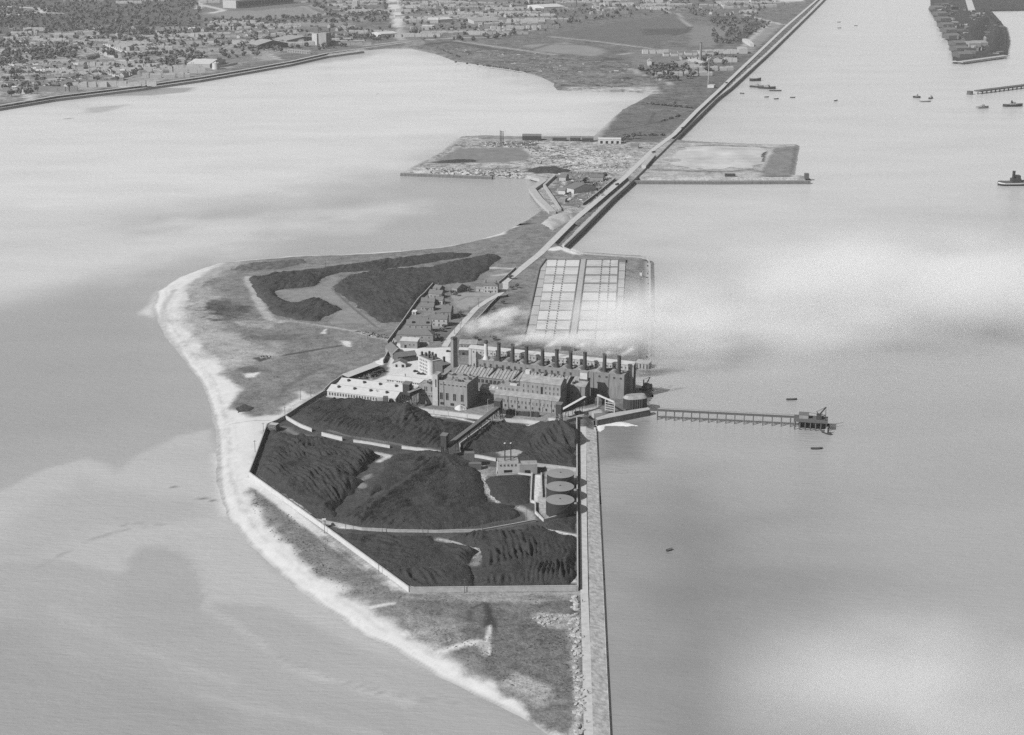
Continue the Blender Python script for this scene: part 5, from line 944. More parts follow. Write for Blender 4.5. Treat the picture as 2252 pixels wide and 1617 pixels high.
# ================================================================== SETTLING BEDS
sbz = 4.7; M_bedg = mat('tank liquor grey', .48, .35, .2, .08, spec=.4); M_bedd = mat('tank liquor dull', .42, .35, .25, .1, spec=.4)
def E_(x, y): return P(1140 + x/6.469, 530 + y/6.469, sbz)
rows = [265,372,487,604,730,857,990,1130,1270,1410]
def colx(c, y):
    return {0: 300-(y-390)*.222 if y > 390 else 300+(390-y)*.75, 1: 415-(y-265)*.165, 2: 880-(y-255)*.147, 3: 965-(y-255)*.127, 4: 1425-(y-255)*.055, 5: 1530-(y-255)*.057}[c]
r = empty('settling_beds', (*E_(colx(2, 800), 800), 0)); tag(r, 'two columns of pale rectangular settling beds with walkways and posts', 'settling beds'); ox, oy = r.location.x, r.location.y
def ll(p): return (p[0]-ox, p[1]-oy)
MB().prism([ll(E_(colx(0, y), y)) for y in (1415, 390, 258)] + [ll(E_(colx(5, y), y)) for y in (258, 1415)], 2.5, 4.5).build('floor_slab', M_conc, r)
for c in (0, 1):
    for k in range(9):
        y0, y1 = rows[k], rows[k+1]; L_, R_ = (1, 2) if c == 0 else (3, 4)
        MB().prism([ll(E_(colx(L_, y1), y1)), ll(E_(colx(R_, y1), y1)), ll(E_(colx(R_, y0), y0)), ll(E_(colx(L_, y0), y0))], 4.0, 4.58 if not (c == 1 and k in (1,2,3)) else 4.52).build('bed_liquor', (M_bed, M_bedg, M_bedd)[(k * 7 + c * 5) % 3 if not (c == 1 and k in (1, 2, 3)) else 2], r)
    for k in range(10):
        y = rows[k]; a = ll(E_(colx(L_, y), y)); b_ = ll(E_(colx(R_, y), y)); thick = (c == 1 and k in (1,2,3)) or k == 0
        MB().beam((*a, 4.8), (*b_, 4.8), 2.6 if thick else .8, .9).build('cross_wall', M_slate, r)
    post = MB().box(-.5, .5, -.8, .8, 4.4, 5.4).mesh('post', M_steel)
    for fx in (.3, .56) if c == 0 else (.5, .75):
        for k in range(9):
            for j in range(4):
                y = rows[k] + (rows[k+1]-rows[k])*(j+.6)/4.4; x = colx(L_, y)*(1-fx) + colx(R_, y)*fx; link('post', post, r, (*ll(E_(x, y)), 0))
for nm, c0, c1, mt in (('left_walkway', 0, 1, M_pale), ('centre_walkway', 2, 3, M_conc), ('right_walkway', 4, 5, M_conc)):
    MB().prism([ll(E_(colx(c0, y)+4, y)) for y in (1412, 395, 262)] + [ll(E_(colx(c1, y)-4, y)) for y in (262, 395, 1412)], 3.5, 4.75).build(nm, mt, r)
for c, mt in ((0, M_stone), (2, M_slate), (3, M_slate), (4, M_slate)):
    ps = [ll(E_(colx(c, y), y)) for y in (1412, 1000, 600, 395, 262)]; strip(MB(), ps, -.5, .5, 3.5, 5.3 if c else 6.0).build('edge_wall', mt, r)
for k in range(9):
    for c0, c1 in ((0, 1), (4, 5)):
        y = (rows[k]+rows[k+1])/2; MB().beam((*ll(E_(colx(c0, y)+4, y)), 5.0), (*ll(E_(colx(c1, y)-2, y)), 5.0), .45, .5).build('weir', M_slate, r)
MB().prism([ll(E_(x, y)) for x, y in ((1432,262),(1525,262),(1525,305),(1432,300))], 4.0, 6.0).build('valve_chamber', M_slate, r)
wall('pale river wall round the settling beds and rough grass', 'e', '640,100 830,180 1500,225 1825,245 1858,275 1862,600 1860,1000 1850,1600', 1.4, .8, M_conc, 'river_wall')
o, L = pbld('valve_hut', 'tiny pale hut on the grass right of the settling beds', 'hut', 'e', '1725,490 1760,492'); o.flat(0, L, 0, 4, 3, M_white, M_dark, par=.1)
o, L = pbld('bed_store', 'low dark roofed store between the gallery and the settling beds', 'shed', 'e', '605,1560 700,1565'); o.mono(0, 12, 0, 9, 4, 6, M_brickd, M_slate)
# ================================================================== PENINSULA
def fb(label, v, s, dep, h, hr, mw, mr, name='shed', cat='shed', doors=0, z=G, group=None):
    o, L = pbld(name, label, cat, v, s, z, group)
    if hr > h: o.gable(0, L, 0, dep, h, hr, mw, mr, th=.4)
    else: o.flat(0, L, 0, dep, h, mw, mr, par=.4)
    for k in range(doors): o.door(L*(k+.6)/(doors+.2), L/(doors*2.4), h*.62)
    return o, L
fb('longest black shed on the far edge of the spoil ground', 'i', '650,290 742,291', 14, 7, 9.5, M_steel, M_slate, 'black_shed')
fb('second black shed on the far edge, low and long', 'i', '800,292 866,293', 10, 4.6, 6, M_steel, M_slate, 'black_shed')
fb('third black shed on the far edge of the spoil ground', 'i', '887,293 934,294', 12, 5, 7, M_steel, M_slate, 'black_shed')
fb('black shed nearest the white shed on the far edge', 'i', '946,296 1000,297', 10, 5.4, 7, M_steel, M_slate, 'black_shed')
fb('white shed with four dark doorways on the peninsula', 'i', '1026,306 1138,307', 14, 7, 8.6, M_white, M_roofl, 'white_shed', 'shed', 4)
fb('small dark hut beside the road past the white shed', 'i', '1185,330 1225,331', 12, 4, 7, M_grey, M_slate, 'hut', 'hut')
fb('dark roofed long house in the peninsula cluster', 'i', '860,545 905,555', 40, 6, 11, M_white, M_slate, 'farmhouse', 'house', 0)
fb('pale gabled cottage behind the dark roofed long house', 'i', '832,490 865,492', 16, 5, 9, M_pale, M_slate, 'cottage', 'house')
fb('small slate cottage right of the cluster by the road', 'i', '985,490 1050,492', 14, 5, 8, M_grey, M_slate, 'cottage', 'house')
fb('white gabled lodge at the near end of the cluster', 'i', '828,556 862,558', 9, 5, 8.4, M_white, M_slate, 'cottage', 'house')
fb('grey flat roofed outhouse below the cluster', 'i', '825,596 862,598', 12, 4, 4, M_grey, M_roofm, 'outhouse', 'shed')
fb('small dark hut at the end of the right-hand pier', 'i', '2050,478 2070,478', 8, 6, 6, M_brickd, M_slate, 'pier_hut', 'hut')
fb('long low dark shelter on the bank of the right basin', 'i', '1655,470 1705,470', 6, 3.4, 3.4, M_steel, M_slate, 'shelter', 'shed')
wall('pale broken hook shaped pier wall on the peninsula shore', 'i', '685,472 745,490 755,500 698,540 735,590 800,655', 3.2, 9, M_conc, 'pier_wall', 'pier')
wall('second pale wall running beside the hook shaped pier', 'i', '812,470 758,520 800,580 838,640', 3.0, 3, M_conc, 'pier_wall', 'pier')
seawall('long low quay wall along the left side of the spoil ground', 'i', '45,453 200,458 500,470', G + .2, 1, 5, M_stone, 'quay_wall', 1)
seawall('pale straight quay wall of the right-hand pier', 'i', '1182,492 1600,494 2078,492', G + .4, 1, 7, M_stone, 'quay_wall', 1)
wall('dark fence wall along the straight road above the cluster', 'i', '950,612 1020,560 1110,485', 3.0, .8, M_stone, 'fence_wall')
MB_ = MB().prism(W('i', '1240,425 1262,432 1310,375 1290,368', G), 2, 8.5); r = empty('concrete_block', (0,0,0)); tag(r, 'pale concrete block standing right of the straight road', 'block'); MB_.build('block_body', M_conc, r)
heap('dark spoil heap in the middle of the spoil ground', 'i', '660,445 720,425 820,422 890,440 820,455', 5, .5, 2.5, M_turf, 'spoil_heap', 'heap', seed=71)
heap('pale heap of rubble beside the road on the peninsula', 'i', '745,700 800,660 880,640 890,680 800,735', 3, .4, 2.5, M_rock, 'rubble_heap', 'heap', seed=73)
heap('dark bank along the far side of the inner field', 'i', '200,400 320,386 420,388 420,396 300,404', 3, .6, 2.5, M_turf, 'spoil_heap', 'heap', seed=75)
for k, (x, y) in enumerate(((548,300),(555,302),(541,298))):
    p = W('i', '%d,%d' % (x, y+14))[0]; tag(MB().cyl(0,0,-1,22,.8,.6,8).cyl(0,0,22,23,.9,.9,8).build('timber_mast', M_wood, None, (p[0], p[1], G)), ('middle', 'right', 'left')[k] + ' one of the three tall timber masts on the spoil ground', 'mast', 'timber masts')
# scrap and timber scattered over the spoil ground: uncountable
def litter(name, label, zones, n, smin, smax, mats, seed=5, zmax=1.6):
    rg = random.Random(seed); m = MB()
    for v, s in zones:
        pts = W(v, s, G); A_ = np.array(pts); c = 0
        while c < n:
            x = rg.uniform(A_[:,0].min(), A_[:,0].max()); y = rg.uniform(A_[:,1].min(), A_[:,1].max())
            if sdist(np.array([x]), np.array([y]), pts)[0] < 0: continue
            c += 1; a = rg.uniform(0, 3.14); l_ = rg.uniform(smin, smax); w_ = rg.uniform(smin*.3, smin); hz = rg.uniform(.4, zmax)
            ca, sa = math.cos(a), math.sin(a)
            m.prism([(x + ca*i*l_/2 - sa*j*w_/2, y + sa*i*l_/2 + ca*j*w_/2) for i, j in ((-1,-1),(1,-1),(1,1),(-1,1))], G-.5, [G+hz*rg.uniform(.4,1) for _ in range(4)], rg.randrange(len(mats)))
    o = m.build(name, mats); tag(o, label, 'scrap', kind='stuff'); return o
litter('scrap', 'scrap and timber strewn over the spoil ground', [('i','680,330 860,312 1000,340 1200,360 1160,440 900,440 700,400'), ('i','450,300 740,292 700,330 470,320'), ('i','160,425 400,430 650,440 640,470 200,455'), ('i','830,445 1080,450 1060,560 930,620 840,560')], 330, 1.2, 6.5, [M_bin, M_conc, M_slate, M_wood, M_white], 5, 1.2)
litter('rubbish', 'pale rubbish and rubble on the reclaimed tip', [('u','900,560 1700,590 2250,660 2250,880 1700,750 1300,670'), ('j','60,400 740,450 860,540 820,620 300,620 120,520')], 90, 3, 13, [M_bin, M_slate, M_conc, M_bin], 6, 1.5)
litter('yard_junk', 'dark junk heaped before the open fronted shed', [('b','1200,240 1500,120 1640,60 1740,120 1600,200 1300,270')], 90, .8, 2.6, [M_steel, M_wood, M_bin], 7, 1.6)
litter('roadside_scrap', 'scrap along the track behind the station', [('h','1030,545 1130,550 1280,580 1270,600 1150,580'), ('h','500,690 560,690 560,705 500,705')], 60, .8, 2.4, [M_bin, M_conc, M_steel], 8, 1.2)

# standing water in the right-hand basin
bp = W('i', '1400,420 1425,345 1500,328 1640,322 1780,325 1858,332 1845,385 1800,430 1700,425 1560,432 1460,428', G)
xs = np.arange(min(p[0] for p in bp)-5, max(p[0] for p in bp)+5, 2.5); ys = np.arange(min(p[1] for p in bp)-5, max(p[1] for p in bp)+5, 2.5); X, Y = np.meshgrid(xs, ys)
me = grid_mesh('basin_water', xs, ys, np.full(X.shape, G + .05), sdist(X, Y, bp) + (fbm(X, Y, 30, 3, 2) - .5)*44 > 0, mat('basin water', .42, .5, .35, .02, spec=.4)); tag(link('basin_water', me), kind='structure')
# ================================================================== TREES AND SCRUB
def leaf_cloud(n, rx, ry, rz, size, seed, lumps=7):
    rg = np.random.RandomState(seed); C = rg.normal(size=(lumps, 3)); C /= np.linalg.norm(C, axis=1)[:, None]; C *= rg.uniform(.25, .62, (lumps, 1)); C[:, 2] = C[:, 2]*.8
    R = rg.uniform(.34, .56, lumps); k = rg.randint(0, lumps, n); D = rg.normal(size=(n, 3)); D /= np.linalg.norm(D, axis=1)[:, None]
    pos = C[k] + D * R[k][:, None] * rg.uniform(.75, 1.05, (n, 1)); nr = D + rg.normal(size=(n, 3))*.45; nr /= np.linalg.norm(nr, axis=1)[:, None]
    pos *= (rx, ry, rz); a = np.cross(nr, rg.normal(size=(n, 3))); a /= np.linalg.norm(a, axis=1)[:, None]; c = np.cross(nr, a); s_ = size * rg.uniform(.6, 1.3, (n, 1))
    V = np.stack([pos - a*s_ - c*s_*.7, pos + a*s_ - c*s_*.6, pos + a*s_*.8 + c*s_*.8, pos - a*s_*.9 + c*s_*.7], 1).reshape(-1, 3)
    return V, np.arange(4*n).reshape(n, 4)
FARV = [leaf_cloud(46, 1, 1, 1, .34, k) for k in range(5)]
far_crown = [npmesh('crown', V, F, M_leaf) for V, F in FARV]
near_crown = [npmesh('crown', *leaf_cloud(260, 1, 1, 1, .15, 40+k, 9), M_leafn) for k in range(4)]
tm = MB().cyl(0, 0, -.3, 1, .07, .04, 7).beam((0,0,.55), (.3,.1,1.05), .04).beam((0,0,.6), (-.25,.15,1.0), .04); trunk_me = tm.mesh('trunk', M_bark)
def tree(name, label, cat, x, y, h, rx, crowns, group=None, z=G):
    r = empty(name, (x, y, z), random.uniform(0, 6.28)); tag(r, label, cat, group)
    t_ = link('trunk', trunk_me, r); t_.scale = (h*.8, h*.8, h*.62); c = link('crown', random.choice(crowns), r, (0, 0, h*.6)); c.scale = (rx, rx*random.uniform(.8, 1.15), h*.42); return r
def mass(name, label, cat, pts, variants, mt):
    Vs, Fs, o = [], [], 0
    for (x, y, z, sx, sz) in pts:
        V, F = random.choice(variants); a = random.uniform(0, 6.28); ca, sa = math.cos(a), math.sin(a); X_ = (V[:,0]*ca - V[:,1]*sa)*sx + x; Y_ = (V[:,0]*sa + V[:,1]*ca)*sx + y
        Vs.append(np.stack([X_, Y_, V[:,2]*sz + z], 1)); Fs.append(F + o); o += len(V)
    ob = link(name, npmesh(name, np.concatenate(Vs), np.concatenate(Fs), mt)); tag(ob, label, cat, kind='stuff'); return ob
def inpoly(px, py, poly):
    c = False; n = len(poly)
    for k in range(n):
        ax, ay = poly[k]; bx, by = poly[(k+1) % n]
        if (ay > py) != (by > py) and px < (bx-ax)*(py-ay)/(by-ay)+ax: c = not c
    return c
def sample(poly, n, rg):
    x0, x1 = min(p[0] for p in poly), max(p[0] for p in poly); y0, y1 = min(p[1] for p in poly), max(p[1] for p in poly); out = []
    while len(out) < n:
        x, y = rg.uniform(x0, x1), rg.uniform(y0, y1)
        if inpoly(x, y, poly): out.append((x, y))
    return out
rg = random.Random(99)
# bushes and trees near the station
near = [('d','760,1150','leafy dark bush between the gate house road and the large hipped house'),('d','830,1050','round dark tree beside the pale two storey house'),('d','800,1200','low bush by the pale dome of the large hipped house'),('d','880,1000','dark shrub at the corner of the pale two storey house'),
        ('d','1250,360','wide dark bush beside the barn-like house on the lawn'),('d','1290,390','smaller dark bush behind the barn-like house'),('d','1000,440','dark hedge tree at the head of the lawn'),('d','1060,460','second dark hedge tree at the head of the lawn'),('d','1975,175','round clipped tree standing on the straight road verge'),
        ('d','1995,350','large dark tree by the road wall opposite the gate house'),('d','2080,330','dark tree right of the large one opposite the gate house'),('d','1140,800','low dark shrubs where the lawn meets the road'),('d','1700,720','lone bush in the rough field below the smoke'),('d','1390,910','bush at the lower end of the garden wall'),
        ('d','1850,590','dark thorn bush near the garden wall in the rough field'),('d','1900,950','broad dark thicket in the smoke behind the stacks'),('d','1400,1190','long dark hedge bush behind the square chimney'),('d','1700,1190','dark hedge bush behind the white stack'),('c','650,60','dark bush behind the fourth stack'),('c','1330,620','dark ivy bush between annexe and boiler house')]
for v, s, lab in near:
    p = W(v, s)[0]; tree('bush', lab, 'bush', p[0], p[1], rg.uniform(4, 6.5), rg.uniform(2.4, 4.2), near_crown)
for v, s, lab in (('i','1165,285','dark tree right of the white shed with four doorways'),('i','1200,282','second dark tree beyond the white shed'),('i','1150,300','small dark tree touching the white shed'),('i','960,500','dark tree behind the dark roofed long house'),('i','1060,480','dark tree at the road end of the peninsula cluster'),('i','1010,530','dark tree below the slate cottage'),('i','1405,118','lone dark tree in the allotments')):
    p = W(v, s)[0]; tree('tree', lab, 'tree', p[0], p[1], rg.uniform(8, 11), rg.uniform(5, 7), far_crown + near_crown[:1])
# low scrub over the rough grass (uncountable)
SCRUBV = [leaf_cloud(9, 1, 1, 1, .5, 70+k, 3) for k in range(4)]; pts = []
for v, s, n in (('n','-380,-180 300,390 460,520 700,780 1080,1040 1400,1290 1740,1480 1770,1480 1770,340 380,345',2300), ('g','110,620 980,1215 700,1215 540,1230 300,1010 150,850 80,720',1500), ('h','160,370 430,400 430,440 330,490 240,480',260), ('h','330,190 560,140 780,125 780,155 620,190',420), ('h','340,500 560,480 600,520 800,560 1000,620 960,700 500,760 420,640',500), ('d','1760,500 2240,340 2180,900 1500,1230 1120,1180 1300,960',420), ('e','1545,260 1745,270 1755,780 1540,720',160), ('e','620,1450 1840,1430 1840,1600 620,1600',160), ('h','600,720 1100,640 1150,700 800,820 640,900 480,860',400), ('h','1050,120 1740,60 1900,60 1700,115 1250,135',200)):
    poly = q(v, s)
    for x, y in sample(poly, n, rg):
        X0, Y0 = P(x, y, G); k = fbm(np.array([X0]), np.array([Y0]), 22, 3, 77)[0]
        if k < .42: continue
        sc_ = rg.uniform(.4, 1.1); pts.append((X0, Y0, G - .3, sc_, sc_*.5))
A_ = np.array([p_[:2] for p_ in pts]); zz = island_z(A_[:, 0], A_[:, 1], sdist(A_[:, 0], A_[:, 1], LAND)); pts = [(p_[0], p_[1], min(G, z_) - .35, p_[3], p_[4]) for p_, z_ in zip(pts, zz) if z_ > 3]
mass('scrub', 'low scrub and tussocks over the rough grass', 'scrub', pts, SCRUBV, M_leafn)
# ================================================================== ROCKS beside the wall road
rock_me = []
for k in range(5):
    r2 = np.random.RandomState(k); V = np.array([(-1,-1,-.4),(1,-1,-.4),(1,1,-.4),(-1,1,-.4),(-.8,-.7,.7),(.7,-.8,.8),(.8,.7,.6),(-.7,.8,.75),(0,-1.2,.2),(1.2,0,.2),(0,1.2,.1),(-1.2,0,.2)], float) + r2.normal(size=(12,3))*.16
    m = MB(); m.add([tuple(v_) for v_ in V], [(4,5,6,7),(0,8,4,11),(8,5,4),(0,1,8),(1,9,5,8),(9,6,5),(1,2,9),(2,10,6,9),(10,7,6),(2,3,10),(3,11,7,10),(11,4,7),(3,0,11),(0,3,2,1)]); rock_me.append(m.mesh('boulder', M_rock))
for k in range(120):
    yy = rg.uniform(330, 1480); xx = 1745 + (yy-330)*.045 + rg.gauss(0, 16) + (-30 if rg.random() < .2 else 0); p = W('n', '%g,%g' % (xx, yy))[0]
    o = link('boulder', rock_me[k % 5], None, (p[0], p[1], G + .1), rg.uniform(0, 6)); s_ = rg.uniform(.5, 1.15); o.scale = (s_*1.3, s_, s_*.8); tag(o, 'pale boulder in the ragged row left of the quay road', 'boulder', 'boulders beside the quay road')
for k in range(34):
    x, y = sample(q('n', '1390,510 1480,470 1740,500 1700,590 1480,605'), 1, rg)[0]; p = P(x, y, G); o = link('boulder', rock_me[k % 5], None, (p[0], p[1], G), rg.uniform(0, 6)); s_ = rg.uniform(.4, 1.0); o.scale = (s_*1.3, s_, s_*.7); tag(o, 'pale boulder in the loose patch below the near end wall', 'boulder', 'boulders in the patch below the end wall')
# ================================================================== POLES
def pole(label, v, s, h=9, group='telegraph poles'):
    p = W(v, s)[0]; r = empty('telegraph_pole', (p[0], p[1], G), rg.uniform(-.4, .4)); tag(r, label, 'pole', group); MB().cyl(0,0,-.5,h,.2,.14,7).build('shaft', M_wood, r); MB().box(-1.1,1.1,-.08,.08,h-.9,h-.7).build('cross_arm', M_wood, r)
for v, s, lab in (('d','1048,1090','telegraph pole left of the curving road nearest the chimney'),('d','1145,1060','telegraph pole right of the curving road nearest the chimney'),('d','1165,930','telegraph pole midway along the curving road'),('d','1290,760','telegraph pole near the lawn of the curving road'),('d','1445,640','telegraph pole farthest up the curving road'),
    ('b','430,560','pole beside the dark hut on the left field'),('b','590,510','pole along the yard boundary left of the workshop'),('b','1075,235','pole by the low end of the open shed'),('b','190,830','pole at the left corner of the coal yard'),('b','905,1140','pole on the broken retaining wall'),('b','1615,560','pole before the workshop windows'),
    ('g','1100,870','pole on the dividing wall below the central heap'),('g','860,862','pole left on the dividing wall'),('g','645,850','pole near the left end of the dividing wall'),('g','1450,865','pole right of the middle of the dividing wall'),('g','1712,790','pole by the pale patch near the oil tanks'),('g','160,280','pole outside the shaded corner wall'),('g','110,385','pole midway outside the shaded corner wall'),('g','520,865','pole by the gate pier of the long outer wall'),('g','840,1105','pole near the lower end of the long outer wall'),('g','1345,1215','pole on the near end wall'),
    ('h','520,310','lone pole at the left end of the turf stacks'),('h','880,180','pole behind the branching turf stack'),('h','1320,120','pole on the upper shore track'),('h','1120,590','pole by the scrap on the field track'),('h','1090,640','pole on the open field left of the station'),('h','970,270','pole between the two turf stacks')): pole(lab, v, s)
# gate pier on the long wall
p = W('g', '517,830')[0]; tag(MB().box(-1,1,-1,1,-1,5).box(-1.3,1.3,-1.3,1.3,5,5.6).build('gate_pier', M_white, None, (p[0], p[1], G)), 'white gate pier where the dividing wall meets the outer wall', 'gate pier')
# ================================================================== VEHICLES
def lorry(label, v, s, rz, L=6.5):
    p = W(v, s)[0]; r = empty('lorry', (p[0], p[1], G + .15), rz); tag(r, label, 'lorry')
    MB().box(-L/2, L*.16, -1.1, 1.1, .9, 2.4).build('load_body', M_steel, r); cb_ = MB().add([(L*.18,-1,.7),(L*.5,-1,.7),(L*.5,1,.7),(L*.18,1,.7),(L*.18,-1,2.6),(L*.36,-1,2.6),(L*.36,1,2.6),(L*.18,1,2.6),(L*.38,-1,1.5),(L*.5,-1,1.4),(L*.5,1,1.4),(L*.38,1,1.5)], [(0,3,2,1),(4,5,6,7),(0,1,9,8,5,4),(3,7,6,11,10,2),(5,8,11,6),(8,9,10,11),(1,2,10,9),(0,4,7,3)]).build('cab', M_hull, r); MB().box(L*.365, L*.38, -.85, .85, 1.7, 2.4).build('windscreen', M_glass, cb_)
    for x in (-L*.3, L*.36):
        for y in (-1.05, 1.05):
            w_ = []; n = 10; mm = MB(); mm.add([(x + .5*math.cos(6.283*k/n), y - .15, .5 + .5*math.sin(6.283*k/n)) for k in range(n)] + [(x + .5*math.cos(6.283*k/n), y + .15, .5 + .5*math.sin(6.283*k/n)) for k in range(n)], [tuple(range(n)), tuple(range(2*n-1, n-1, -1))] + [(k, n+k, n+(k+1) % n, (k+1) % n) for k in range(n)]); mm.build('wheel', M_steel, r)
def car(label, v, s, rz):
    p = W(v, s)[0]; r = empty('car', (p[0], p[1], G + .02), rz); tag(r, label, 'car')
    pr = [(-2.1,.35),(2.1,.35),(2.15,.9),(.75,1.05),(.35,1.6),(-1.2,1.62),(-1.75,1.0),(-2.15,.85)]; n = len(pr)
    MB().add([(x,-.8,z) for x, z in pr] + [(x,.8,z) for x, z in pr], [tuple(range(n)), tuple(range(2*n-1,n-1,-1))] + [(k, n+k, n+(k+1) % n, (k+1) % n) for k in range(n)]).build('body', M_hull, r); MB().box(-1.1,.3,-.82,.82,1.1,1.5).build('side_window', M_glass, r)
    for x in (-1.3, 1.3):
        for y in (-.8, .8): n = 10; MB().add([(x+.36*math.cos(6.283*k/n), y-.1, .36+.36*math.sin(6.283*k/n)) for k in range(n)] + [(x+.36*math.cos(6.283*k/n), y+.1, .36+.36*math.sin(6.283*k/n)) for k in range(n)], [tuple(range(n)), tuple(range(2*n-1,n-1,-1))] + [(k, n+k, n+(k+1) % n, (k+1) % n) for k in range(n)]).build('wheel', M_steel, r)
car('black car parked nearest the white hotel bay', 'a', '705,735', .3); car('black car parked below the hotel, left of two', 'a', '765,775', -.35); car('black car parked below the hotel, right of two', 'a', '830,780', -.35); car('black car in the drive by the station gate', 'a', '1245,405', .2)
for k, (x, y, lab) in enumerate(((60,700,'lorry farthest up the yard beside the open shed'),(150,745,'lorry standing nearest the pale yard by the open shed'),(60,770,'lorry in the middle of the row before the open shed'),(20,815,'lorry at the near end of the row before the open shed'))): lorry(lab, 'a', '%d,%d' % (x, y), .6)
lorry('dark lorry on the track by the river end conveyor', 'f', '45,268', .4); lorry('second dark vehicle on the track by the river conveyor', 'f', '112,278', 1.2, 5)
lorry('lorry driving on the causeway by the concrete block', 'i', '1300,352', .9, 8); lorry('lorry on the causeway above the peninsula cluster', 'i', '1120,512', .9, 8); lorry('lorry on the causeway beyond the right-hand pier', 'i', '1445,232', .9, 8); lorry('lorry far up the causeway near the river wall bend', 'j', '1440,590', .9, 9)
# ================================================================== PEOPLE on the quay road
def person(label, v, s, stride, rz):
    p = W(v, s, G + .15)[0]; H_ = 1.75
    J = [(0,0,.95),(0,0,1.2),(0,0,1.42),(0,0,1.52),(.02,0,1.66),(0,.1,.9),(stride*.5,.1,.5),(stride*.55,.1,.06),(stride*.55+.16,.1,.04),(0,-.1,.9),(-stride*.25,-.1,.5),(-stride*.6,-.1,.08),(-stride*.6+.15,-.1,.03),(0,.2,1.4),(-stride*.25,.25,1.12),(-stride*.2+.06,.25,.86),(0,-.2,1.4),(stride*.25,-.25,1.12),(stride*.3+.06,-.25,.88)]
    Rr = [.16,.15,.17,.07,.11,.1,.07,.05,.045,.1,.07,.05,.045,.07,.05,.045,.07,.05,.045]
    Ed = [(0,1),(1,2),(2,3),(3,4),(0,5),(5,6),(6,7),(7,8),(0,9),(9,10),(10,11),(11,12),(2,13),(13,14),(14,15),(2,16),(16,17),(17,18)]
    me = bpy.data.meshes.new('body'); me.from_pydata(J, Ed, []); me.materials.append(M_cloth); r = empty('person', (p[0], p[1], G + .13), rz); tag(r, label, 'person'); o = link('body', me, r)
    md = o.modifiers.new('skin', 'SKIN'); sv = me.skin_vertices[0].data
    for k, rr_ in enumerate(Rr): sv[k].radius = (rr_, rr_)
    sv[0].use_root = True; md2 = o.modifiers.new('sub', 'SUBSURF'); md2.levels = 1; md2.render_levels = 1
    MB().cyl(0,0,1.70,1.74,.17,.17,10).cyl(0,0,1.74,1.84,.11,.1,10).build('hat', M_cloth, r)
for v, s, lab, rz in (('n','1806,392','person in dark clothes walking past the near end wall',1.4),('n','1845,1140','person in dark clothes walking, farther of the two by the boulders',1.5),('n','1856,1150','companion in dark clothes beside the farther walker by the boulders',1.5),('n','1842,1390','person in dark clothes walking nearest the bottom of the quay road',-1.6)): person(lab, v, s, .5, rz)
# ================================================================== BOATS
def vessel(label, px, py, L, bm, rz, fb_=1.6, house=True, funnel=True, mast=True, name='boat', cat='boat', hull=None, white=False, derrick=False, tall=1.0):
    p = P(px, py, .3); r = empty(name, (p[0], p[1], 0), rz); tag(r, label, cat)
    n = 14; sec = []
    for k in range(n+1):
        t_ = k/n; x = -L/2 + L*t_; wb = bm/2*(min(1, (t_/.12)**.5*.9+.1 if t_ < .12 else 1))*(1 if t_ < .62 else max(.02, 1-((t_-.62)/.38)**2)); z = fb_*(1+.5*max(0, t_-.6)/.4+.15*max(0, .2-t_)/.2); sec.append((x, wb, z))
    V = []; F_ = []
    for x, wb, z in sec: V += [(x,-wb,z),(x,-wb*.8,-.8),(x,wb*.8,-.8),(x,wb,z)]
    for k in range(n): o = 4*k; F_ += [(o,o+1,o+5,o+4),(o+1,o+2,o+6,o+5),(o+2,o+3,o+7,o+6)]
    F_ += [(0,3,2,1),(4*n,4*n+1,4*n+2,4*n+3)]; MB().add(V, F_).build('hull', hull or M_hull, r)
    V = [];  F_ = []
    for x, wb, z in sec: V += [(x,-wb*.96,z-.25),(x,wb*.96,z-.25)]
    for k in range(n): o = 2*k; F_.append((o,o+2,o+3,o+1))
    dk = MB().add(V, F_).build('deck', M_wood, r)
    if white: 
        V = []; F_ = []
        for x, wb, z in sec: V += [(x,-wb*1.02-.03,z*.55),(x,-wb*1.03-.04,z*.9)]
        for k in range(n): o = 2*k; F_.append((o,o+2,o+3,o+1))
        MB().add(V, F_).build('white_band', M_white, r)
    if house:
        h_ = MB().box(-L*.12, L*.14, -bm*.3, bm*.3, fb_*.7, fb_+2.4*tall).box(L*.02, L*.12, -bm*.26, bm*.26, fb_+2.4*tall, fb_+4.4*tall).build('deckhouse', M_grey if not white else M_steel, r); MB().box(L*.12, L*.122+.05, -bm*.2, bm*.2, fb_+3*tall, fb_+3.8*tall).build('wheelhouse_window', M_glass, h_)
    if funnel: MB().cyl(-L*.06, 0, fb_, fb_+7*tall, bm*.13, bm*.12, 12).cyl(-L*.06, 0, fb_+7*tall, fb_+7.3*tall, bm*.14, bm*.14, 12).build('funnel', M_hull, r)
    if mast: MB().cyl(L*.25, 0, fb_*.6, fb_+9*tall, .22, .12, 8).build('mast', M_wood, r)
    if derrick: MB().beam((-L*.2,0,fb_), (-L*.2,0,fb_+9), .7).beam((-L*.2,0,fb_+1), (L*.35,0,fb_+8), .6).beam((-L*.2,0,fb_+9), (L*.35,0,fb_+8), .2).build('derrick', M_steel, r); MB().box(-L*.35,-L*.05,-bm*.3,bm*.3,fb_*.6,fb_+1.6).build('winch_house', M_steel, r)
    return r
vessel('dark steam tug with tall funnel and white waterline band at the right edge', 2232, 407, 50, 17, .05, 5.0, name='tug', cat='tug', white=True, tall=2.1)
vessel('dredger with derrick moored under the jetty stage', 1790, 938, 24, 8, rad(-16), 2.4, name='dredger', cat='dredger', derrick=True, funnel=False)
vessel('small launch astern of the moored dredger', 1818, 953, 10, 3.2, rad(-55), 1.2, name='launch', funnel=False, mast=False)
vessel('rusty hopper barge lying against the station quay', 1420, 862, 21, 8, rad(58), 3.2, name='hopper_barge', cat='barge', hull=M_bin, derrick=True, funnel=False)
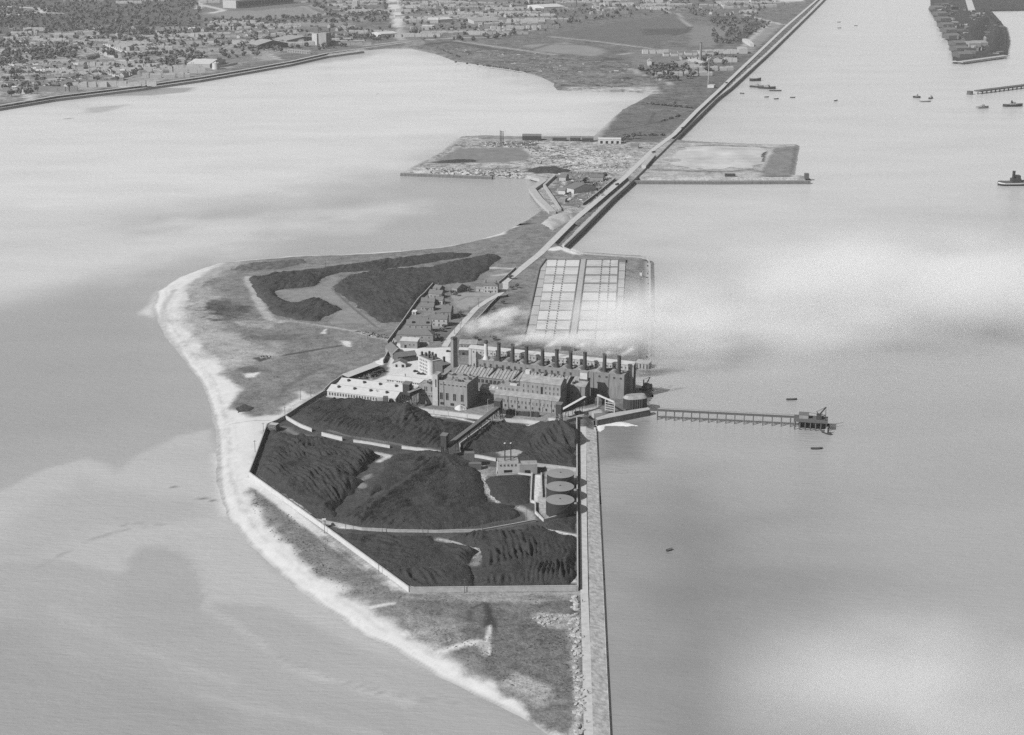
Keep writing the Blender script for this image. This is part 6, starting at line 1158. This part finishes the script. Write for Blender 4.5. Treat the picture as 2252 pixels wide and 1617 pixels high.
vessel('dark half sunk lighter, top of the group in the far river', 1661, 178, 26, 12, .1, 5, name='lighter', cat='lighter', house=False, funnel=False, mast=False)
vessel('dark lighter below the top one of the far river group', 1664, 192, 30, 12, -.3, 3, name='lighter', cat='lighter', funnel=False, mast=False)
vessel('longest dark lighter of the far river group', 1686, 195, 40, 14, -.5, 4, name='lighter', cat='lighter', funnel=False, mast=False)
vessel('low flat lighter trailing the far river group', 1705, 200, 26, 7, 0, 1.6, name='lighter', cat='lighter', house=False, funnel=False, mast=False)
vessel('small dark boat, left of the three midstream', 2016, 215, 16, 7, -.6, 3, name='harbour_boat', funnel=False, mast=False); vessel('pale low barge, middle of the three midstream', 2034, 224, 24, 8, .1, 1.6, name='harbour_boat', hull=M_grey, house=False, funnel=False, mast=False); vessel('small dark boat, right of the three midstream', 2047, 217, 14, 6, .8, 2.4, name='harbour_boat', funnel=False, mast=False)
vessel('pale boat under the wooden pier at the right edge', 2160, 238, 28, 10, .3, 3, name='harbour_boat', hull=M_grey, funnel=False, mast=False); vessel('dark coaster lying off the wooden pier at the right edge', 2227, 234, 40, 13, .1, 4, name='coaster', cat='ship', mast=False)
for k, (x, y) in enumerate(((1632,206),(1686,214),(1707,218),(1743,215),(1838,222),(1845,49),(1846,62),(1882,57))): vessel(('tiny boat below the lighters, first from the left', 'tiny boat below the lighters, second from the left', 'tiny boat below the lighters, third from the left', 'tiny boat right of the lighters in the far river', 'tiny lone boat in mid river left of the harbour boats', 'upper of two tiny boats near the top of the river', 'lower of two tiny boats near the top of the river', 'tiny boat at the top of the river nearest the dark quay')[k], x, y, rg.uniform(8, 11), 3, rg.uniform(-1, 1), 1.6, name='rowing_boat', house=False, funnel=False, mast=False)['group'] = 'rowing boats in the far river'
vessel('dark rowing boat above the jetty', 1741, 879, 9, 2.6, .05, 1, name='rowing_boat', house=False, funnel=False, mast=False); vessel('dark rowing boat below the moored dredger', 1796, 987, 9, 2.6, .05, 1, name='rowing_boat', house=False, funnel=False, mast=False); vessel('dark speck of a boat alone in the near river', 1472, 1210, 5, 2, .6, .9, name='rowing_boat', house=False, funnel=False, mast=False)
# wooden pier at the right edge
a = P(*q('m', '1850,672')[0], 7); b_ = P(2290, 182, 7); r = empty('wooden_pier', (a[0], a[1], 0)); tag(r, 'dark wooden pier crossing the right edge of the river', 'pier'); ex, ey = b_[0]-a[0], b_[1]-a[1]
MB().beam((0,0,6), (ex,ey,6), 16, 2.4).build('deck', M_wood, r)
for k in range(16): t_ = k/15; MB().beam((ex*t_, ey*t_-6, -3), (ex*t_, ey*t_-6, 5), 2.0).build('pile', M_wood, r)
p = P(*q('m', '1795,690')[0], 3); tag(MB().cyl(0,0,-3,6,7,6,14).cyl(0,0,6,7,6.6,6.6,14).build('mooring_dolphin', M_wood, None, (p[0], p[1], 0)), 'round dark mooring dolphin before the wooden pier', 'dolphin')
# north quay, top right
NQ = [P(x, y, 0) for x, y in q('m', '1500,-40 1505,60 1530,110 1560,200 1620,280 1665,400 1668,468 1720,470 2070,420 2062,330 2066,250 2030,180 1960,100 1940,85 2300,80 2300,-60')]
r = empty('north_quay', (0,0,0)); tag(r, 'dark quay with coal and sheds at the top right corner', 'quay'); MB().prism(NQ, -3, 5).build('quay_body', mat('quay earth', .028, .95, .8, .03), r); strip(MB(), [P(x, y, 5) for x, y in q('m', '1668,455 1720,462 2066,414')], -9, 9, 4.9, 6.4).build('quay_edge', M_conc, r)
for k, (s, H) in enumerate((('1720,250 1790,170 1900,120 1960,130 1890,330 1740,330',22),('1900,330 1960,160 2040,200 2060,300 2040,390 1900,400',26),('1510,60 1600,40 1620,130 1570,150',14),('1860,100 1930,90 2010,180 1960,190',18))):
    heap(('central dark coal heap on the top right quay', 'right-hand dark coal heap on the top right quay', 'coal heap at the left edge of the top right quay', 'far dark coal heap on the top right quay')[k], 'm', s, H, .6, 7, M_coal, seed=80+k, rough=2)
for k, (x, y) in enumerate(((1535,75),(1560,120),(1578,160),(1598,205),(1620,245),(1640,290),(1690,345),(1700,385),(1720,430),(1790,350),(1840,345))):
    p = P(*q('m', '%d,%d' % (x, y))[0], 5); o = Bld('transit_shed', 'dark gabled transit shed on the top right quay, %s from the far end' % ORD[k], 'shed', p, rad(8), 5, 'sheds on the top right quay'); o.gable(0, 34, 0, 50, 9, 13, M_brickd if k < 9 else M_grey, M_slate if k < 9 else M_roofm, th=.6)
p = [P(*q('m', s)[0], 5) for s in ('1785,0', '1810,80')]; strip(MB(), p, -12, 12, 5.1, 5.25).build('quay_roadway', M_road, r)
# ================================================================== FAR BUILDINGS
fb('white walled shed by the main road end', 'k', '765,268 882,262', 60, 10, 14, M_white, M_roofl, 'white_hall', 'hall', 3)
fb('pale long hall right of the main road', 'k', '1052,213 1140,213', 50, 11, 11, M_pale, M_roofl, 'pale_hall', 'hall')
fb('white hall left of the pale roofed row', 'u', '755,275 880,275', 60, 10, 15, M_pale, M_roofl, 'pale_hall', 'hall'); fb('white hall right of the pale roofed row', 'u', '895,272 1050,262', 50, 10, 14, M_white, M_roofl, 'pale_hall', 'hall')
fb('broad grey roofed works beyond the tip', 'u', '1300,285 1610,278', 150, 8, 12, M_pale, M_roofm, 'works', 'works')
fb('white sheet roofed mill beside a thin chimney', 'j', '150,78 300,72', 120, 12, 18, M_white, M_roofl, 'mill', 'mill')
fb('long white roofed store at the top of the causeway', 'j', '1848,30 2000,26', 90, 8, 12, M_pale, M_roofl, 'long_store', 'store'); fb('white oblong shed beside the causeway', 'j', '1608,330 1635,330', 150, 7, 9, M_white, M_roofl, 'white_shed', 'shed'); fb('pale square block beside the causeway', 'j', '1530,380 1590,380', 40, 12, 12, M_pale, M_conc, 'block', 'building')
fb('grey works at the foot of the tall far chimney', 'j', '1150,500 1235,503', 60, 8, 12, M_grey, M_roofm, 'works', 'works'); fb('pale gabled works right of the tall far chimney', 'j', '1240,480 1300,470', 70, 9, 16, M_brick, M_roofl, 'works', 'works'); fb('pale hut at the foot of the thin mast', 'j', '1305,620 1350,622', 16, 5, 5, M_white, M_conc, 'hut', 'hut')
for k in range(13): fb('white ended house in the row behind the tall far chimney, %s from the left' % ORD[k], 'j', '%d,%d %d,%d' % (1115+k*25, 424 - (k > 6)*2 + k*.6, 1132+k*25, 424 + k*.6), 25, 7, 10, M_white if k % 3 else M_pale, M_slate, 'row_house', 'house', group='row behind the far chimney')
fb('left one of two tall dark blocks above the shore road', 's', '1595,535 1655,530', 22, 30, 30, M_pale, M_roofm, 'tower_block', 'building'); fb('right one of two tall dark blocks above the shore road', 's', '1705,548 1765,540', 26, 34, 34, M_grey, M_roofm, 'tower_block', 'building')
fb('long striped roof hall near the white tower on the shore', 's', '60,795 330,800', 110, 8, 14, M_pale, M_roofl, 'long_hall', 'hall'); fb('broad pale roofed school above the shore town', 's', '770,560 900,580', 90, 10, 20, M_brickd, M_roofm, 'school', 'school'); fb('grey roofed convent row above the shore road', 's', '1060,500 1240,520', 120, 9, 16, M_brick, M_roofm, 'convent', 'building'); fb('white villa among the trees', 's', '75,375 140,378', 20, 9, 12, M_white, M_roofl, 'villa', 'house'); fb('tall pale gable building near the far railway', 's', '2005,105 2070,105', 40, 26, 26, M_pale, M_roofl, 'tall_building', 'building')
o, L = fb('long grandstand with dark open front at the sports ground', 's', '640,100 1320,35', 60, 26, 26, M_pale, M_roofm, 'grandstand', 'grandstand'); o.part('dark_front', MB().box(12, L-6, -.6, -.05, 5, 20), M_dark)
for k in range(18): o.part('stand_column', MB().box(14+k*(L-24)/17-.8, 14+k*(L-24)/17+.8, -1.6, -.7, 0, 20), M_pale)
p = W('s', '400,815')[0]; r = empty('white_tower', (p[0], p[1], G)); tag(r, 'round squat white tower on the sea wall road', 'tower'); MB().cyl(0,0,-1,13,8.5,7.4,20).build('tower_body', M_white, r); MB().cyl(0,0,13,14.2,7.9,7.9,20).build('parapet', M_white, r); MB().cyl(0,0,14.2,17,3,1,12).build('cap', M_white, r)
wall('white garden wall running from the round white tower', 's', '430,798 540,780 655,755', 4, 1.2, M_white, 'garden_wall')
p = W('j', '1255,448')[0]; r = empty('far_chimney', (p[0], p[1], G)); tag(r, 'tall tapering brick chimney on the far shore', 'chimney'); MB().cyl(0,0,-1,48,3.6,2.6,16).build('shaft', M_brick, r); MB().cyl(0,0,48,49.5,3.0,3.0,16).build('crown', M_brickd, r)
p = W('j', '1310,610')[0]; r = empty('radio_mast', (p[0], p[1], G)); tag(r, 'thin pale mast beside the tall far chimney', 'mast'); MB().cyl(0,0,-1,60,.9,.5,8).build('shaft', M_conc, r); MB().beam((-5,0,50),(5,0,50),.5).build('yard', M_conc, r)
p = W('j', '378,70')[0]; r = empty('mill_chimney', (p[0], p[1], G)); tag(r, 'thin mill chimney at the top of the picture', 'chimney'); MB().cyl(0,0,-1,60,2.6,1.8,12).build('shaft', M_brickd, r); MB().cyl(0,0,60,61,2.2,2.2,12).build('crown', M_brickd, r)
# ================================================================== TOWN: individual houses, then the mass of roofs and trees
def hmesh(L, D, h, hr, mw, mr):
    m = MB(); ym = D/2
    m.add([(0,0,-1),(L,0,-1),(L,D,-1),(0,D,-1),(0,0,h),(L,0,h),(L,D,h),(0,D,h),(0,ym,hr),(L,ym,hr)], [(0,1,5,4),(2,3,7,6),(1,2,6,9,5),(3,0,4,8,7)], 0)
    m.add([(-.4,-.5,h-.3),(L+.4,-.5,h-.3),(L+.4,ym,hr+.2),(-.4,ym,hr+.2),(L+.4,D+.5,h-.3),(-.4,D+.5,h-.3)], [(0,1,2,3),(3,2,4,5)], 1)
    m.box(L*.2, L*.2+1.2, ym-.8, ym+.8, hr-.5, hr+2, 2); return m.mesh('town_house', [mw, mr, M_brickd])
HM = [hmesh(10,9,6,9.5,M_pale,M_roofm), hmesh(14,9,6,9.5,M_grey,M_slate), hmesh(9,10,5.5,9,M_white,M_roofm), hmesh(12,10,7,11,M_brick,M_slate), hmesh(18,9,6.5,10,M_pale,M_slate), hmesh(11,9,5.5,9,M_pale,M_roofl)]
cnt = 0
litter('quay_clutter', 'dark stacks and sheds crowding the top right quay', [('m','1530,40 1640,40 1900,100 2030,190 2050,400 1700,440 1620,260')], 170, 8, 30, [M_coal, M_steel, M_brickd, M_slate, M_grey], 12, 13)
def town(zone, n, label, group, kinds, ang):
    global cnt
    for x, y in sample(q('o', zone), n, rg):
        p = P(x, y, G); o = link('town_house', HM[rg.choice(kinds)], None, (p[0], p[1], G), rg.choice(ang) + rg.uniform(-.15, .15)); tag(o, label, 'house', group); cnt += 1
def terrace(v, s, n, label, group, kind, z=G):
    global cnt
    a, b_ = W(v, s); an = math.atan2(b_[1]-a[1], b_[0]-a[0])
    for k in range(n):
        t_ = k/max(1, n-1); o = link('town_house', HM[kind], None, (a[0]+(b_[0]-a[0])*t_, a[1]+(b_[1]-a[1])*t_, G), an*0 + .25); tag(o, label + ', %s from the left' % ORD[k], 'house', group); cnt += 1
terrace('t', '1010,600 1180,680', 8, 'white house in the near side of the bright double terrace', 'near side of the bright terrace', 2); terrace('t', '1220,560 1440,650', 10, 'white house in the far side of the bright double terrace', 'far side of the bright terrace', 5); terrace('t', '1120,900 1400,945', 13, 'pale house in the low terrace beside the shore road', 'low terrace by the shore road', 5)
terrace('t', '830,570 980,585', 4, 'pale house left of the bright double terrace', 'houses left of the bright terrace', 4); terrace('t', '1030,530 1190,540', 4, 'pale house above the bright double terrace', 'houses above the bright terrace', 4); terrace('t', '60,850 330,870', 9, 'pale house in the terrace at the left edge', 'terrace at the left edge', 0); terrace('t', '400,870 700,850', 9, 'pale house in the terrace near the left light road', 'terrace near the left light road', 5); terrace('s', '1250,620 1470,640', 9, 'pale house in the terrace on the shore road bend', 'terrace on the shore road bend', 0); terrace('l', '680,520 840,570', 8, 'pale house of the slanting row above the slipway', 'row above the slipway', 0)
town('5,150 150,140 330,150 400,160 250,182 60,208 5,215', 80, 'small house among trees in the near town at the left shore', 'houses of the near shore town', [0,1,3,4,5], (.2,.25,1.4))
town('0,70 160,60 430,70 430,110 270,128 150,110 0,125', 46, 'small house half hidden by trees in the upper town', 'houses of the upper town', [0,1,3,4], (0,.2,1.5))
town('440,50 620,60 720,75 640,100 450,110', 34, 'small house near the railway in the middle town', 'houses of the middle town', [0,1,3,4], (0,.2,1.5))
town('885,5 1100,3 1100,75 920,85 885,60', 34, 'small house right of the bright main road', 'houses right of the main road', [0,1,3,4,2], (0,.2,1.5))
town('1220,5 1720,5 1640,45 1500,25 1300,35', 34, 'small house in the far district behind the dark field', 'houses behind the dark field', [0,1,3,4,2], (0,.2,1.5))
town('650,3 850,3 850,45 720,38', 18, 'small house left of the bright main road', 'houses left of the main road', [0,1,3,4], (0,.2,1.5))
def rows_of(zone, n):
    out = []; poly = q('o', zone)
    while len(out) < n:
        (x, y), = sample(poly, 1, rg); X0, Y0 = P(x, y, G); a = rg.choice((.12, .12, .2, 1.5)); sp = rg.uniform(10, 19); c = rg.randint(4, 11); mi = rg.choice((0, 2, 2, 1)); ro = rg.random()
        for k in range(c): out.append((X0 + math.cos(a)*sp*k, Y0 + math.sin(a)*sp*k, a, mi, ro))
    return out
def houses_mass(zones):
    m = MB()
    for zone, n in zones:
        for X0, Y0, a, mi, ro in rows_of(zone, int(n * 2.6)):
            p = (X0, Y0); a += rg.uniform(-.05, .05); L_, D_, h_ = rg.uniform(9, 20), rg.uniform(8, 10), rg.uniform(5, 8); ca, sa = math.cos(a), math.sin(a); T = lambda u_, v_: (p[0]+ca*u_-sa*v_, p[1]+sa*u_+ca*v_)
            c = [T(0,0), T(L_,0), T(L_,D_), T(0,D_)]; rd = [T(0,D_/2), T(L_,D_/2)]; vs = [(*k_, G-1) for k_ in c] + [(*k_, G+h_) for k_ in c] + [(*k_, G+h_+3.5) for k_ in rd]
            m.add(vs, [(0,1,5,4),(2,3,7,6),(1,2,6,9,5),(3,0,4,8,7)], mi); m.add(vs, [(4,5,9,8),(6,7,8,9)], 3 if ro < .35 else 4)
    o = m.build('town_roofs', [M_pale, M_grey, M_white, M_slate, M_roofm]); tag(o, 'crowded small roofs of the distant town', 'roofs', kind='stuff')
houses_mass([('0,70 160,60 430,70 430,110 270,128 150,110 0,125',120), ('5,150 150,140 330,150 400,160 250,182 60,208 5,215',130), ('440,50 620,60 720,75 640,100 450,110',90), ('885,5 1100,3 1100,75 920,85 885,60',130), ('1100,3 1240,3 1200,60 1110,75',50), ('1220,-20 1740,-20 1640,45 1500,25 1300,35',160), ('650,-20 850,-20 850,45 720,38',70), ('-60,-20 500,-20 440,10 0,10',60), ('860,-25 1230,-25 1230,3 880,3',60), ('700,60 850,65 840,85 700,105',40), ('1390,120 1520,110 1600,130 1560,165 1420,170',18)])
tz = [('0,-20 440,-20 440,70 380,78 100,72 0,60',900), ('0,60 430,70 430,110 270,128 150,110 0,125',240), ('0,90 60,100 60,140 0,148',70), ('60,105 170,110 165,128 70,135',110), ('5,150 150,140 330,150 420,150 250,182 60,208 5,215',150), ('440,50 700,62 860,62 850,90 720,98 640,112 450,140 430,110',270), ('250,130 430,110 450,140 420,150 330,148',80), ('440,45 860,28 860,48 450,58',170), ('640,-20 855,-20 850,45 720,38',150), ('885,-20 1240,-20 1200,70 1050,92 920,90 885,60',340), ('1220,-20 1740,-20 1640,55 1500,30 1300,45 1200,70',300), ('1560,42 1660,40 1700,50 1640,90 1600,98 1570,95',110), ('1400,155 1450,145 1600,120 1620,130 1500,180 1440,180',110), ('1430,160 1460,155 1470,165 1435,168',30), ('700,85 790,80 850,88 700,112',70), ('0,20 90,30 80,40 0,45',40)]
pts = []; indiv = []
for zone, n in tz:
    for x, y in sample(q('o', zone), n, rg):
        X0, Y0 = P(x, y, G); h = rg.uniform(8, 15); pts.append((X0, Y0, G + h*.5, h*rg.uniform(.42, .7), h*.5, y))
pts.sort(key=lambda t_: t_[1]); step_ = len(pts)
near_t = pts[:170]; rest = pts[170:]
for X0, Y0, z, sx, sz, y in near_t: tree('town_tree', 'leafy dark tree among the nearer houses and fields of the far shore', 'tree', X0, Y0, sz*2, sx, far_crown, 'nearer trees of the far shore')
mass('woodland', 'distant trees and gardens of the shore town', 'woodland', [t_[:5] for t_ in rest], FARV, M_leaf)
bp_ = []
for line in ('1000,140 1100,152 1160,162', '960,108 1010,128', '1420,230 1470,235 1520,240', '1455,270 1500,255', '1400,300 1460,300'):
    ps = q('o', line)
    for (ax, ay), (bx, by) in zip(ps[:-1], ps[1:]):
        for k in range(14): t_ = rg.random(); X0, Y0 = P(ax+(bx-ax)*t_, ay+(by-ay)*t_-2, G); h = rg.uniform(3, 6); bp_.append((X0, Y0, G+h*.4, h*.8, h*.5))
mass('hedge', 'dark hedges along the far shore and allotments', 'hedge', bp_, FARV, M_leaf)
print('town houses', cnt)
# ================================================================== SMOKE AND HAZE
def smoke_mat(name, dens, nscale, lo, hi, edge=1.0, stretch=(1, 1, 1)):
    m = bpy.data.materials.new(name); m.use_nodes = True; t = m.node_tree; t.nodes.clear(); out = t.nodes.new('ShaderNodeOutputMaterial'); v = t.nodes.new('ShaderNodeVolumePrincipled'); t.links.new(v.outputs[0], out.inputs['Volume'])
    v.inputs['Color'].default_value = (.93, .93, .93, 1); v.inputs['Anisotropy'].default_value = 0.2
    tc = t.nodes.new('ShaderNodeTexCoord'); ln_ = t.nodes.new('ShaderNodeVectorMath'); ln_.operation = 'LENGTH'; t.links.new(tc.outputs['Object'], ln_.inputs[0])
    mr = t.nodes.new('ShaderNodeMapRange'); mr.interpolation_type = 'SMOOTHSTEP'; mr.inputs['From Min'].default_value = 1.0; mr.inputs['From Max'].default_value = 1 - edge; mr.inputs['To Min'].default_value = 0; mr.inputs['To Max'].default_value = 1; t.links.new(ln_.outputs['Value'], mr.inputs[0])
    ge = t.nodes.new('ShaderNodeNewGeometry'); mp = t.nodes.new('ShaderNodeMapping'); mp.inputs['Scale'].default_value = stretch; t.links.new(ge.outputs['Position'], mp.inputs['Vector'])
    n = t.nodes.new('ShaderNodeTexNoise'); n.inputs['Scale'].default_value = nscale; n.inputs['Detail'].default_value = 4; n.inputs['Roughness'].default_value = .55; t.links.new(mp.outputs[0], n.inputs['Vector'])
    m2 = t.nodes.new('ShaderNodeMapRange'); m2.inputs['From Min'].default_value = lo; m2.inputs['From Max'].default_value = hi; t.links.new(n.outputs[0], m2.inputs[0])
    mu = t.nodes.new('ShaderNodeMath'); mu.operation = 'MULTIPLY'; t.links.new(mr.outputs[0], mu.inputs[0]); t.links.new(m2.outputs[0], mu.inputs[1])
    m3 = t.nodes.new('ShaderNodeMath'); m3.operation = 'MULTIPLY'; m3.inputs[1].default_value = dens; t.links.new(mu.outputs[0], m3.inputs[0]); t.links.new(m3.outputs[0], v.inputs['Density'])
    return m
def ico():
    m = MB(); n = 16; r_ = 10; V = []; F_ = []
    for i in range(r_+1):
        for j in range(n): a = math.pi*i/r_; b2 = 2*math.pi*j/n; V.append((math.sin(a)*math.cos(b2), math.sin(a)*math.sin(b2), math.cos(a)))
    for i in range(r_):
        for j in range(n): F_.append((i*n+j, (i+1)*n+j, (i+1)*n+(j+1) % n, i*n+(j+1) % n))
    m.add(V, F_); return m
SPH = ico()
def plume(label, px, py, z, sx, sy, sz, rz, mt, name='smoke_plume', tilt=0.0):
    p = P(px, py, z); o = SPH.build(name, mt, None, (p[0], p[1], z)); o.scale = (sx, sy, sz); o.rotation_euler = (0, tilt, rz); tag(o, label, 'smoke', kind='stuff'); return o
SM1 = smoke_mat('drifting smoke', .023, .009, .36, .68, 1.0, (.7, 1.1, 1.4)); SM2 = smoke_mat('stack smoke', .32, .07, .42, .62, 1.0, (.6, 1, 1.2)); SM3 = smoke_mat('thin mist', .05, .008, .36, .64, 1.0, (.7, 1, 1)); SM4 = smoke_mat('bed smoke', .032, .025, .40, .64, 1.0, (.6, 1, 1.3))
plume('broad white smoke bank drifting over the river beyond the jetty', 1640, 700, 26, 210, 170, 36, rad(8), SM1)
plume('far upper part of the smoke bank over the river', 1950, 610, 40, 290, 210, 56, rad(12), SM1)
plume('smoke bank reaching the right edge of the river', 2290, 630, 40, 230, 200, 54, 0, SM1)
plume('white smoke rolling over the settling beds', 1390, 692, 30, 110, 100, 26, rad(20), SM4)
plume('low smoke drifting off the station end over the water', 1490, 735, 24, 100, 70, 26, rad(10), SM4)
plume('smoke trailing from the left stacks across the rough field', 1095, 705, 34, 54, 18, 10, rad(40), SM2, tilt=-.1)
plume('thin smoke curling behind the middle stacks', 1190, 738, 36, 50, 15, 9, rad(-8), SM2)
plume('thin smoke curling behind the right-hand stacks', 1310, 748, 38, 54, 15, 9, rad(14), SM2)
plume('pale mist lying on the near river', 2130, 1530, 20, 160, 130, 24, rad(18), SM3, 'mist_bank')
SM5 = smoke_mat('stack wisp', .35, .16, .40, .60, 1.0)
for cx, lab in ((437, 'second'), (800, 'fourth'), (1150, 'sixth'), (1572, 'eighth'), (1752, 'last')):
    px, py = 1050 + cx / 5.63, 740 + (115 + (cx - 265) * .091 - 4) / 5.63; p = P(px, py, 39.5); o = SPH.build('smoke_wisp', SM5, None, (p[0] + 8, p[1] + 5, 42.5)); o.scale = (13, 4.0, 2.6); o.rotation_euler = (0, -.32, rad(30)); tag(o, 'wisp of smoke leaving the %s dark stack in the row' % lab, 'smoke', kind='stuff')
hz = bpy.data.materials.new('haze'); hz.use_nodes = True; t = hz.node_tree; t.nodes.clear(); out = t.nodes.new('ShaderNodeOutputMaterial'); v = t.nodes.new('ShaderNodeVolumePrincipled'); t.links.new(v.outputs[0], out.inputs['Volume'])
v.inputs['Color'].default_value = (.95, .95, .95, 1); v.inputs['Density'].default_value = 2.3e-5; v.inputs['Anisotropy'].default_value = .2
o = MB().box(-5700, 5700, -900, 14700, -6, 412).build('haze', hz); tag(o, 'thin bright haze over the whole bay', 'haze', kind='stuff')
